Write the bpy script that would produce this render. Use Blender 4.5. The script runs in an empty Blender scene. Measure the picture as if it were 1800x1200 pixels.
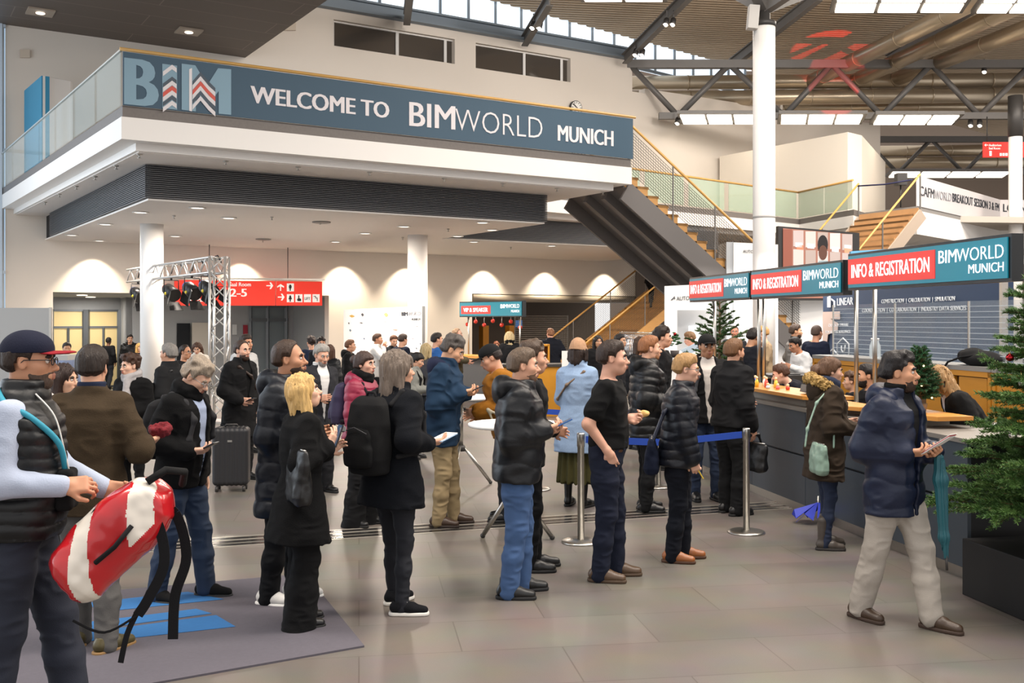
import bpy, math, random
import numpy as np
from mathutils import Vector, Matrix
random.seed(7)
SC = bpy.context.scene
COL = SC.collection
# ------------------------------------------------------------------ camera, world, exposure
F, CAM_H, HOR = 1800.0, 1.95, 562.0
cam_d = bpy.data.cameras.new('camera'); cam = bpy.data.objects.new('camera', cam_d); COL.objects.link(cam)
cam_d.sensor_width = 36.0; cam_d.lens = 36.0 * F / 1800.0; cam_d.shift_y = -(600 - HOR) / 1800.0
cam.location = (0, 0, CAM_H); cam.rotation_euler = (math.pi / 2, 0, 0); cam_d.clip_end = 300
SC.camera = cam
vs = SC.view_settings
vs.view_transform = 'Standard'; vs.look = 'None'; vs.gamma = 1.0; vs.use_curve_mapping = False
vs.exposure = 0.2
SC.cycles.use_denoising = True
SC.cycles.max_bounces = 6; SC.cycles.diffuse_bounces = 3; SC.cycles.glossy_bounces = 3; SC.cycles.transmission_bounces = 6
SC.cycles.transparent_max_bounces = 10
SC.cycles.sample_clamp_indirect = 4.0
W = bpy.data.worlds.new('world'); SC.world = W; W.use_nodes = True
W.node_tree.nodes['Background'].inputs[0].default_value = (1.0, 0.97, 0.955, 1)
W.node_tree.nodes['Background'].inputs[1].default_value = 1.05


def lin(c):
    if isinstance(c, str):
        c = c.lstrip('#'); c = [int(c[i:i + 2], 16) / 255 for i in (0, 2, 4)]
    return tuple(((x / 12.92) if x <= 0.04045 else ((x + 0.055) / 1.055) ** 2.4) for x in c)


def area(name, loc, size, power, color=(1, 1, 1), rot=(0, 0, 0), sy=None):
    d = bpy.data.lights.new(name, 'AREA'); d.energy = power; d.color = color; d.size = size
    if sy: d.shape = 'RECTANGLE'; d.size_y = sy
    o = bpy.data.objects.new(name, d); o.location = loc; o.rotation_euler = rot; COL.objects.link(o); return o


def spot(name, loc, target, power, color, angle, blend=0.5, r=0.04):
    d = bpy.data.lights.new(name, 'SPOT'); d.energy = power; d.color = color; d.spot_size = math.radians(angle)
    d.spot_blend = blend; d.shadow_soft_size = r
    o = bpy.data.objects.new(name, d); o.location = loc
    o.rotation_euler = (Vector(target) - Vector(loc)).to_track_quat('-Z', 'Y').to_euler(); COL.objects.link(o); return o


WARM = (1.0, 0.80, 0.60); SOFTW = (1.0, 0.90, 0.79)
# the hall's rows of luminous ceiling panels
for i, (x, y) in enumerate([(-6, 5), (3, 6), (11, 8), (-4, 12), (6, 13), (14, 17), (12, 27), (20, 30)]):
    area('hall_panel_light', (x, y, 11.0), 6.0, 900, SOFTW, sy=1.6)
# added unseen fill lights that brighten the back wall and the gallery
for a_, b_, p_ in (((-3.5, 16.5, 11.6), (-8.5, 29.5, 8.5), 520), ((2.5, 20.0, 11.8), (0, 35, 8.5), 620), ((9.5, 25.0, 11.8), (8, 38, 7.5), 520), ((17, 27, 11.5), (16, 36, 6), 300)):
    area('roof_wall_fill', a_, 2.5, p_, (1.0, .93, .86)).rotation_euler = (Vector(b_) - Vector(a_)).to_track_quat('-Z', 'Y').to_euler()
# daylight from the glazed front on the left
area('daylight_window', (-15.5, 14, 5.0), 9.0, 900, (0.70, 0.85, 1.0), (0, -math.pi / 2, 0), sy=14)


# ------------------------------------------------------------------ pixel helpers and properties
def P(x, y, Y): return Vector(((x - 900) / F * Y, Y, CAM_H - (y - HOR) / F * Y))
def G(x, y, z=0.0):
    Y = (CAM_H - z) * F / (y - HOR); return Vector(((x - 900) / F * Y, Y, z))
TH = math.radians(32.0); U = Vector((math.cos(TH), math.sin(TH), 0)); V = Vector((-math.sin(TH), math.cos(TH), 0))
ORG = Vector((-12.5, 27.4, 0))
def B(t, s, z=0.0): return ORG + U * t + V * s + Vector((0, 0, z))


def tag(o, label=None, cat=None, group=None, kind=None):
    if label: o['label'] = label
    if cat: o['category'] = cat
    if group: o['group'] = group
    if kind: o['kind'] = kind
    return o


def thing(name, label, cat, loc=(0, 0, 0), rz=0.0, group=None):
    o = bpy.data.objects.new(name, None); COL.objects.link(o); o.empty_display_size = 0.1
    o.location = loc; o.rotation_euler = (0, 0, rz)
    return tag(o, label, cat, group)


def link(name, me, parent=None, world=True):
    o = bpy.data.objects.new(name, me); COL.objects.link(o)
    if parent is not None:
        o.parent = parent
        if world and parent.type == 'EMPTY':
            o.matrix_parent_inverse = (Matrix.Translation(parent.location) @ parent.rotation_euler.to_matrix().to_4x4()).inverted()
    return o


# ------------------------------------------------------------------ materials
MATS = {}
def M(name, col, rough=0.5, metal=0.0, var=0.0, vs_=8.0, bump=0.0, bs=60.0, emit=None, es=0.0, sheen=0.0, stretch=None, coat=0.0, alpha=1.0, trans=0.0, sss=0.0, spec=None):
    if name in MATS: return MATS[name]
    m = bpy.data.materials.new(name); m.use_nodes = True; MATS[name] = m
    nt = m.node_tree; b = nt.nodes['Principled BSDF']; c = lin(col)
    b.inputs['Base Color'].default_value = (*c, 1); b.inputs['Roughness'].default_value = rough; b.inputs['Metallic'].default_value = metal
    if sheen: b.inputs['Sheen Weight'].default_value = sheen; b.inputs['Sheen Roughness'].default_value = 0.5
    if coat: b.inputs['Coat Weight'].default_value = coat
    if trans: b.inputs['Transmission Weight'].default_value = trans
    if spec is not None: b.inputs['Specular IOR Level'].default_value = spec
    if sss:
        b.inputs['Subsurface Weight'].default_value = sss; b.inputs['Subsurface Radius'].default_value = (0.012, 0.005, 0.003)
        b.inputs['Subsurface Scale'].default_value = 1.0
    if alpha < 1: b.inputs['Alpha'].default_value = alpha
    if emit is not None:
        b.inputs['Emission Color'].default_value = (*lin(emit), 1); b.inputs['Emission Strength'].default_value = es
    if var or bump:
        tc = nt.nodes.new('ShaderNodeTexCoord'); src = tc.outputs['Object']
        if stretch:
            mp = nt.nodes.new('ShaderNodeMapping'); mp.inputs['Scale'].default_value = stretch; nt.links.new(src, mp.inputs[0]); src = mp.outputs[0]
    if var:
        n = nt.nodes.new('ShaderNodeTexNoise'); n.inputs['Scale'].default_value = vs_; n.inputs['Detail'].default_value = 3; nt.links.new(src, n.inputs['Vector'])
        mx = nt.nodes.new('ShaderNodeMix'); mx.data_type = 'RGBA'
        mx.inputs[6].default_value = (*[x * (1 - var) for x in c], 1); mx.inputs[7].default_value = (*[min(1, x * (1 + var)) for x in c], 1)
        nt.links.new(n.outputs['Fac'], mx.inputs[0]); nt.links.new(mx.outputs[2], b.inputs['Base Color'])
    if bump:
        n = nt.nodes.new('ShaderNodeTexNoise'); n.inputs['Scale'].default_value = bs; n.inputs['Detail'].default_value = 2; nt.links.new(src, n.inputs['Vector'])
        bp = nt.nodes.new('ShaderNodeBump'); bp.inputs['Strength'].default_value = bump; bp.inputs['Distance'].default_value = 0.01
        nt.links.new(n.outputs['Fac'], bp.inputs['Height']); nt.links.new(bp.outputs[0], b.inputs['Normal'])
    return m


def hexs(c): return c.lstrip('#')
def CL(col, rough=0.9, kind='cloth'):
    k = kind + '_' + hexs(col)
    if kind != 'hair':
        r = [int(hexs(col)[i:i + 2], 16) / 255 for i in (0, 2, 4)]; f = 0.62 if max(r) < .2 else (0.8 if max(r) < .45 else 0.94); col = [x * f for x in r]
    if kind == 'puffer': return M(k, col, 0.45, var=0.12, vs_=5, bump=0.15, bs=40, spec=.35)
    if kind == 'leather': return M(k, col, 0.4, var=0.1, vs_=10, bump=0.1, bs=120)
    if kind == 'denim': return M(k, col, 0.85, var=0.25, vs_=7, bump=0.15, bs=220)
    if kind == 'wool': return M(k, col, 0.95, var=0.15, vs_=60, bump=0.25, bs=150, spec=.2)
    if kind == 'hair': return M(k, col, 0.5, var=0.5, vs_=34, bump=0.7, bs=60, stretch=(3, 3, 0.45), spec=.35)
    return M(k, col, rough, var=0.12, vs_=9, bump=0.15, bs=140, spec=.25)
def SKIN(col): return M('skin_' + hexs(col), col, 0.55, var=0.06, vs_=25, sss=0.15)


# ------------------------------------------------------------------ plain mesh builder
class MB:
    def __init__(s): s.v = []; s.f = []; s.sm = []
    def add(s, vs_, fs, smooth=False):
        n = len(s.v); s.v.extend([tuple(p) for p in vs_]); s.f.extend([tuple(i + n for i in f) for f in fs]); s.sm.extend([smooth] * len(fs)); return s
    def box(s, c, size, rz=0.0, R=None):
        hx, hy, hz = [k / 2 for k in size]; Rm = R if R is not None else Matrix.Rotation(rz, 3, 'Z'); c = Vector(c)
        vs_ = [c + Rm @ Vector((x * hx, y * hy, z * hz)) for x in (-1, 1) for y in (-1, 1) for z in (-1, 1)]
        return s.add(vs_, [(0, 1, 3, 2), (4, 6, 7, 5), (0, 4, 5, 1), (2, 3, 7, 6), (0, 2, 6, 4), (1, 5, 7, 3)])
    def bar(s, a, b, w, h, up=(0, 0, 1)):
        a = Vector(a); b = Vector(b); d = (b - a); L = d.length; d.normalize(); up = Vector(up)
        sd = d.cross(up)
        if sd.length < 1e-4: sd = d.cross(Vector((1, 0, 0)))
        sd.normalize(); u2 = sd.cross(d)
        R = Matrix((d, sd, u2)).transposed()
        return s.box((a + b) / 2, (L, w, h), R=R)
    def prism(s, poly, ext):
        n = len(poly); poly = [Vector(p) for p in poly]; e = Vector(ext)
        vs_ = poly + [p + e for p in poly]
        fs = [tuple(range(n - 1, -1, -1)), tuple(range(n, 2 * n))] + [(i, (i + 1) % n, n + (i + 1) % n, n + i) for i in range(n)]
        return s.add(vs_, fs)
    def quad(s, a, b, c, d): return s.add([a, b, c, d], [(0, 1, 2, 3)])
    def tube(s, pts, r, n=8, caps=True):
        pts = [Vector(p) for p in pts]; rs = r if isinstance(r, (list, tuple)) else [r] * len(pts)
        vs_ = []; prev = None
        for i, p in enumerate(pts):
            d = (pts[min(i + 1, len(pts) - 1)] - pts[max(i - 1, 0)]).normalized()
            a = prev if prev is not None else (Vector((0, 0, 1)) if abs(d.z) < 0.9 else Vector((1, 0, 0)))
            x = d.cross(a)
            if x.length < 1e-5: x = d.cross(Vector((0, 1, 0)))
            x.normalize(); y = x.cross(d); y.normalize(); prev = y
            vs_ += [p + (x * math.cos(k * 2 * math.pi / n) + y * math.sin(k * 2 * math.pi / n)) * rs[i] for k in range(n)]
        m = len(pts); fs = [(i * n + k, i * n + (k + 1) % n, (i + 1) * n + (k + 1) % n, (i + 1) * n + k) for i in range(m - 1) for k in range(n)]
        s.add(vs_, fs, True)
        if caps:
            b = len(s.v) - len(vs_); s.f.append(tuple(b + k for k in range(n - 1, -1, -1))); s.f.append(tuple(b + (m - 1) * n + k for k in range(n))); s.sm += [False, False]
        return s
    def lathe(s, prof, c=(0, 0, 0), n=24, smooth=True):
        c = Vector(c); vs_ = []
        for r, z in prof: vs_ += [c + Vector((r * math.cos(k * 2 * math.pi / n), r * math.sin(k * 2 * math.pi / n), z)) for k in range(n)]
        m = len(prof); fs = [(i * n + k, i * n + (k + 1) % n, (i + 1) * n + (k + 1) % n, (i + 1) * n + k) for i in range(m - 1) for k in range(n)]
        s.add(vs_, fs, smooth); b = len(s.v) - len(vs_)
        s.f.append(tuple(b + k for k in range(n - 1, -1, -1))); s.f.append(tuple(b + (m - 1) * n + k for k in range(n))); s.sm += [False, False]
        return s
    def ball(s, c, r, n=12, m=8, R=None):
        c = Vector(c); r3 = r if isinstance(r, (list, tuple)) else (r, r, r); vs_ = []
        for i in range(1, m):
            ph = math.pi * i / m
            for k in range(n):
                q = Vector((r3[0] * math.sin(ph) * math.cos(2 * math.pi * k / n), r3[1] * math.sin(ph) * math.sin(2 * math.pi * k / n), r3[2] * math.cos(ph)))
                vs_.append(c + (R @ q if R else q))
        top = Vector((0, 0, r3[2])); bot = -top
        vs_ += [c + (R @ top if R else top), c + (R @ bot if R else bot)]; T = len(vs_) - 2
        fs = [(i * n + k, (i + 1) * n + k, (i + 1) * n + (k + 1) % n, i * n + (k + 1) % n) for i in range(m - 2) for k in range(n)]
        fs += [(T, k, (k + 1) % n) for k in range(n)] + [(T + 1, (m - 2) * n + (k + 1) % n, (m - 2) * n + k) for k in range(n)]
        return s.add(vs_, fs, True)
    def build(s, name, mat, parent=None, world=True, bevel=0.0):
        me = bpy.data.meshes.new(name); me.from_pydata(s.v, [], s.f); me.polygons.foreach_set('use_smooth', s.sm)
        for m in (mat if isinstance(mat, (list, tuple)) else [mat]): me.materials.append(m)
        me.update(); o = link(name, me, parent, world)
        if bevel:
            bv = o.modifiers.new('bevel', 'BEVEL'); bv.width = bevel; bv.segments = 2; bv.limit_method = 'ANGLE'
        return o


def struct(name, mb, mat, bevel=0.0):
    o = mb.build(name, mat, bevel=bevel); o['kind'] = 'structure'; return o


def text(body, name, mat, parent, loc, xdir, updir, size, bold=0.0, width=None, align='LEFT', extrude=0.002, world=True, shear=0.0):
    """lettering as mesh: loc = left/centre end of the baseline, xdir reading direction, updir letter height"""
    cu = bpy.data.curves.new(name, 'FONT'); cu.body = body; cu.size = size; cu.offset = min(bold, 0) * size; cu.extrude = extrude
    cu.align_x = 'LEFT'; cu.resolution_u = 3; cu.shear = shear
    t = bpy.data.objects.new(name + '_tmp', cu); COL.objects.link(t)
    dg = bpy.context.evaluated_depsgraph_get(); me = bpy.data.meshes.new_from_object(t.evaluated_get(dg))
    bpy.data.objects.remove(t)
    if bold > 0:                                   # heavier strokes: the outline repeated a little to the side
        v = [tuple(q.co) for q in me.vertices]; f = [tuple(p.vertices) for p in me.polygons]; k0 = len(v); me = bpy.data.meshes.new(name)
        sh_ = [(j * bold * size * 1.6, j * .0004) for j in (0, 1, 2)]
        me.from_pydata([(x + a, y, z + b) for a, b in sh_ for x, y, z in v], [], [tuple(i + j * k0 for i in g) for j in range(3) for g in f])
    n = len(me.vertices); co = np.empty(n * 3); me.vertices.foreach_get('co', co); co = co.reshape(-1, 3)
    x0, x1 = co[:, 0].min(), co[:, 0].max()
    co[:, 0] -= x0; w = x1 - x0; k = 1.0 if width is None else width / w
    co[:, 0] *= k; w *= k
    if align == 'CENTER': co[:, 0] -= w / 2
    if align == 'RIGHT': co[:, 0] -= w
    X = np.array(Vector(xdir).normalized()); Z = np.array(Vector(updir).normalized()); N = np.cross(X, Z)
    out = np.array(loc) + co[:, :1] * X + co[:, 1:2] * Z + co[:, 2:3] * N
    me.vertices.foreach_set('co', out.ravel()); me.materials.clear(); me.materials.append(mat); me.update()
    return link(name, me, parent, world)
# ------------------------------------------------------------------ smooth solid modelling (distance fields meshed by surface nets)
def _hash(i, j, k):
    h = (i * 374761393 + j * 668265263 + k * 2147483647 ^ 0x5bd1e995) & 0xffffffff
    h = ((h ^ (h >> 13)) * 1274126177) & 0xffffffff
    return ((h ^ (h >> 16)) & 0xffff) / 65535.0
def vnoise(p):
    i = np.floor(p).astype(np.int64); f = p - i; f = f * f * (3 - 2 * f); r = 0
    for a in (0, 1):
        wa = f[:, 0] if a else 1 - f[:, 0]
        for b in (0, 1):
            wb = f[:, 1] if b else 1 - f[:, 1]
            for c in (0, 1):
                wc = f[:, 2] if c else 1 - f[:, 2]
                r = r + wa * wb * wc * _hash(i[:, 0] + a, i[:, 1] + b, i[:, 2] + c)
    return r - 0.5
def smin(a, b, k):
    if k <= 0: return np.minimum(a, b)
    h = np.maximum(k - np.abs(a - b), 0) / k; return np.minimum(a, b) - h * h * k * 0.25
A3 = lambda v: np.array(v, float)
def nrm(v): v = A3(v); return v / (np.linalg.norm(v) + 1e-9)


class Sdf:
    def __init__(s): s.ops = []; s.disp = []; s.T = None; s.rmin = 0
    def _add(s, mode, fn, lo, hi, k):
        if s.T is not None:                         # prims given in a moved frame (R, o): p_local = (p-o)@R
            R, o = s.T; f0 = fn
            cs = np.array([[x, y, z] for x in (lo[0], hi[0]) for y in (lo[1], hi[1]) for z in (lo[2], hi[2])]) @ R.T + o
            lo, hi = cs.min(0), cs.max(0); fn = lambda p: f0((p - o) @ R)
        s.ops.append((mode, fn, A3(lo), A3(hi), k)); return s
    def cone(s, a, b, ra, rb, k=0.02, mode='u', sq=None):
        a = A3(a); b = A3(b); ab = b - a; L2 = ab @ ab + 1e-12; r = max(ra, rb)
        def fn(p):
            t = np.clip((p - a) @ ab / L2, 0, 1); q = p - a - t[:, None] * ab
            if sq is not None: q = q - np.outer(q @ sq[0], sq[0]) * (1 - 1 / sq[1])
            return np.sqrt((q * q).sum(1)) - (ra + (rb - ra) * t)
        rr = r * (max(1, sq[1]) if sq is not None else 1)
        return s._add(mode, fn, np.minimum(a, b) - rr, np.maximum(a, b) + rr, k)
    def ell(s, c, r, k=0.02, mode='u', R=None):
        c = A3(c); r = A3(r)
        def fn(p):
            q = p - c
            if R is not None: q = q @ R
            q1 = q / r; k0 = np.sqrt((q1 * q1).sum(1)) + 1e-9; q2 = q1 / r; k1 = np.sqrt((q2 * q2).sum(1)) + 1e-9
            return k0 * (k0 - 1) / k1
        m = r.max() if R is not None else r
        return s._add(mode, fn, c - m, c + m, k)
    def box(s, c, h, k=0.02, mode='u', R=None, rd=0.01):
        c = A3(c); h = A3(h)
        def fn(p):
            q = p - c
            if R is not None: q = q @ R
            q = np.abs(q) - (h - rd); return np.sqrt((np.maximum(q, 0) ** 2).sum(1)) + np.minimum(q.max(1), 0) - rd
        m = np.full(3, np.linalg.norm(h)) if R is not None else h
        return s._add(mode, fn, c - m, c + m, k)
    def loft(s, o, R, tab, k=0.02, mode='u', p=2.0, puff=None, cap=0.015):
        """tab rows: z, rx, ry, ox, oy along the frame's third column; R columns = x (front), y (left), z (up)"""
        o = A3(o); tab = np.array(tab, float); z = tab[:, 0]; mx = max((tab[:, 1] + abs(tab[:, 3])).max(), (tab[:, 2] + abs(tab[:, 4])).max())
        def fn(pp):
            q = (pp - o) @ R; zz = q[:, 2]
            rx = np.interp(zz, z, tab[:, 1]); ry = np.interp(zz, z, tab[:, 2])
            if puff:
                w = np.abs(np.sin(np.pi * zz / puff[0] + (puff[2] if len(puff) > 2 else 1.2) * vnoise(q * 7))) ** 0.5 * puff[1]; rx = rx + w - puff[1] * .6; ry = ry + w - puff[1] * .6
            x = np.abs(q[:, 0] - np.interp(zz, z, tab[:, 3])) / rx; y = np.abs(q[:, 1] - np.interp(zz, z, tab[:, 4])) / ry
            d = ((x ** p + y ** p) ** (1 / p) - 1) * np.minimum(rx, ry)
            return -smin(-d, -np.maximum(z[0] - zz, zz - z[-1]), cap)
        zc = np.array([[x, y, zz] for x in (-mx, mx) for y in (-mx, mx) for zz in (z[0], z[-1])]) @ R.T + o
        return s._add(mode, fn, zc.min(0), zc.max(0), k)
    def limb(s, pts, rad, k=0.025, mode='u', puff=None, flat=None):
        """chain of tapered capsules; puff=(pitch, depth) quilts along the length"""
        pts = [A3(p) for p in pts]; Ls = [np.linalg.norm(pts[i + 1] - pts[i]) for i in range(len(pts) - 1)]; cum = np.cumsum([0] + Ls)
        def fn(p):
            best = None
            for i in range(len(pts) - 1):
                a, b = pts[i], pts[i + 1]; ab = b - a; t = np.clip((p - a) @ ab / (ab @ ab + 1e-12), 0, 1); q = p - a - t[:, None] * ab
                r = rad[i] + (rad[i + 1] - rad[i]) * t
                if puff: r = r + puff[1] * (np.abs(np.sin(np.pi * (cum[i] + t * Ls[i]) / puff[0])) ** 0.5 - 0.6)
                d = np.sqrt((q * q).sum(1)) - r
                best = d if best is None else smin(best, d, 0.03)
            return best
        r = max(rad) + 0.01; a = np.array(pts)
        return s._add(mode, fn, a.min(0) - r, a.max(0) + r, k)
    def cut(s, fn): s.ops.append(('c', fn, None, None, 0)); return s
    def noise(s, amp, sc): sc = A3(sc if hasattr(sc, '__len__') else (sc, sc, sc)); s.disp.append(lambda p: amp * vnoise(p * sc)); return s
    def folds(s, amp, sc):
        sc = A3(sc); s.disp.append(lambda p: amp * (1 - 4.2 * np.abs(vnoise(p * sc + 2.2 * vnoise(p * 5)[:, None])))); return s
    def eval(s, p):
        f = np.full(len(p), 1.0)
        for mode, fn, lo, hi, k in s.ops:
            if mode == 'c': f = np.maximum(f, fn(p)); continue
            m = 0.07 + k
            idx = np.nonzero(((p > lo - m) & (p < hi + m)).all(1))[0]
            if not len(idx): continue
            d = fn(p[idx])
            if mode == 'u': f[idx] = smin(f[idx], d, k)
            else: f[idx] = -smin(-f[idx], d, k)
        for g in s.disp:
            idx = np.nonzero(np.abs(f) < 0.06)[0]
            if len(idx): f[idx] -= g(p[idx])
        return f


def nets(sdf, h):
    us = [o for o in sdf.ops if o[0] == 'u']
    lo = np.min([o[2] for o in us], 0) - 3 * h - 0.02; hi = np.max([o[3] for o in us], 0) + 3 * h + 0.02
    H = 4 * h; nc = np.ceil((hi - lo) / H).astype(int) + 1
    g = np.stack(np.meshgrid(*[np.arange(n) for n in nc], indexing='ij'), -1).reshape(-1, 3)
    f = sdf.eval(lo + (g + 0.5) * H); ac = g[np.abs(f) < H * 1.25]
    N = nc * 4 + 1; st = np.array([N[1] * N[2], N[2], 1])
    off = np.stack(np.meshgrid(*[np.arange(5)] * 3, indexing='ij'), -1).reshape(-1, 3)
    ids = np.unique(((ac[:, None] * 4 + off[None]) @ st).ravel())
    D = np.ones(int(np.prod(N)), np.float32)
    ijk = np.stack([ids // st[0], (ids // st[1]) % N[1], ids % N[2]], 1)
    D[ids] = sdf.eval(lo + ijk * h)
    off4 = np.stack(np.meshgrid(*[np.arange(4)] * 3, indexing='ij'), -1).reshape(-1, 3)
    cells = (ac[:, None] * 4 + off4[None]).reshape(-1, 3); cid = cells @ st
    cor = np.array([[a, b, c] for a in (0, 1) for b in (0, 1) for c in (0, 1)]); val = D[cid[:, None] + (cor @ st)[None]]
    neg = val < 0; m = neg.any(1) & ~neg.all(1); cells = cells[m]; cid = cid[m]; val = val[m]
    acc = np.zeros((len(cells), 3)); cnt = np.zeros(len(cells))
    for a in range(8):
        for ax in range(3):
            b = a | (4 >> ax)
            if b == a: continue
            va, vb = val[:, a], val[:, b]; x = (va < 0) != (vb < 0)
            t = np.where(x, va / np.where(x, va - vb, 1), 0)
            acc += np.where(x[:, None], cor[a] + t[:, None] * (cor[b] - cor[a]), 0); cnt += x
    vert = lo + (cells + acc / cnt[:, None]) * h
    L = np.full(int(np.prod(N)), -1, np.int32); L[cid] = np.arange(len(cid)); quads = []
    for ax in range(3):
        e = st[ax]; j, k = st[(ax + 1) % 3], st[(ax + 2) % 3]
        s0 = D[cid] < 0; s1 = D[cid + e] < 0; x = np.nonzero(s0 != s1)[0]; c = cid[x]
        q = np.stack([L[c], L[c - j], L[c - j - k], L[c - k]], 1); ok = (q >= 0).all(1); q = q[ok]; fl = s0[x][ok]
        q[~fl] = q[~fl][:, ::-1]; quads.append(q)
    q = np.concatenate(quads)
    return vert, q[:, ::-1]


def mesh_np(name, verts, quads, mats, midx=None):
    me = bpy.data.meshes.new(name); n, m = len(verts), len(quads)
    me.vertices.add(n); me.vertices.foreach_set('co', verts.astype(np.float32).ravel())
    me.loops.add(m * 4); me.loops.foreach_set('vertex_index', quads.astype(np.int32).ravel())
    me.polygons.add(m); me.polygons.foreach_set('loop_start', np.arange(m, dtype=np.int32) * 4)
    me.polygons.foreach_set('use_smooth', np.ones(m, bool))
    if midx is not None: me.polygons.foreach_set('material_index', midx.astype(np.int32))
    for mt in mats: me.materials.append(mt)
    me.update(calc_edges=True); me.validate(); return me


def solid(sdf, h, name, mat, parent, s=1.0, world=False, paint=None):
    v, q = nets(sdf, h); mats = mat if isinstance(mat, (list, tuple)) else [mat]
    mi = paint(v[q].mean(1)) if paint is not None else None
    return link(name, mesh_np(name, v * s, q, mats, mi), parent, world)
# ------------------------------------------------------------------ people
def rotz(a): a = math.radians(a); c, s = math.cos(a), math.sin(a); return np.array([[c, -s, 0], [s, c, 0], [0, 0, 1.0]])
def roty(a): a = math.radians(a); c, s = math.cos(a), math.sin(a); return np.array([[c, 0, s], [0, 1, 0], [-s, 0, c]])
def rotx(a): a = math.radians(a); c, s = math.cos(a), math.sin(a); return np.array([[1, 0, 0], [0, c, -s], [0, s, c]])
def ik(a, b, l1, l2, pole):
    a = A3(a); b = A3(b); d = b - a; L = np.linalg.norm(d); mx = (l1 + l2) * 0.998
    if L > mx: b = a + d / L * mx; L = mx; d = b - a
    x = (l1 * l1 - l2 * l2 + L * L) / (2 * L); h = math.sqrt(max(l1 * l1 - x * x, 0)); u = d / L
    p = A3(pole); p = p - (p @ u) * u; return a + u * x + nrm(p) * h, b


def hand(S, w, d, n, thumb_sign, curl, rm):
    """five-fingered hand: w wrist, d towards the fingers, n out of the palm"""
    d = nrm(d); n = A3(n); n = nrm(n - (n @ d) * d); t = np.cross(n, d) * thumb_sign
    R = np.stack([d, t, n], 1)
    S.box(w + d * .05, (.046, .039, .0145), .012, R=R, rd=.013); S.cone(w - d * .02, w + d * .02, .026, .027, .02)
    for o, ln, dz in ((.0295, .072, -.004), (.010, .082, .002), (-.0095, .076, 0), (-.028, .058, -.01)):
        p = w + d * (.088 + dz) + t * o; r = max(.0088, rm); ang = curl[0]
        for k, fr in enumerate((.42, .32, .26)):
            ang += curl[1] if k else 0; a = math.radians(ang); q = p + (d * math.cos(a) + n * math.sin(a)) * ln * fr + t * o * .08
            S.cone(p, q, r, r * .93, .004); p = q; r *= .93
    p = w + d * .025 + t * .03; r = max(.0115, rm); q = p + nrm(d * .75 + t * .62 + n * .35) * .042; S.cone(p, q, r * 1.15, r, .012)
    S.cone(q, q + nrm(d * .9 + t * .15 + n * .45) * .034, r, r * .8, .004)


HAIRLINE = {'short': ([-.12, -.06, -.038, -.028, .012, .02, .034, .06, .1], [-.075, -.068, -.05, .022, .02, .004, .046, .064, .068]),
            'receding': ([-.12, -.06, -.038, -.028, .012, .02, .034, .045, .1], [-.075, -.068, -.05, .022, .02, .01, .06, .092, .14]),
            'low': ([-.12, -.06, -.025, -.01, .02, .04, .07, .1], [-.1, -.09, -.07, -.02, -.01, .03, .048, .05])}
def hair_sdf(kind, Rh, hc, vol=1.0, ln=.2, rough=1.0):
    S = Sdf(); S.T = (Rh, hc); e = lambda *a, **k: S.ell(*a, **k); v = .010 * vol
    line = HAIRLINE['receding' if kind in ('receding', 'bald') else ('low' if kind in ('long', 'bob', 'pony', 'bun') else 'short')]
    e((-.014, 0, .036), (.099 + v, .078 + v, .088 + v * 1.1)); e((-.05, 0, -.02), (.06 + v, .066 + v * .6, .07), .03)
    if kind in ('short', 'messy', 'fade'): e((.02, 0, .075), (.07 + v * .5, .06 + v * .6, .045 + v), .03)
    if kind == 'messy':
        e((.055, .01, .085), (.042, .055, .034), .02); e((-.02, 0, .1), (.08, .07, .04), .03)
    if kind == 'curly':
        e((.03, 0, .08), (.075, .075, .055), .03); e((-.05, 0, .06), (.085, .085, .075), .03)
    Ri = Rh.T
    hx, hz = line
    def cutline(p):
        q = (p - hc) @ Rh; z0 = np.interp(q[:, 0], hx, hz); u = (q - A3((-.012, 0, .035))) / A3((.099, .077, .088))
        dk = (np.sqrt((u * u).sum(1)) - 1) * .085; zz = q[:, 2] - z0
        return np.maximum(-zz, dk - np.clip(zz * .38, 0, .06) - .001)
    face = lambda p: .069 - np.sqrt(((((p - hc) @ Rh) - A3((.083, 0, -.02))) / A3((.8, .96, 1.35))) ** 2 @ np.ones(3))
    if kind in ('long', 'bob', 'pony', 'bun'):
        S.cut(cutline)
        if kind in ('long', 'bob'):
            S.ops.pop()
            S.cone((-.05, 0, .0), (-.075, 0, -ln), .083 + v, .07, .03, sq=(A3((1, 0, 0)), .75))
            for y in (-1, 1):
                S.cone((-.016, y * .07, .02), (-.03, y * .083, -ln * .9), .036 + v * .5, .034, .03)
                if kind == 'long': S.cone((-.03, y * .06, -.05), (-.02, y * .08, -ln * 1.02), .04, .028, .03)
            S.cut(face)
        if kind == 'pony':
            S.cone((-.09, 0, .03), (-.135, 0, .0), .03, .035, .02); S.cone((-.135, 0, .0), (-.15, 0, -ln), .04 + v, .022, .02)
        if kind == 'bun':
            S.ell((-.125, 0, .045), (.042, .045, .042), .015)
    else: S.cut(cutline)
    amp = {'short': .004, 'fade': .003, 'receding': .003, 'bald': .001, 'messy': .014, 'curly': .022, 'long': .010, 'bob': .012, 'pony': .006, 'bun': .005}[kind] * rough
    S.noise(amp * 2, (28, 28, 28) if kind in ('curly', 'messy') else (70, 70, 9))
    return S


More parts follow.
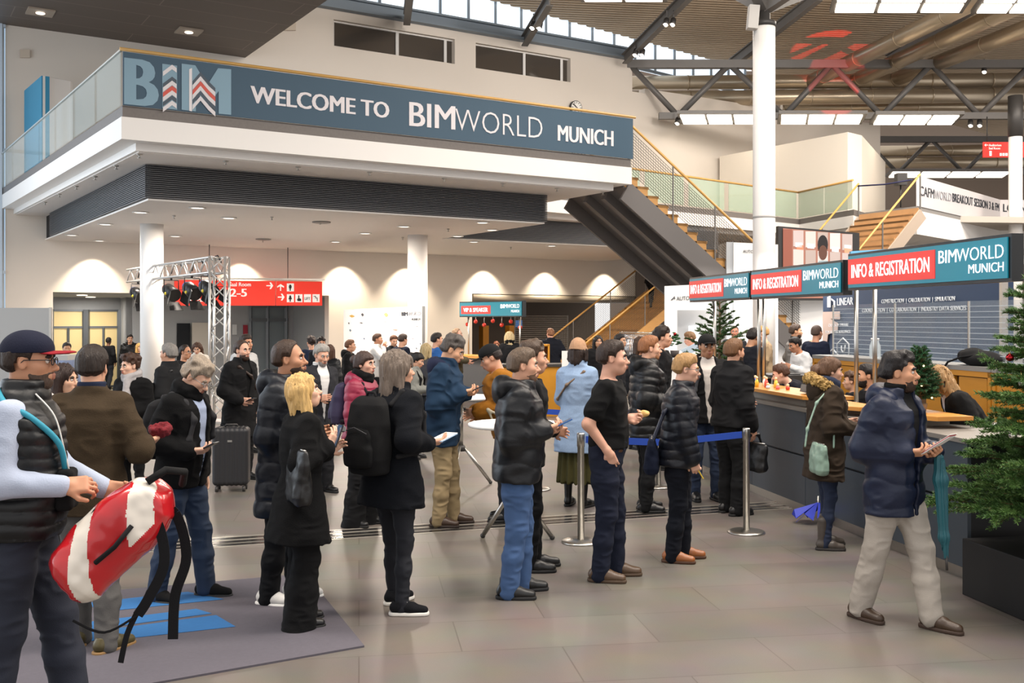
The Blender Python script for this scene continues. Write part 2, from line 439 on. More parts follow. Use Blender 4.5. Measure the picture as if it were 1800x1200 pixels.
def head_prims(S, fem, wide):
    w = wide
    S.ell((-.012, 0, .035), (.099, .077 * w, .088)); S.ell((.032, 0, -.03), (.062, .060 * w, .085), .03)
    S.ell((.052, 0, -.093), (.034, .03 * w, .026), .04); S.ell((.02, 0, -.07), (.055, .052 * w, .04), .03)
    for y in (-1, 1):
        S.ell((.058, y * .042 * w, -.022), (.027, .024, .022), .03)
        S.ell((-.008, y * .077 * w, -.004), (.019, .009, .031), .006, R=rotz(-18 * y)); S.ell((-.002, y * .085 * w, -.002), (.010, .004, .019), .004, 's')
    S.cone((.080, -.03, .024), (.080, .03, .024), .013 if fem else .0155, .013 if fem else .0155, .02)
    for y in (-1, 1): S.ell((.099, y * .0315, .004), (.019, .0185, .0115), .016, 's')
    S.cone((.088, 0, .012), (.1135, 0, -.03), .008, .0125, .012); S.ell((.116, 0, -.030), (.011, .0105, .010), .01)
    for y in (-1, 1): S.ell((.102, y * .012, -.035), (.011, .008, .008), .008)
    S.ell((.088, 0, -.064), (.017, .026, .015), .018); S.cone((.107, -.02, -.0635), (.107, .02, -.0635), .0026, .0026, .004, 's')


TORSO_M = [(-.16, .112, .170), (-.06, .118, .172), (0, .112, .165), (.12, .105, .152), (.25, .115, .165), (.36, .12, .172), (.43, .108, .166), (.47, .088, .136), (.505, .068, .094), (.545, .058, .064), (.59, .053, .056)]
TORSO_F = [(-.16, .115, .172), (-.06, .118, .172), (0, .108, .160), (.12, .092, .128), (.25, .108, .145), (.35, .112, .155), (.43, .098, .158), (.475, .075, .132), (.51, .058, .084), (.545, .05, .057), (.59, .047, .05)]


class Ctx: pass
def person(label, px, a, top, fy=None, Y=None, floor=0.0, det=1, fem=False, w=1.0, skin='C99478', hair=('short', '3A2A20'), lean=3, side=0, head=(0, 0, 0),
           jacket=None, shirt=None, trousers=None, skirt=None, shoes=('1A1A1C', '111111', 'shoe'), L=None, R=None, feet=None, beard=None, cap=None,
           beanie=None, glasses=None, scarf=None, hood=None, belly=0.0, group=None, pelvis=(0, 0), legs=True, hh=None, name='person'):
    if fy is not None: Y = (CAM_H - floor) * F / (fy - HOR)
    loc = Vector(((px - 900) / F * Y, Y, floor)); rz = math.radians(a)
    root = thing(name, label, 'person', loc, rz, group)
    c = Ctx(); c.root = root; c.a = a; c.loc = loc; c.Y = Y
    hb, hc_, hh_ = {2: (.0048, .0075, .0042), 1: (.007, .0105, .0065), 0: (.0105, .016, .0095)}[det]
    pel = np.array([pelvis[0], pelvis[1], .93])
    Rt = rotx(side) @ roty(lean); sw = (.168 if not fem else .158) * w
    sh = {y: pel + Rt @ A3((-.012, y * sw, .455)) for y in (1, -1)}
    nb = pel + Rt @ A3((-.008, 0, .50)); npv = pel + Rt @ A3((.004, 0, .575))
    Rh = Rt @ roty(-lean * .9) @ rotz(head[0]) @ roty(head[1]) @ rotx(head[2])
    hs = .94 if not fem else .92
    hc = npv + Rh @ A3((.016, 0, .088)) * hs
    # scale from the measured height of the head top
    tops = (np.array([(-.014, 0, .135), (.04, 0, .12), (-.08, 0, .1), (-.1, 0, .06)]) * hs @ Rh.T + hc)[:, 2].max()
    if cap: tops += .015
    if beanie: tops += .05
    ztop = CAM_H - (top - HOR) / F * Y - floor
    s = ztop / tops if hh is None else hh / 1.75
    c.s = s; c.pel = pel; c.Rt = Rt; c.Rh = Rh; c.hc = hc; c.sh = sh
    if hh is not None: root.location.z = CAM_H - (top - HOR) / F * Y - tops * s
    c.w = lambda p: root.location + Vector(rotz(a) @ (A3(p) * s))          # person space -> world
    c.t = lambda p: pel + Rt @ A3(p)                                        # torso space -> person space
    # arms
    arms = {}
    for y, h in ((1, L), (-1, R)):
        if h is None: h = dict(p=(.03, .215, .845))
        tgt = A3(h['p']); tgt = tgt * A3((1, 1, 1))
        if h.get('abs') is None: tgt = np.array([tgt[0], tgt[1] * y, tgt[2]])
        pole = A3(h.get('pole', (-.7, .28, -.5))); pole = np.array([pole[0], pole[1] * y, pole[2]])
        el, wr = ik(sh[y], tgt, .285 * (1 if not fem else .95), .25 * (1 if not fem else .95), pole)
        d = nrm(wr - el); hd = nrm(h['dir']) if 'dir' in h else d
        if 'dir' in h: hd = np.array([hd[0], hd[1] * y, hd[2]])
        n = A3(h.get('n', (0, -1, 0))); n = np.array([n[0], n[1] * y, n[2]])
        arms[y] = (el, wr, hd, n, h.get('curl', (18, 22)), h.get('hide', False))
    c.arms = arms; c.hand = {y: arms[y][1] + arms[y][2] * .085 for y in arms}
    tors = [(z, rx * (w * .5 + .5), ry * w) for z, rx, ry in (TORSO_F if fem else TORSO_M)]
    bel = lambda z: belly * math.exp(-((z - .1) / .13) ** 2)
    # body: one continuous skin surface
    S = Sdf()
    S.T = (Rh * 1.0, hc); 
    S2 = Sdf(); S2.T = None
    Rhs = Rh
    head_prims(S, fem, 1.0)
    ops = []
    for mode, fn, lo, hi, k in S.ops:                     # head built at unit size then scaled about its centre
        ops.append((mode, (lambda f: (lambda p: f((p - hc) / hs + hc) * hs))(fn), (lo - hc) * hs + hc, (hi - hc) * hs + hc, k))
    S.ops = ops; S.T = None
    S.cone(hc + Rh @ A3((-.028, 0, -.06)), nb + Rt @ A3((-.012, 0, -.0)), .049 if not fem else .041, .054 * (1 if not fem else .85), .03)
    S.loft(pel, Rt, [(z, rx * .82 + bel(z) * .7, ry * .84, bel(z) * .3, 0) for z, rx, ry in tors if z >= -.06 and z < .53], .03)
    for y in (1, -1):
        el, wr, hd, n, curl, hide = arms[y]; f = .87 if fem else 1.0
        S.limb([sh[y], el, wr], [.047 * f * w, .04 * f * w, .0265 * f], .03)
        hand(S, wr, hd, n, y * -1.0, curl, hb * 1.15)
    solid(S, hb, 'body', SKIN(skin), root, s)
    hp = lambda q: hc + Rh @ (A3(q) * hs)
    HR = lambda q: Rh @ (A3(q) * hs)
    if det >= 1:
        Rm = Matrix(Rh.tolist())
        for y in (1, -1):
            m = MB(); m.ball(hp((.0835, y * .0315, .004)) * s, .0115 * hs * s, 10, 8)
            e = m.build('eye', M('eye_white', 'D8D0C8', .25), root, False)
            m = MB(); q = hp((.0915 - .001, y * .0315, .002)) * s; m.ball(q, (.0042 * s, .0062 * s, .0062 * s), 8, 6, R=Rm); m.build('iris', M('iris_brown', '2A1B14', .2), e, False)
        br = hair[1] if hair and not (beanie or fem) else '4A3A2E'
        for y in (1, -1):
            S = Sdf(); S.limb([hp((.0935, y * .015, .023)), hp((.0925, y * .032, .028)), hp((.081, y * .047, .022))], [.0030 * hs, .0036 * hs, .0022 * hs], .003); solid(S, .0028 if det > 1 else .004, 'eyebrow', CL(br, kind='hair'), root, s)
        S = Sdf(); S.limb([hp((.094, .021, -.064)), hp((.0995, 0, -.0595)), hp((.094, -.021, -.064))], [.002, .005, .002], .004)
        S.limb([hp((.093, .019, -.066)), hp((.0975, 0, -.070)), hp((.093, -.019, -.066))], [.002, .0054, .002], .003)
        solid(S, .003 if det > 1 else .0045, 'lips', SKIN('A3604F' if fem else 'A06855'), root, s)
    if hair:
        S = hair_sdf(hair[0], Rh, hc, *(hair[2:] if len(hair) > 2 else ()))
        if cap or beanie: S.cut(lambda p: ((p - hc) @ Rh)[:, 2] - .046)
        solid(S, hh_, 'hair', CL(hair[1], kind='hair'), root, s)
    if beard:
        S = Sdf(); S.T = (Rh, hc); k = beard[1]
        S.ell((.03, 0, -.058), (.067 + k * .3, .0600 + k * .6, .070 + k)); S.ell((.052, 0, -.097), (.038 + k, .034 + k * .4, .028 + k), .03)
        def bc(p):
            q = (p - hc) @ Rh; zt = np.interp(q[:, 0], [-.03, .0, .03, .06, .085, .12], [.01, -.0, -.026, -.042, -.045, -.043])
            mouth = .0205 - np.sqrt(((q - A3((.105, 0, -.066))) / A3((1.2, 1.15, .55))) ** 2 @ np.ones(3))
            return np.maximum(np.maximum(q[:, 2] - zt, -q[:, 0] - .012), mouth)
        S.ell((.094, 0, -.049), (.012 + k * .4, .027, .008), .01)
        S.cut(bc); S.noise(.005, 60)
        S.ops = [(m, (fn if m == 'c' else (lambda f: (lambda p: f((p - hc) / hs + hc) * hs))(fn)), lo if m == 'c' else (lo - hc) * hs + hc, hi if m == 'c' else (hi - hc) * hs + hc, k2) for m, fn, lo, hi, k2 in S.ops]
        solid(S, hh_, 'beard', CL(beard[0], kind='hair'), root, s)
    if cap:
        S = Sdf(); S.T = (Rh, hc); S.ell((-.012, 0, .042), (.108, .088, .094)); S.ell((.03, 0, .062), (.062, .07, .05), .03)
        S.cut(lambda p: -((p - hc) @ Rh)[:, 2] + .040 - .12 * np.minimum(((p - hc) @ Rh)[:, 0] + .02, 0) * -1 * 0)
        cp = solid(S, hh_, 'cap', CL(cap[0], kind='wool' if len(cap) > 2 else 'cloth'), root, s)
        S = Sdf(); S.T = (Rh, hc)
        S.ell((.105, 0, .040), (.085, .078, .012)); S.cut(lambda p: .058 - ((p - hc) @ Rh)[:, 0]); S.cut(lambda p: np.abs(((p - hc) @ Rh)[:, 2] - .043 + 2.2 * ((p - hc) @ Rh)[:, 1] ** 2) - .0045)
        solid(S, .0038, 'cap_brim', CL(cap[1]), cp, s)
    if beanie:
        S = Sdf(); S.T = (Rh, hc); S.ell((-.02, 0, .05), (.106, .088, .12)); S.cut(lambda p: .028 - ((p - hc) @ Rh)[:, 2] - .25 * ((p - hc) @ Rh)[:, 0]); S.noise(.004, (90, 90, 12))
        bn = solid(S, hh_, 'beanie', CL(beanie, kind='wool'), root, s)
        S = Sdf(); S.T = (Rh, hc); S.ell((-.016, 0, .040), (.113, .095, .10)); S.cut(lambda p: np.abs(((p - hc) @ Rh)[:, 2] - .045 + .25 * ((p - hc) @ Rh)[:, 0]) - .026); S.noise(.003, (90, 90, 12))
        solid(S, hh_, 'folded_cuff', CL(beanie, kind='wool'), bn, s)
    if glasses:
        m = MB()
        for y in (1, -1):
            ring = [hp((.108 - abs(math.cos(t)) * .0, y * .031 + .0225 * math.cos(t), .002 + .0165 * math.sin(t))) * s for t in np.linspace(0, 2 * math.pi, 17)]
            m.tube(ring, .0022 * s, 6, False)
            m.tube([hp((.107, y * .053, .006)) * s, hp((.09, y * .07, .01)) * s, hp((.0, y * .082, .010)) * s, hp((-.02, y * .084, -.008)) * s], .0022 * s, 6)
        m.tube([hp((.109, -.01, .006)) * s, hp((.109, .01, .006)) * s], .0022 * s, 6)
        g = m.build('glasses', M('frame_' + glasses, glasses, .3), root, False)
        m = MB()
        for y in (1, -1):
            q = hp((.1075, y * .031, .002)) * s; ring = [hp((.1075, y * .031 + .022 * math.cos(t), .002 + .016 * math.sin(t))) * s for t in np.linspace(0, 2 * math.pi, 17)[:-1]]
            m.add(ring, [tuple(range(16))])
        m.build('lens', M('clear_lens', 'FFFFFF', .05, alpha=.12), g, False)
    # clothes
    def garment(nm, g, bulk, torso=True):
        S = Sdf(); hem = g.get('hem', -.12); fl = g.get('flare', 0); pf = g.get('puff'); top_ = g.get('top', .535)
        tab = []
        for z, rx, ry in ([(hem, 0, 0)] + [r for r in tors if r[0] > hem] if True else []):
            if z == hem:
                rx, ry = np.interp(max(hem, -.06), [r[0] for r in tors], [r[1] for r in tors]), np.interp(max(hem, -.06), [r[0] for r in tors], [r[2] for r in tors])
                rx += fl; ry += fl
            elif z < 0 and hem < -.1: rx += fl * z / hem; ry += fl * z / hem
            if z > top_: continue
            b2 = bulk if z < .44 else (bulk * .75 if z < .5 else bulk * .55 + .006)
            if z > .1 and z < .3 and g.get('boxy'): b2 += .018 * g['boxy']
            tab.append((z, rx + b2 + bel(z), ry + b2, bel(z) * .5, 0))
        if g.get('collar'):
            tab.append((top_ + g['collar'], .074 + bulk * .3, .076 + bulk * .3, .004, 0))
        S.loft(pel, Rt, tab, .03, p=2.25, puff=pf, cap=.012)
        for y in (1, -1):
            el, wr, hd, n, curl, hide = arms[y]
            if g.get('sleeve', 'long') == 'short':
                S.limb([sh[y], sh[y] + (el - sh[y]) * .68], [.050 * w + bulk * .7, .058 * w + bulk], .04)
            elif g.get('sleeve', 'long') == 'long':
                f = .9 if fem else 1.0; cu = wr - nrm(wr - el) * .012
                S.limb([sh[y] - A3((0, y * .01, .01)), el, cu], [.053 * f * w + bulk * .8, .050 * f + bulk, .037 * f + bulk * .8], .045, puff=(pf[0] * .9, pf[1] * .8) if pf else None)
        S.noise(g.get('fold', .010), (9, 9, 14)); S.folds(g.get('fold', .010) * (.28 if pf else .45), (9, 9, 17))
        if g.get('hole', True):   # neck opening
            S.cone(pel + Rt @ A3((.012, 0, .52)), pel + Rt @ A3((.03, 0, .72)), .052, .075, .01, 's')
        if g.get('open') is not None:
            z0, wd = g['open']; S.loft(pel, Rt, [(z0, .16, .004, .16, 0), (.25, .16, wd * .6, .16, 0), (.50, .16, wd, .15, 0), (.60, .16, wd, .15, 0)], .006, 's')
        return S
    if shirt:
        S = garment('shirt', dict(hem=shirt.get('hem', -.08), sleeve=shirt.get('sleeve'), top=.545, collar=shirt.get('collar', .012), fold=.004), shirt.get('bulk', .006))
        c.shirt = solid(S, hc_, shirt.get('name', 'shirt'), CL(shirt['col'], kind=shirt.get('kind', 'cloth')), root, s)
    if jacket:
        S = garment(jacket.get('name', 'jacket'), jacket, jacket.get('bulk', .02))
        c.jacket = solid(S, hc_, jacket.get('name', 'jacket'), CL(jacket['col'], kind=jacket.get('kind', 'cloth')), root, s)
    if hood:
        S = Sdf(); b = hood.get('size', 1.0)
        ring = [pel + Rt @ A3((-.02 + .088 * math.cos(t) * b, .092 * math.sin(t) * b, .503 - .03 * math.cos(t))) for t in np.linspace(.75, 2 * math.pi - .75, 11)]
        S.limb(ring, [.026] + [.04 * b] * 9 + [.026], .03)
        S.ell(pel + Rt @ A3((-.115 * b, 0, .475)), (.055 * b, .105 * b, .085 * b), .05); S.noise(.016, 14)
        hd_ = solid(S, hc_ * .8, 'hood', CL(hood['col'], kind=hood.get('kind', 'puffer')), root, s)
        if hood.get('fur'):
            S = Sdf(); ring = [pel + Rt @ A3((-.06 + .11 * math.cos(t), .125 * math.sin(t), .525 - .06 * math.cos(t))) for t in np.linspace(.9, 2 * math.pi - .9, 11)]
            S.limb(ring, [.03] + [.042] * 9 + [.03], .03); S.noise(.03, 55); S.noise(.02, 110)
            solid(S, .005, 'fur_trim', CL(hood['fur'], kind='hair'), hd_, s)
    if scarf:
        S = Sdf()
        for j in range(2):
            ring = [pel + Rt @ A3((.0 + .075 * math.cos(t), .078 * math.sin(t), .525 + j * .04 - .02 * math.cos(t))) for t in np.linspace(0, 2 * math.pi, 13)]
            S.limb(ring, [.03] * 13, .01)
        if len(scarf) > 1: S.limb([pel + Rt @ A3((.10, .02, .50)), pel + Rt @ A3((.15, .03, .36)), pel + Rt @ A3((.15, .04, .22))], [.04, .045, .05], .03)
        S.noise(.014, (20, 20, 30)); solid(S, hc_ * .8, 'scarf', CL(scarf[0], kind='wool'), root, s)
    # legs
    fd = feet or [(.02, .10, 8), (-.02, .10, 8)]
    if trousers and legs:
        r = {'slim': (.088, .058, .043), 'straight': (.094, .070, .060), 'loose': (.098, .078, .070), 'wide': (.100, .095, .125)}[trousers.get('fit', 'straight')]
        S = Sdf(); hz = trousers.get('hem', .055)
        S.loft(pel, Rt if abs(lean) < 12 else roty(lean * .4), [(-.13, .105 * w, .15 * w, 0, 0), (-.05, .122 * w, .172 * w, 0, 0), (.03, .114 * w + bel(.03), .165 * w, bel(.03) * .5, 0), (.09, .108 * w + bel(.09), .155 * w, bel(.09) * .5, 0)], .03, p=2.2)
        for y, ft in ((1, fd[0]), (-1, fd[1])):
            lift = ft[3] if len(ft) > 3 else 0; an = A3((ft[0] - .0, ft[1] * y, .075 + lift)); hip = pel + A3((0, y * .083 * w, -.06))
            kn, an2 = ik(hip, an, .402, .396, (1, .12 * y, 0)); end = an2 + nrm(kn - an2) * (hz - .055); end = end + A3((0, 0, -.028))
            rr = [x * (.92 if fem else 1) * w ** .7 for x in r]
            S.limb([hip, hip + (kn - hip) * .35, kn, kn + (end - kn) * .45, end], [rr[0] * .95, rr[0], rr[1], (rr[1] * .5 + rr[2] * .5) * 1.02, rr[2]], .035)
        S.noise(.010, (10, 10, 13)); S.folds(.005, (12, 12, 24))
        solid(S, hc_, 'trousers', CL(trousers['col'], kind=trousers.get('kind', 'cloth')), root, s)
    if trousers and trousers.get('belt'):
        S = Sdf(); S.loft(pel, Rt, [(.0, .116 * w + bel(.0), .168 * w, bel(0) * .5, 0), (.036, .114 * w + bel(.04), .165 * w, bel(.04) * .5, 0)], .01, p=2.2, cap=.004); solid(S, .006, 'belt', CL(trousers['belt'], kind='leather'), root, s)
    if skirt:
        S = Sdf(); h = skirt['hem']; S.loft((pel[0], pel[1], 0), np.eye(3), [(h, .17, .21, 0, 0), (h + .25, .15, .19, 0, 0), (.85, .125, .17, 0, 0), (1.0, .1, .14, 0, 0)], .02)
        S.disp.append(lambda p: .014 * np.sin(np.arctan2(p[:, 1] - pel[1], p[:, 0] - pel[0]) * 13) * np.clip((.95 - p[:, 2]) * 2.5, 0, 1))
        solid(S, hc_, 'skirt', CL(skirt['col']), root, s)
    if legs and shoes:
        for y, ft in ((1, fd[0]), (-1, fd[1])):
            yaw = ft[2] * y; lift = ft[3] if len(ft) > 3 else 0; pit = ft[4] if len(ft) > 4 else 0
            Rf = rotz(yaw) @ roty(pit); o = A3((ft[0], ft[1] * y, lift)); f = .93 if fem else 1.02
            S = Sdf(); S.T = (Rf, o); z1 = {'shoe': .085, 'ankle': .14, 'boot': .26, 'sneaker': .09}[shoes[2]]
            S.cone((-.045, 0, .052), (.06, 0, .05), .038 * f, .040 * f, .02); S.cone((.06, 0, .044), (.155 * f, 0, .034), .040 * f, .030 * f, .02, sq=(A3((0, 1, 0)), 1.12)); S.cone((-.03, 0, .05), (-.022, 0, z1), .036 * f, .038 * f if z1 < .2 else .05 * f, .02)
            if z1 < .2: S.cone((-.025, 0, z1 + .02), (-.02, 0, z1 + .07), .031, .05, .01, 's')
            S.cut(lambda p, o=o, Rf=Rf: .016 - ((p - o) @ Rf)[:, 2]); S.noise(.003, 30)
            sh_ = solid(S, hc_ * .62, 'shoe', CL(shoes[0], kind='leather' if shoes[2] != 'sneaker' else 'cloth'), root, s)
            S = Sdf(); S.T = (Rf, o); S.cone((-.048, 0, .012), (.155 * f, 0, .012), .041 * f, .036 * f, .01); S.ell((.07, 0, .012), (.1, .046 * f, .03), .02)
            S.cut(lambda p, o=o, Rf=Rf: np.abs(((p - o) @ Rf)[:, 2] - .0125) - .0115)
            solid(S, hc_ * .62, 'sole', M('sole_' + hexs(shoes[1]), shoes[1], .7), sh_, s)
            if shoes[2] == 'sneaker' and det == 2:
                m = MB()
                for j in range(4): m.tube([Vector(o + Rf @ A3((.035 + j * .024, -.02, .088 - j * .009))) * s, Vector(o + Rf @ A3((.04 + j * .024, .02, .088 - j * .009))) * s], .004 * s, 6)
                m.build('laces', M('lace_white', 'E8E4DC', .8), sh_, False)
    return c


def held(name, label, cat, c, p, size, mat, rot=None, group=None, bevel=.004, build=None):
    """a thing held by a person at p (person space), size in metres"""
    o = MB(); loc = c.w(p); R = Matrix((rotz(c.a) @ (rot if rot is not None else np.eye(3))).tolist())
    o.box((0, 0, 0), size, R=R); r = o.build(name, mat, bevel=bevel); r.location = loc
    return tag(r, label, cat, group)


def backpack(c, label, col, accent='2A2A2C', size=(.17, .32, .46), off=(-.2, 0, .27), kind='cloth', rollz=0, details=True, straps=True, tilt=0, name='backpack', colmat=None, h=.008, group=None):
    """worn on the back of person c: body, front pocket, straps, handle"""
    ctr = c.pel + c.Rt @ A3(off); loc = c.w(ctr); root = thing(name, label, name, loc, math.radians(c.a), group); s = c.s
    R = c.Rt @ rotz(rollz) @ roty(tilt); hx, hy, hz = [x / 2 for x in size]; T = lambda q: R @ A3(q)
    S = Sdf(); S.loft((0, 0, 0), R, [(-hz, hx * .8, hy * .85, 0, 0), (-hz * .6, hx, hy, 0, 0), (hz * .3, hx * .95, hy * .97, 0, 0), (hz * .8, hx * .7, hy * .85, hx * .1, 0), (hz, hx * .45, hy * .6, hx * .3, 0)], p=2.8, cap=.03); S.noise(.012, 12)
    mt = colmat or CL(col, kind=kind)
    solid(S, h, 'bag_body', mt, root, s)
    if details:
        S = Sdf(); S.loft(T((-hx * .9, 0, -hz * .3)), R, [(-hz * .5, .035, hy * .75, 0, 0), (0, .042, hy * .8, 0, 0), (hz * .55, .02, hy * .6, 0.01, 0)], p=2.8, cap=.02); S.noise(.006, 20)
        pk = solid(S, h, 'front_pocket', mt, root, s)
        m = MB(); m.tube([Vector(T((-hx * .9 - .03, -hy * .7, hz * .1))) * s, Vector(T((-hx * .9 - .032, 0, hz * .24))) * s, Vector(T((-hx * .9 - .03, hy * .7, hz * .1))) * s], .004 * s, 6)
        m.build('zip', M('zip_' + accent, accent, .4), pk, False)
        m = MB(); m.tube([Vector(T((hx * .3, -.05, hz * .95))) * s, Vector(T((hx * .3, -.03, hz * 1.1))) * s, Vector(T((hx * .3, .03, hz * 1.1))) * s, Vector(T((hx * .3, .05, hz * .95))) * s], .009 * s, 8)
        m.build('carry_handle', CL(accent), root, False)
    if straps:
        for y in (1, -1):
            S = Sdf(); q = lambda p: c.pel + c.Rt @ A3(p) - ctr
            S.limb([q((-.13, y * .10, .43)), q((-.05, y * .115, .51)), q((.06, y * .12, .47)), q((.145, y * .125, .36)), q((.135, y * .15, .22)), q((.02, y * .19, .12)), q((-.12, y * .17, .1))], [.017] * 7, .01)
            solid(S, h, 'shoulder_strap', CL(accent), root, s)
    return root
# ------------------------------------------------------------------ surfaces of the hall
def ray(x, y, p0, n):
    d = Vector(((x - 900) / F, 1, -(y - HOR) / F)); o = Vector((0, 0, CAM_H)); n = Vector(n); return o + d * ((Vector(p0) - o).dot(n) / d.dot(n))
def sgn(body, name, mat, parent, plane, bl, br, ch, bold=0.0, ex=0.004, off=0.006):
    p0, n = plane; n = Vector(n).normalized(); a = ray(*bl, p0, n); b = ray(*br, p0, n); h = (ray(bl[0], bl[1] - ch, p0, n) - a).length
    if n.dot(a - Vector((0, 0, CAM_H))) > 0: n = -n
    return text(body, name, mat, parent, a + n * off, b - a, (0, 0, 1), h / 0.7, bold, (b - a).length, extrude=ex)
def poly(m, plane, pts, off=0.008, th=0.004):
    p0, n = plane; n = Vector(n).normalized()
    q = [ray(x, y, p0, n) for x, y in pts]
    if n.dot(q[0] - Vector((0, 0, CAM_H))) > 0: n = -n
    m.prism([p + n * off for p in q], n * th); return m


def tile_mat():
    m = M('floor_tiles', '8C847B', 0.42); nt = m.node_tree; b = nt.nodes['Principled BSDF']; L = nt.links
    tc = nt.nodes.new('ShaderNodeTexCoord'); mp = nt.nodes.new('ShaderNodeMapping'); mp.inputs['Rotation'].default_value = (0, 0, math.radians(-8.5)); L.new(tc.outputs['Object'], mp.inputs[0])
    br = nt.nodes.new('ShaderNodeTexBrick'); br.offset = 0.5; br.inputs['Scale'].default_value = 1.0; br.inputs['Brick Width'].default_value = 1.2; br.inputs['Row Height'].default_value = 0.6
    br.inputs['Mortar Size'].default_value = 0.004; br.inputs['Color1'].default_value = (*lin('78716A'), 1); br.inputs['Color2'].default_value = (*lin('6D6761'), 1); br.inputs['Mortar'].default_value = (*lin('5E5750'), 1)
    L.new(mp.outputs[0], br.inputs['Vector'])
    n = nt.nodes.new('ShaderNodeTexNoise'); n.inputs['Scale'].default_value = 2.2; n.inputs['Detail'].default_value = 6; L.new(mp.outputs[0], n.inputs['Vector'])
    mx = nt.nodes.new('ShaderNodeMix'); mx.data_type = 'RGBA'; mx.blend_type = 'MULTIPLY'; mx.inputs[0].default_value = 0.35
    L.new(br.outputs['Color'], mx.inputs[6]); L.new(n.outputs['Color'], mx.inputs[7])
    n2 = nt.nodes.new('ShaderNodeTexNoise'); n2.inputs['Scale'].default_value = 220; L.new(tc.outputs['Object'], n2.inputs['Vector'])
    mx2 = nt.nodes.new('ShaderNodeMix'); mx2.data_type = 'RGBA'; mx2.blend_type = 'OVERLAY'; mx2.inputs[0].default_value = 0.25; L.new(mx.outputs[2], mx2.inputs[6]); L.new(n2.outputs['Fac'], mx2.inputs[7])
    L.new(mx2.outputs[2], b.inputs['Base Color'])
    return m
PLASTER = M('wall_plaster', 'DCD3C8', 0.9, var=0.03, vs_=0.8)
WHITE = M('white_paint', 'E9E6E2', 0.75, var=0.02, vs_=1.5)
SOFFIT = M('soffit_white', 'E2DCD6', 0.9)
STEEL = M('grey_steel', '6A6764', 0.5, 0.2, var=0.08, vs_=2)
STEELB = M('blue_grey_steel', '77838E', 0.5, 0.2)
DARK = M('dark_metal', '3C3A39', 0.5, 0.3)
BRUSH = M('brushed_steel', 'B9B6B0', 0.3, 1.0, var=0.06, vs_=30)
OAK = M('oak_wood', 'B98A50', 0.5, var=0.2, vs_=6, stretch=(1, 1, 12))
RAIL = M('handrail_wood', 'C79A55', 0.4, var=0.1, vs_=6)
GLASS = M('clear_glass', 'E6F2EA', 0.04, alpha=0.16)
GLASSG = M('greenish_glass', 'A9BFA8', 0.05, alpha=0.45)
LAMP = M('lamp_diffuser', 'FFFFFF', 0.5, emit='FFF1DC', es=3.0)
SLATS = M('louvre_dark', '3A3B3D', 0.6)

struct('floor', MB().prism([(-18, -4, -.2), (34, -4, -.2), (44, 62, -.2), B(60, 0, -.2), B(-7, 0, -.2)], (0, 0, .2)), tile_mat())
m = MB()                                                   # sliding-wall tracks let into the floor
ta, tb = Vector((-9.5, 6.45, 0)), Vector((9, 12.64, 0)); td = (tb - ta).normalized(); tn = Vector((-td.y, td.x, 0))
for o, w in ((.07, .07), (.19, .08), (.33, .07)): m.bar(ta + tn * o, tb + tn * o, w, .004)
struct('trim_1', m, M('track_dark', '3A3836', 0.15, 0.4))
m = MB()
for o, w in ((0, .02), (.26, .02), (.40, .02)): m.bar(ta + tn * o, tb + tn * o, w, .006)
struct('trim_2', m, M('track_metal', 'C9C2B8', 0.3, 0.6))

# back wall with its two wide openings and two clerestory windows
m = MB()
def seg(t0, t1, z0, z1, s0=0.0, s1=0.35): m.prism([B(t0, s0, z0), B(t1, s0, z0), B(t1, s1, z0), B(t0, s1, z0)], (0, 0, z1 - z0))
seg(-.95, .2, -.4, 11.6); seg(.2, 8.06, 2.7, 11.6); seg(8.06, 8.22, -.4, 11.6); seg(8.22, 13.16, 0, 10.45); seg(8.22, 12.5, 11.27, 11.6); seg(12.5, 13.16, 10.45, 11.6)
seg(13.16, 20.6, 2.83, 10.42); seg(13.16, 13.3, 10.42, 11.6); seg(13.3, 17.2, 11.27, 11.6); seg(17.2, 20.0, 10.42, 11.6); seg(20.6, 34, 0, 10.6)
struct('wall_back', m, PLASTER)
for i, (t0, t1, z0) in enumerate(((8.22, 12.5, 10.45), (13.3, 17.2, 10.42))):
    f = MB(); z1 = 11.27
    for a, b_ in (((t0, z0), (t1, z0)), ((t0, z1), (t1, z1))): f.bar(B(a[0], .2, a[1]), B(b_[0], .2, b_[1]), .1, .08)
    for t in (t0 + .04, t0 + (t1 - t0) * .53, t1 - .25): f.bar(B(t, .2, z0), B(t, .2, z1), .1, .09)
    w = struct('window_%d' % (i + 1), f, WHITE)
    g = MB().prism([B(t0, .22, z0), B(t1, .22, z0), B(t1, .25, z0), B(t0, .25, z0)], (0, 0, z1 - z0)).build('window_pane', M('dark_window_glass', '4A443E', 0.08, spec=0.8), w)
# tall glazed bay at the left end
f = MB()
for t in (-4.2, -2.6, -1.05): f.bar(B(t, -.02, 0), B(t, -.02, 9.7), .12, .1)
for z in (0.05, 3.2, 6.4, 9.65): f.bar(B(-4.2, -.02, z), B(-.95, -.02, z), .1, .08)
w = struct('window_3', f, M('bay_frame', 'B9C6D2', .5)); w
MB().prism([B(-4.2, .05, 0), B(-.95, .05, 0), B(-.95, .08, 0), B(-4.2, .08, 0)], (0, 0, 9.7)).build('window_pane', M('daylit_glass', 'A8C2D8', .2, emit='BFD8EE', es=.62), w)

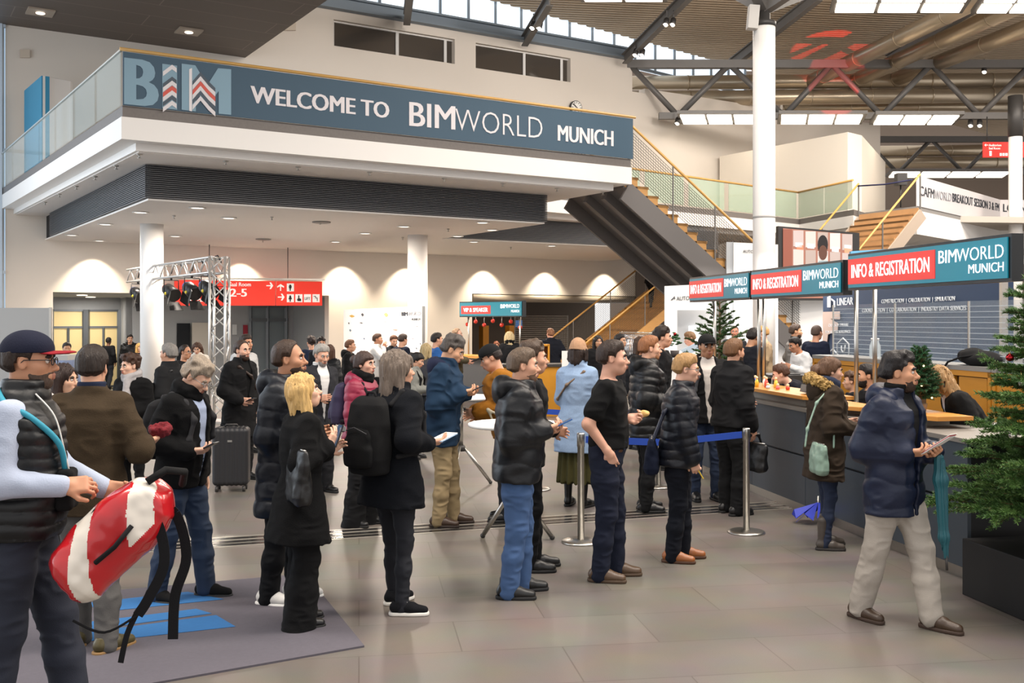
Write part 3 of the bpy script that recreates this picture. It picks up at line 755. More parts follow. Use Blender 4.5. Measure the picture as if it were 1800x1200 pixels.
# corridor behind the left opening (a step lower)
struct('floor_corridor', MB().prism([B(-1, 0, -.6), B(9.5, 0, -.6), B(9.5, 12, -.6), B(-1, 12, -.6)], (0, 0, .2)), M('corridor_floor', '8A8984', .25, var=.08, vs_=1))
struct('ceiling_corridor', MB().prism([B(-1, .35, 2.72), B(9.5, .35, 2.72), B(9.5, 12, 2.72), B(-1, 12, 2.72)], (0, 0, .1)), M('corridor_ceiling', 'B5B3AE', .9))
m = MB(); seg(-1, .1, -.4, 2.72, 7.6, 7.8); seg(.1, 3.4, 2.3, 2.72, 7.6, 7.8); seg(3.4, 9.5, -.4, 2.72, 6.6, 6.8); seg(-.9, -.7, -.4, 2.72, .35, 7.8); seg(9.3, 9.5, -.4, 2.72, .35, 7)
m.prism([B(3.4, 6.6, -.4), B(3.6, 6.6, -.4), B(3.6, 7.8, -.4), B(3.4, 7.8, -.4)], (0, 0, 3.1))
struct('wall_corridor', m, M('corridor_grey', 'A6A7A8', .85))
AMB = M('amber_frosted_glass', 'D8C08A', .3, emit='E8CC90', es=.28); FRM = M('door_frame_grey', '6E7276', .5, .3)
for i in range(3):
    t0 = .1 + i * 1.13; f = MB()
    for t in (t0, t0 + .5, t0 + .98): f.bar(B(t, 7.6, -.4), B(t, 7.6, 2.3 if t != t0 + .5 else 1.7), .08, .06)
    for z in (-.35, 1.7, 2.27): f.bar(B(t0, 7.6, z), B(t0 + 1.0, 7.6, z), .08, .07)
    f.bar(B(t0 + 1.06, 7.5, -.4), B(t0 + 1.06, 7.5, 2.3), .16, .16)
    d = struct('door_%d' % (i + 1), f, FRM)
    MB().prism([B(t0, 7.62, -.4), B(t0 + 1, 7.62, -.4), B(t0 + 1, 7.65, -.4), B(t0, 7.65, -.4)], (0, 0, 2.7)).build('door_pane', AMB, d)
    MB().bar(B(t0 + .45, 7.5, .5), B(t0 + .45, 7.5, 1.0), .03, .03).build('door_handle', BRUSH, d)
# glazed grey door with side light in the corridor
pl = (B(6, 6.55), -V)
f = MB()
for x in (440, 470, 503): f.bar(ray(x, 537, *pl), ray(x, 690, *pl), .1, .1)
for y in (538, 562): f.bar(ray(438, y, *pl), ray(506, y, *pl), .1, .12)
d = struct('door_4', f, FRM)
poly(MB(), pl, [(441, 538), (503, 538), (503, 700), (441, 700)], -.06, .02).build('door_pane', M('door_glass_grey', '7E868A', .15), d)
# dark recess and tall pale leaf beside it
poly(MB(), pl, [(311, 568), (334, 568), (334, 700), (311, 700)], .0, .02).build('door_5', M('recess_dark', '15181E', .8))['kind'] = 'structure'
t_ = poly(MB(), pl, [(334, 567), (362, 567), (362, 705), (334, 705)], .25, .05).build('partition_panel', M('panel_beige', 'C4BCB0', .8)); tag(t_, 'tall beige folding panel beside a dark recess in the corridor', 'panel')
t_ = poly(MB(), pl, [(427, 571), (435, 571), (435, 588), (427, 588)], .01, .02).build('fire_sign', M('sign_red_dark', '9C2436', .5)); tag(t_, 'small dark red notice on the grey corridor wall', 'sign')
t_ = poly(MB(), pl, [(408, 570), (416, 570), (416, 588), (408, 588)], .01, .02).build('notice', M('notice_white', 'D8D8D6', .5)); tag(t_, 'small white framed notice on the grey corridor wall', 'sign')

# room behind the second opening
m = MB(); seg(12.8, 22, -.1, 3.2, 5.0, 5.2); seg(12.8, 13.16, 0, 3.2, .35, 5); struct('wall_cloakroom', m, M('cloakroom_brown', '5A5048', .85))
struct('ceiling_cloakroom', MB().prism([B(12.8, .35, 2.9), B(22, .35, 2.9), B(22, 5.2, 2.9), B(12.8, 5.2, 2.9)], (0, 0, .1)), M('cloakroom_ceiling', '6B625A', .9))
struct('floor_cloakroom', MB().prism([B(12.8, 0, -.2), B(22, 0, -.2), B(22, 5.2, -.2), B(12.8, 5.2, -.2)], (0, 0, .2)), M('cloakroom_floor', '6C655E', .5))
struct('trim_3', MB().tube([B(13.2, .1, 2.7), B(20.6, .1, 2.7)], .14, 12), M('header_tube', '8E8476', .5))
for x0, x1, y0, lb in ((842, 852, 572, 'orange wooden pillar in the dark cloakroom, left one'), (888, 898, 572, 'orange wooden pillar in the dark cloakroom, beside a white notice')):
    q = (B(15, 2.5), -V); t_ = poly(MB(), q, [(x0, y0), (x1, y0), (x1, 690), (x0, 690)], 0, .3).build('wooden_pillar', M('pillar_orange', 'B5791F', .5)); tag(t_, lb, 'pillar')
q = (B(17, 1.2), -V); m = MB(); a, b_ = ray(905, 560, *q), ray(998, 560, *q)
for i in range(20): m.bar(Vector((a.x, a.y, .7 + i * .073)), Vector((b_.x, b_.y, .7 + i * .073)), .02, .014)
t_ = thing('roller_grille', 'metal roller grille of thin bars beside the cloakroom counter', 'grille', (a.x, a.y, 0)); m.build('bars', M('grille_metal', 'A79C8C', .4, .7), t_)
[MB().bar(Vector((p.x, p.y, 0)), Vector((p.x, p.y, 2.12)), .05, .05).build('grille_post', STEEL, t_) for p in (a, b_)]
t_ = poly(MB(), (B(16, 1.6), -V), [(906, 563), (917, 563), (917, 575), (906, 575)], 0, .04).build('information_screen', M('screen_blue_small', '1B2530', .3, emit='3A78B8', es=.5)); tag(t_, 'small dark screen with pale blue mark at the cloakroom', 'screen')

# dark plank ceiling at the upper left with two square lamp plates
def plank_mat():
    m = M('dark_ceiling_planks', '6A5C50', 0.55, 0.1); nt = m.node_tree; b = nt.nodes['Principled BSDF']; L = nt.links
    tc = nt.nodes.new('ShaderNodeTexCoord'); mp = nt.nodes.new('ShaderNodeMapping'); mp.inputs['Rotation'].default_value = (0, 0, -TH); L.new(tc.outputs['Object'], mp.inputs[0])
    br = nt.nodes.new('ShaderNodeTexBrick'); br.inputs['Scale'].default_value = 1; br.inputs['Brick Width'].default_value = 6; br.inputs['Row Height'].default_value = 1.0; br.inputs['Mortar Size'].default_value = .014
    br.inputs['Color1'].default_value = (*lin('63574E'), 1); br.inputs['Color2'].default_value = (*lin('5E534A'), 1); br.inputs['Mortar'].default_value = (*lin('7E7268'), 1)
    L.new(mp.outputs[0], br.inputs['Vector']); L.new(br.outputs['Color'], b.inputs['Base Color']); return m
struct('ceiling', MB().prism([B(-8, 0, 9.7), B(5.44, 0, 9.7), B(5.44, -22, 9.7), B(-8, -22, 9.7)], (0, 0, 2.6)), plank_mat())
for x, y in ((332, 54), (71, 20)):
    p = ray(x, y, (0, 0, 9.7), (0, 0, 1)); t_ = thing('ceiling_light', 'square plate downlight in dark plank ceiling, ' + ('right of the two' if x > 100 else 'left of the two'), 'ceiling light', p, TH, 'downlights in the dark ceiling')
    MB().box((0, 0, -.02), (.62, .62, .04)).build('plate', M('lamp_plate', 'A0907F', .4), t_, False); MB().lathe([(.02, -.02), (.11, -.05), (.1, -.06), (0.01, -.06)], n=16).build('lamp_lens', LAMP, t_, False)

# ------------------------------------------------------------------ balcony
S0, SF = -10.95, -12.57
bal = thing('balcony', 'white cantilevered balcony with dark louvre bands under it', 'balcony', B(5, -8, 4.7))
lc, ll, lr = B(-.52, SF), B(-1.04, -.0), B(9.92, SF)
GQ1, GQ2 = ray(1405, 385, (0, 0, 5.4), (0, 0, 1)), ray(1500, 368, (0, 0, 5.4), (0, 0, 1)); GQ1.z = GQ2.z = 0; GQ3 = GQ2 + Vector((3.5, 5.0, 0))
rb_ = B(9.92, -7.2); re = B(29, -.02)
outl = [ll, lc, lr, rb_, GQ1, GQ2, GQ3, re]
def ring(off):   # outline pushed inwards
    return [B(-1.04 + off, 0), B(-.52 + off, SF + off), B(9.92 - off, SF + off), B(9.92 - off, -7.2 + off), GQ1 + V * off, GQ2 + Vector((.9, .45, 0)) * off, GQ3, re]
def slab(name, pts, z0, z1, mat): return MB().prism([Vector((p.x, p.y, z0)) for p in pts], (0, 0, z1 - z0)).build(name, mat, bal)
slab('fascia', outl, 4.86, 5.22, WHITE)
slab('soffit_trim', ring(.28), 4.735, 4.86, WHITE)
slab('soffit', ring(.34), 4.72, 4.735, SOFFIT)
slab('kerb_strip', ring(.02), 5.22, 5.40, M('kerb_stone', '6E6864', .6, var=.15, vs_=25))
low = [B(.0, 0), B(.25, S0), B(8.75, S0), B(8.75, -6.1), B(18.5, -6.1), B(18.5, 0)]
slab('lower_ceiling', low, 4.08, 4.115, SOFFIT)
low2 = [B(.04, 0), B(.29, S0 + .04), B(8.71, S0 + .04), B(8.71, -6.06), B(18.46, -6.06), B(18.46, 0)]
slab('louvre_backing', low2, 4.115, 4.72, M('louvre_black', '16171A', .8))
m = MB(); lp = [B(-.0, -1.0), B(.22, S0 - .03), B(8.78, S0 - .03), B(8.78, -6.13), B(18.5, -6.13)]
for k in range(17):
    z = 4.135 + k * .0355
    for i in range(4): m.bar(Vector((lp[i].x, lp[i].y, z)), Vector((lp[i + 1].x, lp[i + 1].y, z)), .05, .019)
m.build('louvre_slats', M('louvre_slat', '626264', .5, .3), bal)
# lamps let into the lower ceiling
cz = 4.075
for i, (x, y) in enumerate([(185, 394), (126, 413), (247, 373), (347, 365), (402, 383), (308, 415), (710, 398), (848, 391), (865, 404), (833, 425), (804, 415), (970, 432), (1083, 437), (642, 410), (590, 425), (175, 423)]):
    p = ray(x, y, (0, 0, cz), (0, 0, 1)); t_ = thing('downlight', 'round recessed downlight in the white ceiling under the balcony', 'ceiling light', p, 0, 'downlights under the balcony')
    MB().lathe([(.16, .0), (.16, -.012), (.13, -.015), (.12, 0)], n=20).build('rim', WHITE, t_, False); MB().lathe([(.001, -.006), (.12, -.006), (.12, -.002), (.001, -.002)], n=20).build('lamp_lens', LAMP, t_, False)
for i, (x, y) in enumerate([(478, 381), (306, 379), (563, 389), (708, 417), (462, 421), (788, 402), (898, 434)]):
    p = ray(x, y, (0, 0, cz), (0, 0, 1)); t_ = MB().lathe([(.03, 0), (.03, -.02), (.012, -.03), (.012, -.06), (.03, -.065), (.001, -.07)], p, 10).build('sprinkler', BRUSH); tag(t_, 'small sprinkler head in the ceiling under the balcony', 'sprinkler', 'sprinklers in the lower ceiling')
for i, (x, y) in enumerate([(245, 271), (397, 283), (524, 293), (204, 291), (167, 310), (134, 327), (104, 341), (79, 355), (650, 302), (781, 313), (884, 322), (979, 331), (1060, 337)]):
    p = ray(x, y, (0, 0, 4.72), (0, 0, 1)); t_ = MB().lathe([(.05, 0), (.05, -.012), (.012, -.02), (.012, -.06), (.04, -.065), (.001, -.07)], p, 10).build('sprinkler', BRUSH); tag(t_, 'small sprinkler head in the upper soffit round the balcony edge', 'sprinkler', 'sprinklers in the upper soffit')
for i, (x, y) in enumerate([(565, 390), (463, 420)]):
    p = ray(x, y, (0, 0, cz), (0, 0, 1)); t_ = MB().lathe([(.2, 0), (.2, -.02), (.15, -.03), (.1, -.02), (.001, -.02)], p, 20).build('air_vent', M('vent_grey', '8A8580', .5)); tag(t_, 'round air vent in the ceiling under the balcony, ' + ('nearer one' if i == 0 else 'farther one'), 'vent')
# lamps close to the back wall that wash it
for t in (1.2, 5.3, 8.5, 10.7, 13.6, 16.1, 18.7): spot('wall_washer', B(t, -.55, 4.0), B(t, -.12, 1.6), 420, (1.0, .86, .66), 92, .8, .03)
for x, y in ((-6.5, 22), (-4, 24.5), (-2.5, 21), (0, 26), (-9, 24), (3, 29)): area('downlight_glow', (x, y, 4.0), .5, 190, (1.0, .87, .75))
# glazed balustrade on the left side and banner on the front
bt = thing('glass_balustrade', 'clear glass balustrade along the left side of the balcony', 'railing', B(-.8, -6, 5.4))
for i in range(7):
    a = lc.lerp(ll, i / 7.0 + .004); b_ = lc.lerp(ll, (i + 1) / 7.0 - .004)
    MB().bar(Vector((a.x, a.y, 5.84)), Vector((b_.x, b_.y, 5.84)), .02, .88).build('glass_panel', GLASS, bt)
MB().bar(Vector((lc.x, lc.y, 6.29)), Vector((ll.x, ll.y, 6.29)), .04, .03).build('top_rail', M('rail_metal', 'C9C5BC', .3, .8), bt)
BN = (B(0, SF - .03), -V)
ban = thing('banner', 'long dark blue banner with white welcome lettering on the balcony front', 'banner', B(4.6, SF - .05, 5.4))
NAVYB = M('banner_blue', '3D5567', .7); LET = M('banner_lettering', 'DDD8DA', .7); PALE = M('banner_pale_blue', '7F9DAE', .7)
MB().bar(B(-.5, SF - .015, 5.83), B(9.93, SF - .015, 5.83), .03, .86).build('fabric', NAVYB, ban)
sgn('B', 'letter', PALE, ban, BN, (218, 183), (279, 189), 84, .03); sgn('I', 'letter', PALE, ban, BN, (285, 190), (311, 193), 80, .03)
mm = MB(); poly(mm, BN, [(319, 112), (343, 115), (364, 150), (383, 120), (406, 122), (406, 202), (384, 200), (384, 160), (366, 185), (360, 185), (344, 158), (344, 196), (319, 193)]); mm.build('letter', PALE, ban)
for k, (c_, y0) in enumerate((('D6D2D4', 118), ('4A5560', 139), ('D6D2D4', 146), ('C9584C', 155), ('D6D2D4', 163), ('4A5560', 172), ('D6D2D4', 181))):
    h = 7 if k in (1, 5) else 8; mm = MB()
    poly(mm, BN, [(286, y0 + 8), (302, y0 - 4), (310, y0 + 2), (310, y0 + 2 + h), (302, y0 - 4 + h), (286, y0 + 8 + h)], .014)
    mm.build('tower_drawing', M('print_' + c_, c_, .7), ban); mm = MB()
    if k: poly(mm, BN, [(338, y0 + 4), (352, y0 - 12), (368, y0 + 6), (378, y0 + 16), (378, y0 + 16 + h), (366, y0 + 5 + h), (352, y0 - 12 + h), (338, y0 + 4 + h)], .014)
    if k: mm.build('tower_drawing', M('print_' + c_, c_, .7), ban)
mm = MB(); poly(mm, BN, [(332, 122), (337, 120), (337, 196), (332, 195)], .016); mm.build('tower_drawing', LET, ban)
sgn('WELCOME TO', 'lettering', LET, ban, BN, (440, 180), (684, 208), 30, .022)
sgn('BIM', 'lettering', LET, ban, BN, (719, 221), (800, 228), 43, .012); sgn('WORLD', 'lettering', LET, ban, BN, (800, 229), (953, 244), 40, -.014)
sgn('MUNICH', 'lettering', LET, ban, BN, (980, 247), (1078, 257), 28, .022)
rl = MB().tube([B(-.55, SF - .02, 6.30), B(10.0, SF - .02, 6.30)], .028, 10).build('balcony_handrail', RAIL); tag(rl, 'long round wooden handrail above the blue banner', 'handrail')
# blue and white display wall standing on the balcony
K = P(73, 133, 25.0); Wl = P(37, 168, 27.0); Wr = P(124, 133, 25.6)
t_ = thing('display_wall', 'tall display wall with teal side and white front on the balcony', 'display', (K.x, K.y, 5.4))
MB().prism([(K.x, K.y, 5.41), (Wl.x + .25, Wl.y - .35, 5.41), (Wl.x + .4, Wl.y - .3, 5.41), (K.x + .15, K.y + .1, 5.41)], (0, 0, 2.5)).build('side_panel', M('teal_panel', '2F86A8', .6), t_)
MB().prism([(K.x + .03, K.y, 5.41), (Wr.x, Wr.y, 5.41), (Wr.x, Wr.y + .12, 5.41), (K.x + .15, K.y + .14, 5.41)], (0, 0, 2.5)).build('front_panel', WHITE, t_)
pb = (B(0, -.02), -V)
for (x0, y0, x1, y1, lb) in ((494, 28, 519, 54, 'square white access panel high on the wall near the dark ceiling'), (35, 88, 52, 102, 'small square white speaker panel high on the wall at the left')):
    t_ = poly(MB(), pb, [(x0, y0), (x1, y0), (x1, y1), (x0, y1)], .0, .06).build('wall_panel', M('panel_cream', 'CDBFAE', .7)); tag(t_, lb, 'panel')
# clock
p = ray(1010, 190, *pb); t_ = thing('wall_clock', 'round white station clock with black marks on the upper wall', 'clock', p + V * -.1)
Rk = Matrix((U, Vector((0, 0, 1)), -V)).transposed()
def disc(m, c, r, th, n=28): m.prism([c + U * (r * math.cos(k * 2 * math.pi / n)) + Vector((0, 0, r * math.sin(k * 2 * math.pi / n))) for k in range(n)], V * th); return m
disc(MB(), p - V * .12, .25, .1).build('clock_case', DARK, t_); disc(MB(), p - V * .13, .225, .01).build('clock_face', M('clock_white', 'EDEAE4', .4), t_)
m = MB()
for k in range(12):
    a = k * math.pi / 6; d = U * math.sin(a) + Vector((0, 0, math.cos(a))); m.bar(p - V * .137 + d * .15, p - V * .137 + d * .21, .02, .01, up=V)
m.build('hour_marks', DARK, t_)
for nm, a, l in (('hour_hand', 5.2, .12), ('minute_hand', 5.4, .19)):
    d = U * math.sin(a) + Vector((0, 0, math.cos(a))); MB().bar(p - V * .145 - d * .03, p - V * .145 + d * l, .022, .008, up=V).build(nm, DARK, t_)

# ------------------------------------------------------------------ roof: beam, clerestory, corrugated deck, frames
t_ = thing('steel_beam', 'long blue grey steel beam along the top of the back wall', 'beam', B(9, -.15, 11.6))
MB().bar(B(-1, -.12, 11.92), B(19.8, -.12, 11.92), .3, .06).bar(B(-1, -.12, 11.58), B(19.8, -.12, 11.58), .3, .06).bar(B(-1, -.12, 11.75), B(19.8, -.12, 11.75), .05, .34).build('beam_web', STEELB, t_)
E0, E1 = Vector((-9.5, 27.6, 12.95)), Vector((10.5, 45.2, 12.95)); ed = (E1 - E0).normalized(); en = Vector((-ed.y, ed.x, 0))
fr = MB(); nE = 22
for i in range(nE + 1):
    q = E0.lerp(E1, i / nE); fr.bar(Vector((q.x, q.y, 11.9)) + en * .25, q + en * .25 + Vector((0, 0, .3)), .09, .09)
for z in (11.95, 13.2): fr.bar(Vector((E0.x, E0.y, z)) + en * .25, Vector((E1.x, E1.y, z)) + en * .25, .1, .1)
w = struct('window_4', fr, STEELB)
MB().prism([Vector((E0.x, E0.y, 11.9)) + en * .32, Vector((E1.x, E1.y, 11.9)) + en * .32, Vector((E1.x, E1.y, 11.9)) + en * .36, Vector((E0.x, E0.y, 11.9)) + en * .36], (0, 0, 1.4)).build('window_pane', M('sky_glass', 'D5E2EC', .3, emit='DCE9F5', es=.85), w)
ea = math.radians(8); ex = Vector((math.cos(ea), math.sin(ea), 0)); ey = Vector((-math.sin(ea), math.cos(ea), 0))
m = MB(); vs_ = []; fs_ = []; per = .26; q0 = 14.0; nr = int(46 / per)
for k in range(nr):
    for dq, z in ((0, 0), (.08, 0), (.11, .07), (.23, .07)):
        q = q0 + k * per + dq                     # line: point = ey*q + ex*x ; where it meets the roof edge
        base = ey * q; den = ex.cross(ed).z; x0 = (Vector((E0.x, E0.y, 0)) - base).cross(ed).z / den
        a = base + ex * max(x0, -16 if q < 27 else -60); b_ = base + ex * 46; vs_ += [(a.x, a.y, 12.95 + z), (b_.x, b_.y, 12.95 + z)]
n = len(vs_) // 2; fs_ = [(2 * i, 2 * i + 1, 2 * i + 3, 2 * i + 2) for i in range(n - 1)]; m.add(vs_, fs_)
struct('ceiling_deck', m, M('roof_deck', 'AC9B85', .7, .0, var=.05, vs_=.5))
def beam(name, lb, a, b_, w=.22, h=.34, mat=STEEL, group=None):
    t = thing(name, lb, 'beam', (Vector(a) + Vector(b_)) / 2, 0, group); a = Vector(a); b_ = Vector(b_); m = MB(); d = (b_ - a).normalized(); sd = d.cross(Vector((0, 0, 1))).normalized(); up = sd.cross(d)
    m.bar(a + up * h / 2, b_ + up * h / 2, w, .04).bar(a - up * h / 2, b_ - up * h / 2, w, .04).build('flange', mat, t); MB().bar(a, b_, .04, h).build('web', mat, t); return t
beam('rafter', 'sloping grey steel rafter rising from the beam, left of three', P(715, 34, 32.6), P(722, -30, 28))
beam('rafter', 'sloping grey steel rafter rising from the beam, middle of three', P(922, 72, 35.2), P(966, 0, 31.5))
beam('rafter', 'sloping grey steel rafter rising from the corner of the wall', P(1098, 104, 37.4), P(1215, -14, 33))
beam('rafter', 'dark steel rafter running up behind the tall white column head', P(1286, 112, 39), P(1440, -8, 34))
beam('rafter', 'dark steel rafter at the top right between the light panels', P(1560, 105, 40), P(1740, -5, 34))
def truss(name, lb, Y, ytop, ybot, x0, x1, xs_t, xs_b, r=.11):
    t = thing(name, lb, 'truss', P((x0 + x1) / 2, ybot, Y))
    MB().bar(P(x0, ytop, Y), P(x1, ytop, Y), .26, .3).build('top_chord', STEEL, t); MB().bar(P(x0 + 60, ybot, Y), P(x1, ybot, Y), .24, .24).build('bottom_chord', STEEL, t)
    nodes = sorted([(x, ytop) for x in xs_t] + [(x, ybot) for x in xs_b])
    for a, b_ in zip(nodes, nodes[1:]): MB().tube([P(a[0], a[1], Y), P(b_[0], b_[1], Y)], r, 8).build('brace', STEEL, t)
    return t
truss('roof_truss', 'long grey roof truss with zigzag braces, nearer one', 38.0, 113, 204, 1098, 1830, [1106, 1282, 1462, 1637, 1812], [1192, 1378, 1550, 1722])
truss('roof_truss', 'farther grey roof truss seen over the gallery at the right', 52.0, 245, 304, 1515, 1830, [1520, 1637, 1750], [1578, 1694, 1800], .1)
DUCT = M('duct_steel', 'B5A690', .32, .65, var=.08, vs_=1.5)
def duct(lb, a, b_, r, grp=None):
    if 'diagonal' in lb: b_ = Vector(a) + (Vector(b_) - Vector(a)) * 1.5
    t = thing('ventilation_duct', lb, 'duct', (Vector(a) + Vector(b_)) / 2, 0, grp); MB().tube([a, b_], r, 24).build('pipe', DUCT, t)
    a = Vector(a); b_ = Vector(b_); n = max(2, int((b_ - a).length / 2.4))
    d = (b_ - a).normalized()
    for k in range(n + 1): q = a.lerp(b_, k / n); MB().tube([q - d * .03, q + d * .03], r * 1.035, 24).build('joint_ring', DUCT, t)

G_ = 'ventilation ducts under the roof'
duct('upper horizontal steel duct behind the nearer truss', P(1102, 146, 41), P(1850, 140, 41), .28, G_); duct('middle horizontal steel duct behind the nearer truss', P(1105, 174, 41), P(1850, 166, 41), .3, G_)
duct('lower horizontal steel duct right of the tall column', P(1375, 190, 42.5), P(1850, 186, 42.5), .2, G_)
duct('leftmost of three diagonal ducts under the deck', P(1392, 160, 42.5), P(1665, 26, 32.5), .29, G_); duct('middle of three diagonal ducts under the deck', P(1455, 164, 43), P(1745, 30, 32.5), .29, G_); duct('rightmost of three diagonal ducts under the deck', P(1516, 162, 43.5), P(1830, 40, 32.5), .29, G_)
duct('far horizontal duct over the gallery, upper one', P(1512, 266, 56), P(1830, 263, 56), .3, G_); duct('far horizontal duct over the gallery, lower one', P(1512, 286, 56), P(1830, 284, 56), .3, G_)
def panels(lb, x0, x1, y0, y1, Y0, Y1, n, z=None):
    """row of luminous panels: near edge y0 at depth Y0, far edge y1 at Y1"""
    a, b_ = P(x0, y0, Y0), P(x1, y0, Y0); z = a.z; c_ = Vector((a.x + (Y1 - Y0) * .25, Y1, z)); w = b_ - a; t = thing('ceiling_light', lb, 'ceiling light', (a + b_) / 2, 0, 'rows of luminous ceiling panels')
    MB().prism([a + Vector((-.08, -.08, .05)), b_ + Vector((.08, -.08, .05)), b_ + (c_ - a) + Vector((.08, .08, .05)), c_ + Vector((-.08, .08, .05))], (0, 0, .12)).build('frame', STEEL, t)
    for r in range(2):
        for k in range(n):
            o = a + (c_ - a) * (r * .5 + .05) + w * ((k + .04) / n); MB().prism([o, o + w * (.9 / n), o + w * (.9 / n) + (c_ - a) * .38, o + (c_ - a) * .38], (0, 0, .05)).build('diffuser', LAMP, t)
panels('row of luminous panels under the nearer truss, left of the column', 1193, 1335, 203, 203, 36.6, 38.4, 3); panels('row of luminous panels under the nearer truss, right of the column', 1372, 1520, 203, 203, 36.6, 38.4, 3)
panels('row of luminous panels under the nearer truss, rightmost', 1542, 1690, 204, 204, 36.6, 38.4, 3)
panels('row of luminous panels at the top edge of the picture', 1472, 1712, -12, -12, 29, 31, 3); panels('row of luminous panels at the top right corner', 1738, 1860, -11, -11, 29, 31, 2)
panels('far row of luminous panels above the gallery banner', 1568, 1780, 303, 303, 50, 52, 4); panels('row of luminous panels at the top, above the roof edge', 1010, 1160, -24, -24, 28.5, 30, 2)
# small spotlights hung on the steel
for i, (x, y, Y) in enumerate([(938, 40, 33.5), (950, 40, 33.5), (1172, 34, 34), (1184, 34, 34), (1118, 88, 36.5), (1130, 88, 36.5), (1192, 208, 37.5), (1730, 118, 38), (1706, 212, 38), (1722, 212, 38)]):
    p = P(x, y, Y); t_ = thing('spotlight', 'small black spotlight hung on the roof steelwork', 'spotlight', p, 0, 'spotlights on the roof steelwork')
    MB().tube([p, p + Vector((-.06, -.12, -.22))], [.09, .10], 12).build('housing', DARK, t_, True); MB().bar(p + Vector((0, 0, .3)), p, .04, .04).build('bracket', DARK, t_)
    MB().tube([p + Vector((-.058, -.118, -.215)), p + Vector((-.062, -.123, -.226))], .085, 12).build('lamp_lens', LAMP, t_)
# red stage light thrown on the deck
spot('red_stage_light', P(1500, 300, 30), P(1458, 84, 41.4), 6500, (1, .03, .02), 13, .15, .03)

struct('wall_far', MB().prism([(6, 62, 0), (60, 62, 0), (60, 62.3, 0), (6, 62.3, 0)], (0, 0, 17)), M('far_wall', '7A6C60', .9))

for i, (t, sv_) in enumerate(((1.5, 3.5), (5.5, 3), (2.2, 6.2))):
    q = B(t, sv_, 2.7); area('corridor_lamp', q - Vector((0, 0, .05)), .6, 60, (1, .95, .88))
    t_ = thing('corridor_light', 'round recessed lamp in the corridor ceiling', 'ceiling light', q, 0, 'corridor lamps'); MB().lathe([(.001, -.012), (.14, -.012), (.16, 0)], (0, 0, 0), 18).build('lamp_lens', LAMP, t_, False)
for k_, (x_, y_) in enumerate(((-4.9, 22.6), (-6.8, 26.6))): spot('sponsor_wall_fill', (x_, y_, 4.0), (x_ + 2.0, y_ + 1.6, 1.3), 260, (1, .95, .88), 80, .8, .1)  # added fill spots without fixtures, brightening the sponsor wall
area('cloakroom_lamp', B(16, 2, 2.85), 1.0, 25, (1, .8, .6))
# ------------------------------------------------------------------ columns
for x, Y, lb in ((267, 22.9, 'round white column under the balcony behind the lighting truss'), (734, 25.8, 'round white column under the balcony behind the sponsor wall')):
    t_ = MB().lathe([(.25, 0), (.25, 4.08)], ((x - 900) / F * Y, Y, 0), 32).build('column', WHITE); tag(t_, lb, 'column')
cx, cy = (1343 - 900) / F * 20.5, 20.5
t_ = thing('column', 'tall round white column rising to the roof in front of the stairs', 'column', (cx, cy, 0))
MB().lathe([(.22, 0), (.22, 7.8)], (cx, cy, 0), 32).build('shaft', WHITE, t_); MB().lathe([(.235, 7.8), (.235, 7.9), (.12, 7.95), (.12, 8.6)], (cx, cy, 0), 24).build('cap', DARK, t_)
MB().lathe([(.224, 3.98), (.224, 4.02)], (cx, cy, 0), 32).build('band', M('band_grey', 'A8A6A4', .5), t_)
for dx, dy in ((-1.6, 1.5), (2.2, 2.6), (2.6, -2.5), (-1.5, -2.0)): MB().bar((cx, cy, 8.2), (cx + dx * 1.6, cy + dy * 1.6, 10.6 if dx < 0 else 10.4), .2, .26).build('strut', STEEL, t_)
MB().bar((cx - .28, cy - .16, 7.72), (cx - .24, cy - .16, 8.18), .2, .2).build('speaker', M('speaker_grey', 'B9B6B2', .6), t_)
c2 = P(1785, 345, 35)
t_ = thing('column', 'white column at the right edge beside the red room sign', 'column', (c2.x, c2.y, 0)); MB().lathe([(.22, 0), (.22, 8.2)], (c2.x, c2.y, 0), 24).build('shaft', WHITE, t_); MB().lathe([(.24, 8.2), (.24, 9.6)], (c2.x, c2.y, 0), 16).build('cap', DARK, t_)

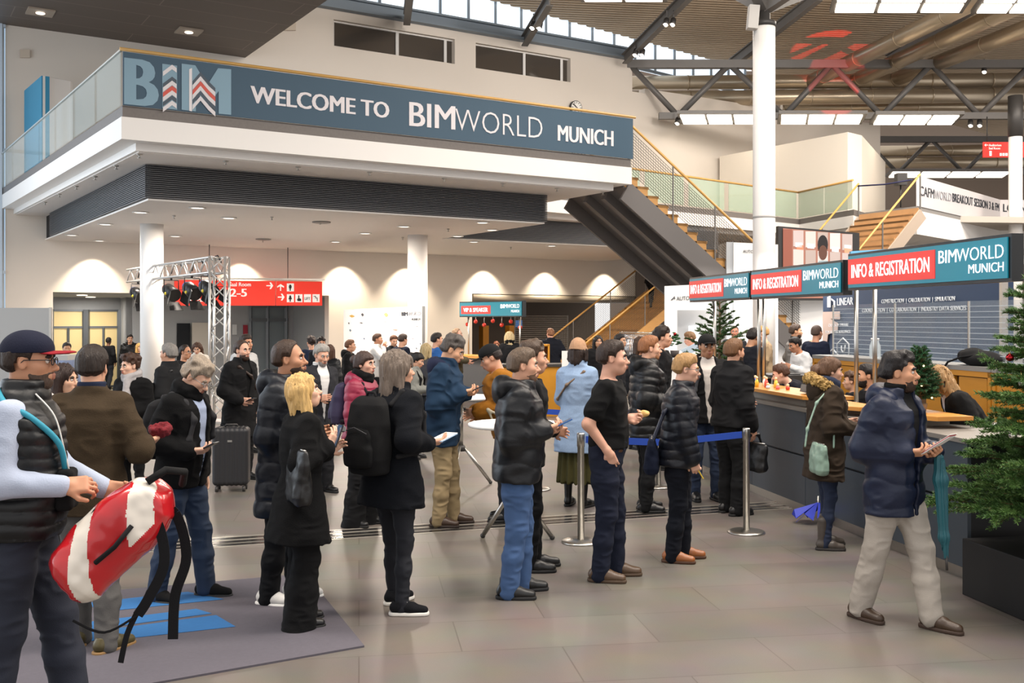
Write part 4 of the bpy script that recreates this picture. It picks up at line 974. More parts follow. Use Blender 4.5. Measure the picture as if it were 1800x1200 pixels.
# ------------------------------------------------------------------ stairs
MESHM = M('mesh_wire', '5A564F', .5, .5)
def stair(lb, cat, o, d, wv, n, rise, run, tread_mat, string_mat, rails, string_d=.42, below=.3, under=True, base=0.0, mesh=True, side_in=.0, closed=True):
    """o = floor level nosing at the TOP on the near side; d horizontal direction going down; wv = width vector to the far side"""
    o = Vector(o); d = Vector(d).normalized(); wv = Vector(wv); t = thing('staircase', lb, cat, (o.x + d.x, o.y + d.y, base)); sl = rise / run; L = n * run
    at = lambda l, k=0.0, dz=0.0: o + d * l + wv * k + Vector((0, 0, -l * sl + dz))
    for i in range(n):
        z1 = o.z - (i + 1) * rise; a = o + d * (i * run)
        m = MB(); p = [a + wv * .02, a + d * (run + .03) + wv * .02, a + d * (run + .03) + wv * .98, a + wv * .98]
        m.prism([Vector((q.x, q.y, z1 - .06)) for q in p], (0, 0, .06))
        if closed: m.prism([Vector((q.x, q.y, z1)) for q in (a + wv * .02, a + d * .03 + wv * .02, a + d * .03 + wv * .98, a + wv * .98)], (0, 0, rise))
        else:
            for k in (.02, .955): m.prism([Vector((q.x, q.y, z1 - .20)) for q in (a + wv * k, a + d * run + wv * k, a + d * run + wv * (k + .03), a + wv * (k + .03))], (0, 0, .2))
        m.build('step', tread_mat, t)
    for k in (0, .33, .66, 1.0) if under else (0, 1.0):
        MB().bar(at(-.1, k, -below - string_d / 2), at(L, k, -below - string_d / 2), .06 if k in (0, 1) else .14, string_d if k in (0, 1) else string_d * .6).build('stringer', string_mat, t)
    if under: MB().prism([at(-.1, .02, -below - .16), at(L, .02, -below - .16), at(L, .98, -below - .16), at(-.1, .98, -below - .16)], (0, 0, .05)).build('soffit_plate', string_mat, t)
    for k, l0, l1 in rails:
        MB().tube([at(l0, k, .98), at(l1, k, .98)], .03, 8).build('handrail', RAIL, t)
        np_ = max(2, int((l1 - l0) / 1.25)); ls = [l0 + (l1 - l0) * i / np_ for i in range(np_ + 1)]
        for l in ls: MB().bar(at(l, k, -below - .1), at(l, k, .95), .05, .03).build('baluster', STEEL, t)
        if mesh:
            for a, b_ in zip(ls, ls[1:]):
                m = MB(); nn = 14
                for j in range(nn + 1): m.bar(at(a, k, -.05 + j * .9 / nn), at(b_, k, -.05 + j * .9 / nn), .008, .008)
                for j in range(1, int((b_ - a) / .07)): l = a + j * .07; m.bar(at(l, k, -.05), at(l, k, .85), .006, .006)
                m.build('mesh_panel', MESHM, t)
    return t
st1 = B(10.0, -12.35, 5.25)
stair('steel and wood staircase going down from the end of the balcony', 'staircase', st1, U, V * 2.1, 27, .187, .288, OAK, M('stringer_dark', '686462', .5, .2), [(0, 0, 7.6), (1, 0, 7.6)], .46, .34, closed=False)
nb0 = P(1012, 664, 31.76); topo = Vector((1.98, 31.76, 0)) + U * 5.6 + Vector((0, 0, .65 * 5.6))
stair('wooden staircase going up by the cloakroom with a woman on it', 'staircase', topo, -U, V * 2.2, 20, .182, .28, M('step_oak', 'C08C48', .5, var=.15, vs_=5, stretch=(1, 1, 10)), OAK, [(0, 0, 5.7), (1, 1.0, 5.7)], .3, .05, under=False)
MB().prism([topo + U * .0, topo + U * 4, topo + U * 4 + V * 2.2, topo + V * 2.2], (0, 0, -.2)).build('floor_landing', OAK)['kind'] = 'structure'
poly(MB(), (B(0, -.02), -V), [(1117, 447), (1300, 455), (1300, 600), (1117, 560)], .02, .02).build('wall_stair', M('stair_wall_brown', '756A62', .85))['kind'] = 'structure'
stair('wooden staircase at the right going up to the gallery banner', 'staircase', (12.0, 30.1, 5.25), (-.89, -.46, 0), Vector((-1.1, 2.1, 0)), 28, .187, .2, M('step_oak_pale', 'B98F62', .5, var=.12, vs_=5), M('stringer_beige', 'A89888', .6), [(0, 0, 4.6), (1, 0, 4.6)], .35, .1, under=False, mesh=False)

# gallery balustrade, white block and right-hand gallery
t_ = thing('glass_balustrade', 'greenish glass balustrade with wooden rail along the upper gallery', 'railing', (8, 33, 5.4))
ga = [B(11.2, -7.15), GQ1 - V * -.05, GQ2 + V * .02]
for a, b_ in zip(ga, ga[1:]):
    k = 6 if (b_ - a).length > 6 else 2
    for i in range(k):
        p, q = a.lerp(b_, i / k + .01), a.lerp(b_, (i + 1) / k - .01); MB().bar((p.x, p.y, 5.86), (q.x, q.y, 5.86), .02, .86).build('glass_panel', GLASSG, t_)
    MB().tube([(a.x, a.y, 6.32), (b_.x, b_.y, 6.32)], .035, 8).build('top_rail', RAIL, t_)
K = ray(1490, 232, (0, 0, 8.33), (0, 0, 1)); A_ = ray(1265, 275, (0, 0, 8.33), (0, 0, 1)); C_ = ray(1515, 238, (0, 0, 8.33), (0, 0, 1))
MB().prism([(A_.x, A_.y, 5.42), (K.x, K.y, 5.42), (C_.x, C_.y, 5.42), (C_.x + 3, C_.y + 6, 5.42), (A_.x + 3, A_.y + 6, 5.42)], (0, 0, 2.91)).build('wall_block', M('block_white', 'EDE4D6', .85))['kind'] = 'structure'
struct('floor_gallery', MB().prism([(GQ2.x, GQ2.y + .4, 5.2), (10.6, 33.5, 5.2), (30, 36, 5.2), (30, 60, 5.2), (10, 60, 5.2)], (0, 0, .2)), M('gallery_deck', 'B5ADA3', .8))
gp = ray(1612, 310, (0, 0, 6.3), (0, 0, 1)); gq = ray(1757, 352, (0, 0, 6.3), (0, 0, 1)); gr = gq + Vector((6, .6, 0))
t_ = thing('gallery_edge', 'white edge of the right gallery below the grey banner', 'gallery', (gp.x, gp.y, 5.0))
e_ = [Vector((p.x, p.y, 4.55)) for p in (gp, gq, gr)]
MB().prism(e_ + [Vector((30, 52, 4.55)), Vector((gp.x - 1.0, gp.y + 2.0, 4.55))], (0, 0, .72)).build('fascia', WHITE, t_)
MB().prism([p + Vector((0, 0, .72)) for p in e_] + [Vector((30, 52, 5.27)), Vector((gp.x - 1.0, gp.y + 2.0, 5.27))], (0, 0, .13)).build('kerb', M('kerb_grey', '8C8884', .6), t_)
bn2 = thing('banner', 'pale grey banner with dark session lettering on the right gallery', 'banner', (gp.x, gp.y, 5.4)); PG = M('banner_pale_grey', 'C9C5C6', .7); INK = M('ink_dark', '2C3038', .7); INKL = M('ink_grey', '8C8C92', .7)
fn = (gq - gp).cross(Vector((0, 0, 1))).normalized(); n1 = Vector((fn.x, fn.y, 0)); n1 = -n1 if n1.y > 0 else n1
MB().bar(Vector((gp.x, gp.y, 5.86)), Vector((gq.x, gq.y, 5.86)), .05, .92).bar(Vector((gq.x, gq.y, 5.86)), Vector((gr.x, gr.y, 5.86)), .05, .92).build('fabric', PG, bn2)
pl1 = (gp + n1 * .03, n1)
sgn('CAFM', 'lettering', INK, bn2, pl1, (1617, 343), (1642, 349), 17, -.002); sgn('WORLD', 'lettering', INKL, bn2, pl1, (1643, 349), (1672, 354), 15, -.008)
sgn('BREAKOUT SESSION 3 & FM', 'lettering', INK, bn2, pl1, (1674, 354), (1756, 371), 15, .008)
n2 = (gr - gq).cross(Vector((0, 0, 1))).normalized(); n2 = -n2 if n2.y > 0 else n2
sgn('LOUNGE', 'lettering', INK, bn2, (gq + n2 * .03, n2), (1763, 372), (1822, 373), 14, .015)
# red room sign at the right
pr = (P(1760, 262, 36), Vector((0, -1, 0))); t_ = thing('room_sign', 'red hanging sign with white arrow and number at the right edge', 'sign', P(1763, 262, 36)); RED = M('sign_red', 'CE2A20', .5, emit='D02018', es=.25); SW = M('sign_white', 'F2EEE8', .5, emit='FFFFFF', es=.2)
poly(MB(), pr, [(1727, 250), (1830, 250), (1830, 277), (1727, 277)], 0, .06).build('panel', RED, t_)
pr2 = (pr[0] + Vector((0, -.065, 0)), pr[1])
sgn('Auditorium', 'lettering', SW, t_, pr2, (1738, 257), (1760, 257), 4, .01); sgn('Saal Room', 'lettering', SW, t_, pr2, (1738, 262.5), (1758, 262.5), 4, .01); sgn('1', 'lettering', SW, t_, pr2, (1739, 274), (1743, 274), 9, .02)
for x in (1757, 1762, 1767): poly(MB(), pr2, [(x, 269), (x + 4, 269), (x + 4, 274), (x, 274)]).build('pictogram', SW, t_)
poly(MB(), pr2, [(1730, 255), (1733, 252.5), (1733, 254.5), (1737, 254.5), (1737, 255.5), (1733, 255.5), (1733, 257.5)]).build('arrow', SW, t_)
for x in (1735, 1790): MB().tube([P(x, 250, 36), P(x, 205, 36)], .02, 6).build('rod', DARK, t_)
# loudspeaker on a stand by the gallery stairs
p = P(1592, 325, 31); t_ = thing('loudspeaker', 'black loudspeaker on a pole at the top of the right stairs', 'loudspeaker', (p.x, p.y + .4, 5.4)); MB().box((p.x, p.y + .4, 6.25), (.3, .3, .36)).build('cabinet', DARK, t_); MB().tube([(p.x, p.y + .4, 5.4), (p.x, p.y + .4, 6.07)], .025, 8).build('pole', DARK, t_)
# blue rope along the gallery
t_ = MB().tube([P(1505, 327, 32.2), P(1555, 324, 31.6), P(1603, 316, 30.8)], .025, 6).build('barrier_rope', M('rope_navy', '23264A', .8)); tag(t_, 'dark blue rope slung across the top of the right stairs', 'rope')

# ------------------------------------------------------------------ red wayfinding sign on rods
SP = (B(0, -.8), -V); SP2 = (B(0, -.865), -V)
t_ = thing('wayfinding_sign', 'long red hanging sign with white room numbers, arrows and pictograms', 'sign', ray(435, 515, *SP))
RED1 = M('sign_red_bright', 'E0301E', .5, emit='D82A18', es=.35)
poly(MB(), SP, [(306, 492), (483, 494), (483, 537), (306, 537)], 0, .06).build('panel', RED1, t_); poly(MB(), SP, [(485, 494), (565, 495), (565, 537), (485, 537)], 0, .06).build('panel', RED1, t_)
MB().bar(ray(300, 488.5, *SP), ray(570, 491.5, *SP), .12, .05).build('top_rail', BRUSH, t_)
for x, y in ((368, 489), (506, 490)): q = ray(x, y, *SP); MB().tube([q, Vector((q.x, q.y, 4.075))], .012, 6).build('rod', DARK, t_)
sgn('Saal Room', 'lettering', SW, t_, SP2, (333, 512), (372, 512), 6, .01); sgn('1', 'lettering', SW, t_, SP2, (330, 531), (336, 531), 15, .03); sgn('Parkett', 'lettering', SW, t_, SP2, (347, 530), (373, 530), 7, .02)
sgn('Saal Room', 'lettering', SW, t_, SP2, (403, 503), (441, 503), 7, .01); sgn('2-5', 'lettering', SW, t_, SP2, (404, 521), (434, 521), 14, .02)
def arrow(x, y, r, d):
    m = MB(); f = (lambda a, b: (x + a, y + b)) if d == 'r' else (lambda a, b: (x + b, y - a))
    poly(m, SP2, [f(*q) for q in ((-r, -1), (r * .3, -1), (-r * .1, -r), (r * .35, -r), (r, 0), (r * .35, r), (-r * .1, r), (r * .3, 1), (-r, 1))]); m.build('arrow', SW, t_)
arrow(474, 502, 6, 'r'); arrow(493, 505, 6, 'u'); arrow(494, 522, 6, 'r')
INKB = M('pictogram_black', '1A1A1A', .6)
def picto(x, y, k):
    poly(MB(), SP2, [(x, y), (x + 12.5, y), (x + 12.5, y + 14), (x, y + 14)]).build('pictogram_tile', SW, t_)
    s3 = (B(0, -.88), -V); m = MB(); cx_ = x + 6
    if k == 'LIFT': sgn('LIFT', 'lettering', INKB, t_, s3, (x + 1.5, y + 10), (x + 11, y + 10), 5, 0); return
    if k == 'stairs': poly(m, s3, [(x + 2, y + 3), (x + 6, y + 3), (x + 6, y + 6), (x + 9, y + 6), (x + 9, y + 12), (x + 8, y + 12), (x + 8, y + 7), (x + 5, y + 7), (x + 5, y + 4), (x + 2, y + 4)])
    elif k == 'wheel': poly(m, s3, [(cx_ - 1, y + 2), (cx_ + 1, y + 2), (cx_ + 1, y + 7), (cx_ + 4, y + 8), (cx_ + 4, y + 12), (cx_ - 2, y + 12), (cx_ - 3, y + 9), (cx_ - 1, y + 7)])
    elif k == 'w': poly(m, s3, [(cx_ - 1, y + 2), (cx_ + 1, y + 2), (cx_ + 3, y + 9), (cx_ + 1, y + 9), (cx_ + 1, y + 13), (cx_ - 1, y + 13), (cx_ - 1, y + 9), (cx_ - 3, y + 9)])
    else: poly(m, s3, [(cx_ - 1, y + 2), (cx_ + 1, y + 2), (cx_ + 2.5, y + 5), (cx_ + 2, y + 9), (cx_ + 1, y + 9), (cx_ + 1, y + 13), (cx_ - 1, y + 13), (cx_ - 1, y + 9), (cx_ - 2, y + 9), (cx_ - 2.5, y + 5)])
    m.build('pictogram', INKB, t_)
picto(504, 498, 'm'); picto(504, 517, 'w'); picto(519, 517, 'wheel'); picto(534, 517, 'LIFT'); picto(549, 517, 'stairs')

# ------------------------------------------------------------------ lighting truss with stage lamps
def lattice(m, a, b_, w, r, nb, up):
    a, b_ = Vector(a), Vector(b_); d = (b_ - a).normalized(); s_ = d.cross(Vector(up)).normalized(); u_ = s_.cross(d); cs = [(-1, -1), (1, -1), (1, 1), (-1, 1)]
    f = lambda i, k: a.lerp(b_, k) + s_ * cs[i][0] * w / 2 + u_ * cs[i][1] * w / 2
    for i in range(4):
        m.tube([f(i, 0), f(i, 1)], r, 8)
        for k in range(nb): m.tube([f(i, k / nb), f((i + 1) % 4, (k + 1) / nb)] if k % 2 else [f((i + 1) % 4, k / nb), f(i, (k + 1) / nb)], r * .5, 6)
TB = Vector((-5.57, 19.5, 0)); TE = Vector((-9.1, 24.6, 3.0)); TS = Vector((-5.57, 19.5, 3.0)); ALU = M('truss_aluminium', 'CFCCC8', .35, .8)
t_ = thing('lighting_truss', 'aluminium lattice truss post and arm carrying black stage lamps', 'truss', TB)
m = MB(); lattice(m, TB + Vector((0, 0, .05)), TS + Vector((0, 0, .15)), .29, .025, 11, (0, 1, 0)); m.build('post', ALU, t_); m = MB(); lattice(m, TS, TE, .29, .025, 18, (0, 0, 1)); m.build('arm', ALU, t_); MB().box(TB + Vector((0, 0, .02)), (.6, .6, .04)).build('base_plate', ALU, t_)
for i, (k, gel) in enumerate(((.10, '3A6AB8'), (.27, '3A6AB8'), (.5, 'B84A3A'), (.93, '4A6AA8'))):
    q = TS.lerp(TE, k) + Vector((0, 0, -.16)); L_ = thing('stage_lamp', 'black stage lamp with barn doors, ' + ('nearest the truss post', 'second from the truss post', 'third from the truss post', 'left of the white column')[i], 'stage lamp', q, 0, 'stage lamps on the lighting truss')
    d = Vector((.62, -.55, -.42)).normalized(); c_ = q + Vector((0, 0, -.3)); MB().tube([c_ - d * .22, c_ - d * .18, c_ + d * .16], [.09, .13, .15], 14).build('housing', M('lamp_black', '1C1C1E', .4), L_)
    sd = d.cross(Vector((0, 0, 1))).normalized(); ud = sd.cross(d); MB().tube([c_ + sd * .17, c_ + sd * .17 + Vector((0, 0, .26)), c_ - sd * .17 + Vector((0, 0, .26)), c_ - sd * .17], .014, 6).build('yoke', M('lamp_black', '1C1C1E', .4), L_)
    MB().tube([c_ + Vector((0, 0, .26)), q + Vector((0, 0, .05))], .025, 8).build('clamp', M('lamp_black', '1C1C1E', .4), L_)
    for sx, sy in ((1, 0), (-1, 0), (0, 1), (0, -1)):
        e_ = sd * sx + ud * sy; f_ = sd * sy + ud * sx; a = c_ + d * .17 + e_ * .14; MB().prism([a - f_ * .12, a + f_ * .12, a + f_ * .16 + d * .2 + e_ * .1, a - f_ * .16 + d * .2 + e_ * .1], e_ * .008).build('barn_door', M('lamp_black', '1C1C1E', .4), L_)
    MB().tube([c_ - d * .2, c_ - d * .26], .085, 12).build('gel_back', M('gel_' + gel, gel, .4), L_)
    MB().ball(c_ + d * .02 - sd * -.135 - ud * .02, .035, 8, 6).build('label_dot', M('dot_yellow', 'E8D23A', .5), L_)
    MB().tube([q + Vector((0, 0, .1)), q + Vector((.05, 0, .32)), q + Vector((.2, -.1, .36)), q + Vector((.3, -.2, .22))], .014, 6).build('cable', M('lamp_black', '1C1C1E', .4), L_)

# ------------------------------------------------------------------ sponsor wall, partition at the left, VIP desk
SR, SL = P(745, 538, 22.5), P(607, 544, 30.0); sv = (SL - SR); sv.z = 0; sn = Vector((sv.y, -sv.x, 0)).normalized(); sn = -sn if sn.y > 0 else sn
t_ = thing('sponsor_wall', 'white backdrop wall printed with small sponsor logos under the balcony', 'backdrop', (SR.x, SR.y, 0))
MB().bar((SR.x, SR.y, 1.125), (SL.x, SL.y, 1.125), .1, 2.25).build('board', M('backdrop_white_glow', 'F4F1EC', .6, emit='FFF6EA', es=.25), t_); MB().bar((SR.x, SR.y, 0), (SR.x, SR.y, 2.25), .14, .06).build('edge_post', BRUSH, t_)  # board given a faint emission so it looks lit; it is no lamp
SPL = (Vector((SR.x, SR.y, 1)) + sn * .055, sn)
sgn('BIM', 'logo_lettering', INK, t_, SPL, (706, 555), (717, 555), 7, .02); sgn('WORLD', 'logo_lettering', INKL, t_, SPL, (718, 555), (740, 554), 7, -.006); sgn('MUNICH', 'logo_lettering', INK, t_, SPL, (724, 563), (739, 562.5), 4, 0)
for k, (x, y, w_, h_, c_) in enumerate([(614, 553, 10, 5, 'E0B45A'), (675, 549, 8, 8, 'E6BE6A'), (635, 550, 5, 6, '54545A'), (612, 566, 3, 4, '6A6A70'), (632, 566, 7, 3, '8A8A90'), (614, 578, 4, 5, '8090A0'), (671, 564, 12, 2, 'A8A8AC'), (689, 578, 12, 3, 'C08A7A'), (674, 579, 10, 2, 'B8B8BC'), (639, 593, 3, 4, '6A7A9A'), (728, 572, 11, 2, 'A0A0A4'), (722, 593, 8, 3, 'A8A8B0'), (713, 602, 3, 4, '50545A'), (738, 602, 3, 4, '70747A'), (731, 610, 3, 4, '70747A'), (721, 618, 5, 3, '70747A')]):
    poly(MB(), SPL, [(x, y + h_ * .4), (x + w_ * .5, y), (x + w_, y + h_ * .5), (x + w_ * .5, y + h_)], .005).build('sponsor_logo', M('logo_' + c_, c_, .7), t_)
q = (Vector((-9.6, 19.5, 0)), Vector((.1, -1, 0)).normalized())
t_ = thing('partition_panel', 'plain grey partition panel at the left edge behind the man in a cap', 'partition', ray(40, 620, *q)); poly(MB(), q, [(-40, 541), (88, 541), (88, 745), (-40, 745)], 0, .06).build('board', M('partition_grey', 'A4A3A1', .8), t_); poly(MB(), q, [(88, 540), (92, 540), (92, 746), (88, 746)], -.01, .08).build('edge_post', BRUSH, t_)
t_ = thing('desk', 'grey standing desk far behind the man in the tweed jacket', 'desk', P(106, 700, 17)); p = P(106, 620, 17.0); MB().box((p.x, p.y, 1.33), (.5, .6, .08)).build('desk_top', M('desk_grey', 'A9A8A5', .6), t_); MB().box((p.x, p.y, .61), (.1, .4, 1.22)).build('desk_leg', STEEL, t_)
vl, vr = Vector((-1.32, 25.6, 0)), Vector((.24, 23.6, 0)); vd = (vr - vl).normalized(); vn = Vector((-vd.y, vd.x, 0)); vn = -vn if vn.y > 0 else vn
TEAL = M('screen_teal', '156A7C', .3, emit='107E92', es=.34); LCDR = M('screen_red', 'C8322C', .35, emit='D02E28', es=.4); LCDW = M('screen_white', 'F2F2F2', .3, emit='FFFFFF', es=.7); BEZ = M('screen_bezel', '17181A', .35)
def lcd_sign(lb, a, b_, z0, z1, n, red, big, items):
    """display sign from a to b, reading left to right"""
    t = thing('display_sign', lb, 'sign', (Vector(a) + Vector(b_)) / 2 + Vector((0, 0, z0))); zc = (z0 + z1) / 2; a, b_ = Vector(a), Vector(b_); d = (b_ - a).normalized(); n = Vector(n).normalized()
    MB().bar(a - n * .06 + Vector((0, 0, zc)), b_ - n * .06 + Vector((0, 0, zc)), .1, z1 - z0).build('bezel', BEZ, t)
    MB().bar(a + d * .03 + Vector((0, 0, zc)), b_ - d * .03 + Vector((0, 0, zc)), .01, z1 - z0 - .05).build('screen', TEAL, t)
    w = (b_ - a).length; h = z1 - z0
    r0, r1, y0, y1 = red; MB().bar(a + d * w * r0 + n * .008 + Vector((0, 0, z0 + h * (y0 + y1) / 2)), a + d * w * r1 + n * .008 + Vector((0, 0, z0 + h * (y0 + y1) / 2)), .006, h * (y1 - y0)).build('red_field', LCDR, t)
    for body, x0, x1, yb, ch, bold in items:
        text(body, 'lettering', LCDW, t, a + d * w * x0 + n * .014 + Vector((0, 0, z0 + h * yb)), d, (0, 0, 1), h * ch / .7, bold, w * (x1 - x0), extrude=.002)
    return t
lcd_sign('small teal VIP and speaker display sign at the far desk', vl, vr, 2.02, 2.40, vn, (.04, .52, .2, .72), 1, [('VIP & SPEAKER', .08, .48, .33, .26, .015), ('BIM', .68, .78, .55, .24, .006), ('WORLD', .785, .96, .55, .24, -.008), ('MUNICH', .84, .96, .28, .15, 0)])
t_ = thing('vip_counter', 'dark grey counter with wooden top under the VIP sign', 'counter', (vl + vr) / 2); MB().bar(vl + vn * .2 + Vector((0, 0, .52)), vr + vn * .2 - vn * 0 + Vector((0, 0, .52)), .6, 1.04).build('front', M('counter_grey', '4A4C50', .6), t_); MB().bar(vl + vn * .25 - vd * .1 + Vector((0, 0, 1.07)), vr + vn * .25 + vd * .1 + Vector((0, 0, 1.07)), .75, .05).build('counter_top', M('counter_oak', 'C08A3E', .45, var=.12, vs_=5), t_)
for i, k in enumerate((.12, .93)): q_ = vl.lerp(vr, k) - vn * .07; t_ = MB().tube([q_ + Vector((0, 0, 1.09)), q_ + Vector((0, 0, 2.03))], .02, 8).build('sign_pole', BRUSH); tag(t_, ('left', 'right')[i] + ' thin pole carrying the VIP sign', 'pole', 'poles of the VIP sign')
for i, (x, y) in enumerate([(833, 570), (846, 565), (858, 571), (870, 564), (882, 571), (894, 565), (907, 575)]):
    q_ = vl.lerp(vr, (i + .6) / 7.2) - vn * .1; z = 1.95 - (y - HOR) / F * q_.y; t_ = thing('bauble', 'small red bauble hanging on a thread below the VIP sign', 'bauble', (q_.x, q_.y, z), 0, 'red baubles below the VIP sign'); MB().ball((q_.x, q_.y, z), .05, 12, 8).build('ball', M('bauble_red', 'C03428', .2, .3), t_); MB().tube([(q_.x, q_.y, z + .04), (q_.x, q_.y, 2.02)], .006, 5).build('thread', ALU, t_)
p = P(942, 604, 22.2); t_ = thing('shelf_unit', 'bright orange wooden shelf unit at the end of the far counter', 'shelf unit', (p.x, p.y, 0)); OR_ = M('orange_wood', 'C98A1E', .5, var=.1, vs_=6)
for x in (-.3, .28): MB().box((p.x + x, p.y + .2, .71), (.04, .4, 1.42)).build('side_panel', OR_, t_)
for z in (.05, .75, 1.1, 1.4): MB().box((p.x - .01, p.y + .2, z), (.56, .4, .04)).build('shelf', OR_, t_)
MB().box((p.x - .01, p.y + .39, .71), (.56, .02, 1.42)).build('back_panel', M('orange_wood_dark', '8A5A1A', .6), t_)
p = P(1000, 660, 20); t_ = thing('notice_stand', 'white paper notice on a stand beside the far desk', 'notice', (p.x, p.y, 0)); MB().box((p.x, p.y, 1.12), (.28, .03, .45), rz=.2).build('sheet', WHITE, t_); MB().tube([(p.x, p.y, 0), (p.x, p.y, .9)], .02, 8).build('pole', BRUSH, t_)
p = P(1020, 700, 21); t_ = thing('low_counter', 'black topped counter with orange wooden front behind the blue coat', 'counter', (p.x, p.y, 0)); MB().box((p.x - .5, p.y, .5), (2.2, .6, 1.0), rz=.1).build('front', OR_, t_); MB().box((p.x - .5, p.y, 1.03), (2.3, .7, .05), rz=.1).build('counter_top', DARK, t_)
# chrome coat hangers on a rail by the stairs
a, b_ = P(1090, 582, 27), P(1152, 580, 25.5); t_ = thing('coat_rail', 'chrome coat rail in front of the wooden stairs', 'coat rail', (a.x, a.y, 0)); MB().tube([(a.x, a.y, 0), (a.x, a.y, 1.62), (b_.x, b_.y, 1.62), (b_.x, b_.y, 0)], .02, 8).build('frame', BRUSH, t_)
hm = MB(); hm.tube([(0, 0, 0), (.02, 0, .03), (0, 0, .06), (-.02, 0, .04)], .005, 5).tube([(0, 0, 0), (-.05, .2, -.12), (.02, .0, -.14), (.05, -.2, -.12), (0, 0, 0)], .008, 5).tube([(0, .08, -.13), (0, .08, -.75)], .014, 5).tube([(0, -.08, -.13), (0, -.08, -.7)], .014, 5)
h0 = hm.build('coat_hanger', M('chrome', 'C4CCD6', .2, .9)); tag(h0, 'chrome coat hanger in the full row on the coat rail', 'coat hanger', 'coat hangers on the rail')
for i in range(22):
    o = h0 if i == 0 else h0.copy()
    if i: COL.objects.link(o)
    q_ = a.lerp(b_, (i + .5) / 22); o.location = (q_.x, q_.y, 1.585); o.rotation_euler = (0, 0, math.atan2(b_.y - a.y, b_.x - a.x) + .15 * math.sin(i * 5))

# ------------------------------------------------------------------ registration counter and signs
cd = Vector((-.1724, .985, 0)); cn = Vector((.985, .1724, 0)); CB = Vector((3.38, 7.6, 0))
def cpt(Y, off=0.0, z=0.0): return CB + cd * ((Y - 7.6) / .985) + cn * off + Vector((0, 0, z))
CNT = M('counter_slate', '3A424B', .45, var=.06, vs_=1.5); ctr = thing('registration_counter', 'long dark slate registration counter with grey top along the right', 'counter', cpt(10.5, .4))
def cbox(Y0, Y1, o0, o1, z0, z1): return MB().prism([cpt(Y0, o0, z0), cpt(Y1, o0, z0), cpt(Y1, o1, z0), cpt(Y0, o1, z0)], (0, 0, z1 - z0))
for i, (y0, y1) in enumerate(((7.6, 8.9), (8.91, 10.2), (10.21, 11.5), (11.51, 12.8), (12.81, 14.1))):
    cbox(y0, y1, .0, .03, .10, .58).build('front_panel', CNT, ctr); cbox(y0, y1, .0, .03, .60, 1.03).build('front_panel', CNT, ctr)
cbox(7.6, 14.1, .03, .75, .10, 1.03).build('carcass', M('counter_black', '17171A', .5), ctr); cbox(7.6, 14.1, .04, .7, 0, .10).build('plinth', BRUSH, ctr); cbox(7.58, 14.12, -.01, .78, 1.03, 1.065).build('counter_top', M('counter_top_grey', '77726C', .4, var=.08, vs_=9), ctr)
LEDG = M('ledge_oak', 'C4853A', .4, var=.12, vs_=5, stretch=(1, 1, 8)); 
for i, (y0, y1, o0, o1, z) in enumerate(((10.15, 12.4, .0, .5, 1.15), (9.3, 10.05, -.0, .34, 1.12), (8.25, 9.05, .1, .5, 1.13), (12.5, 13.9, .05, .5, 1.15))):
    t_ = thing('wooden_ledge', ('wide oak ledge on the counter with the toy figures', 'small oak ledge on the counter beside the woman in the parka', 'oak ledge on the counter under the little Christmas tree', 'farthest oak ledge on the registration counter')[i], 'ledge', cpt((y0 + y1) / 2, (o0 + o1) / 2, 1.065))
    MB().prism([cpt(y0, o0 + .08, z), cpt(y0 + .12, o0, z), cpt(y1, o0, z), cpt(y1, o1, z), cpt(y0, o1, z)], (0, 0, .035)).build('board', LEDG, t_); cbox(y0 + .25, y1 - .2, o0 + .1, o1 - .05, 1.066, z).build('support', M('ledge_support', '8C8378', .5), t_)
sgA = lambda Y: cpt(Y, .37)
IT = [('INFO & REGISTRATION', .045, .58, .33, .36, .006), ('BIM', .635, .735, .5, .3, .0), ('WORLD', .737, .975, .5, .3, -.014), ('MUNICH', .80, .975, .22, .2, -.004)]
for i, (y0, y1, z0, z1, lb) in enumerate(((10.06, 7.62, 2.24, 2.60, 'nearest and largest teal info and registration display above the counter'), (12.40, 10.16, 2.20, 2.55, 'middle teal info and registration display above the counter'), (14.55, 12.43, 2.20, 2.55, 'farthest teal info and registration display, beside the white booth tower'))):
    lcd_sign(lb, sgA(y0), sgA(y1), z0, z1, -cn, (.015, .61, .16, .84), 1, IT)
for i, (Y, o) in enumerate(((12.45, .50), (12.30, .50), (10.12, .50), (9.98, .62), (13.9, .50))):
    q_ = cpt(Y, o); t_ = thing('sign_pole', ('left one of the steel pole pair behind the seated clerk', 'right one of the steel pole pair behind the seated clerk', 'steel pole beside the dark haired clerks', 'steel pole between the parka woman and the walking man', 'steel pole in front of the booth Christmas tree')[i], 'pole', q_ + Vector((0, 0, 1.065))); MB().tube([q_ + Vector((0, 0, 1.066)), q_ + Vector((0, 0, 2.3))], .022, 12).build('tube', BRUSH, t_); MB().lathe([(.06, 1.066), (.06, 1.075), (.022, 1.085)], q_, 14).build('foot', BRUSH, t_)
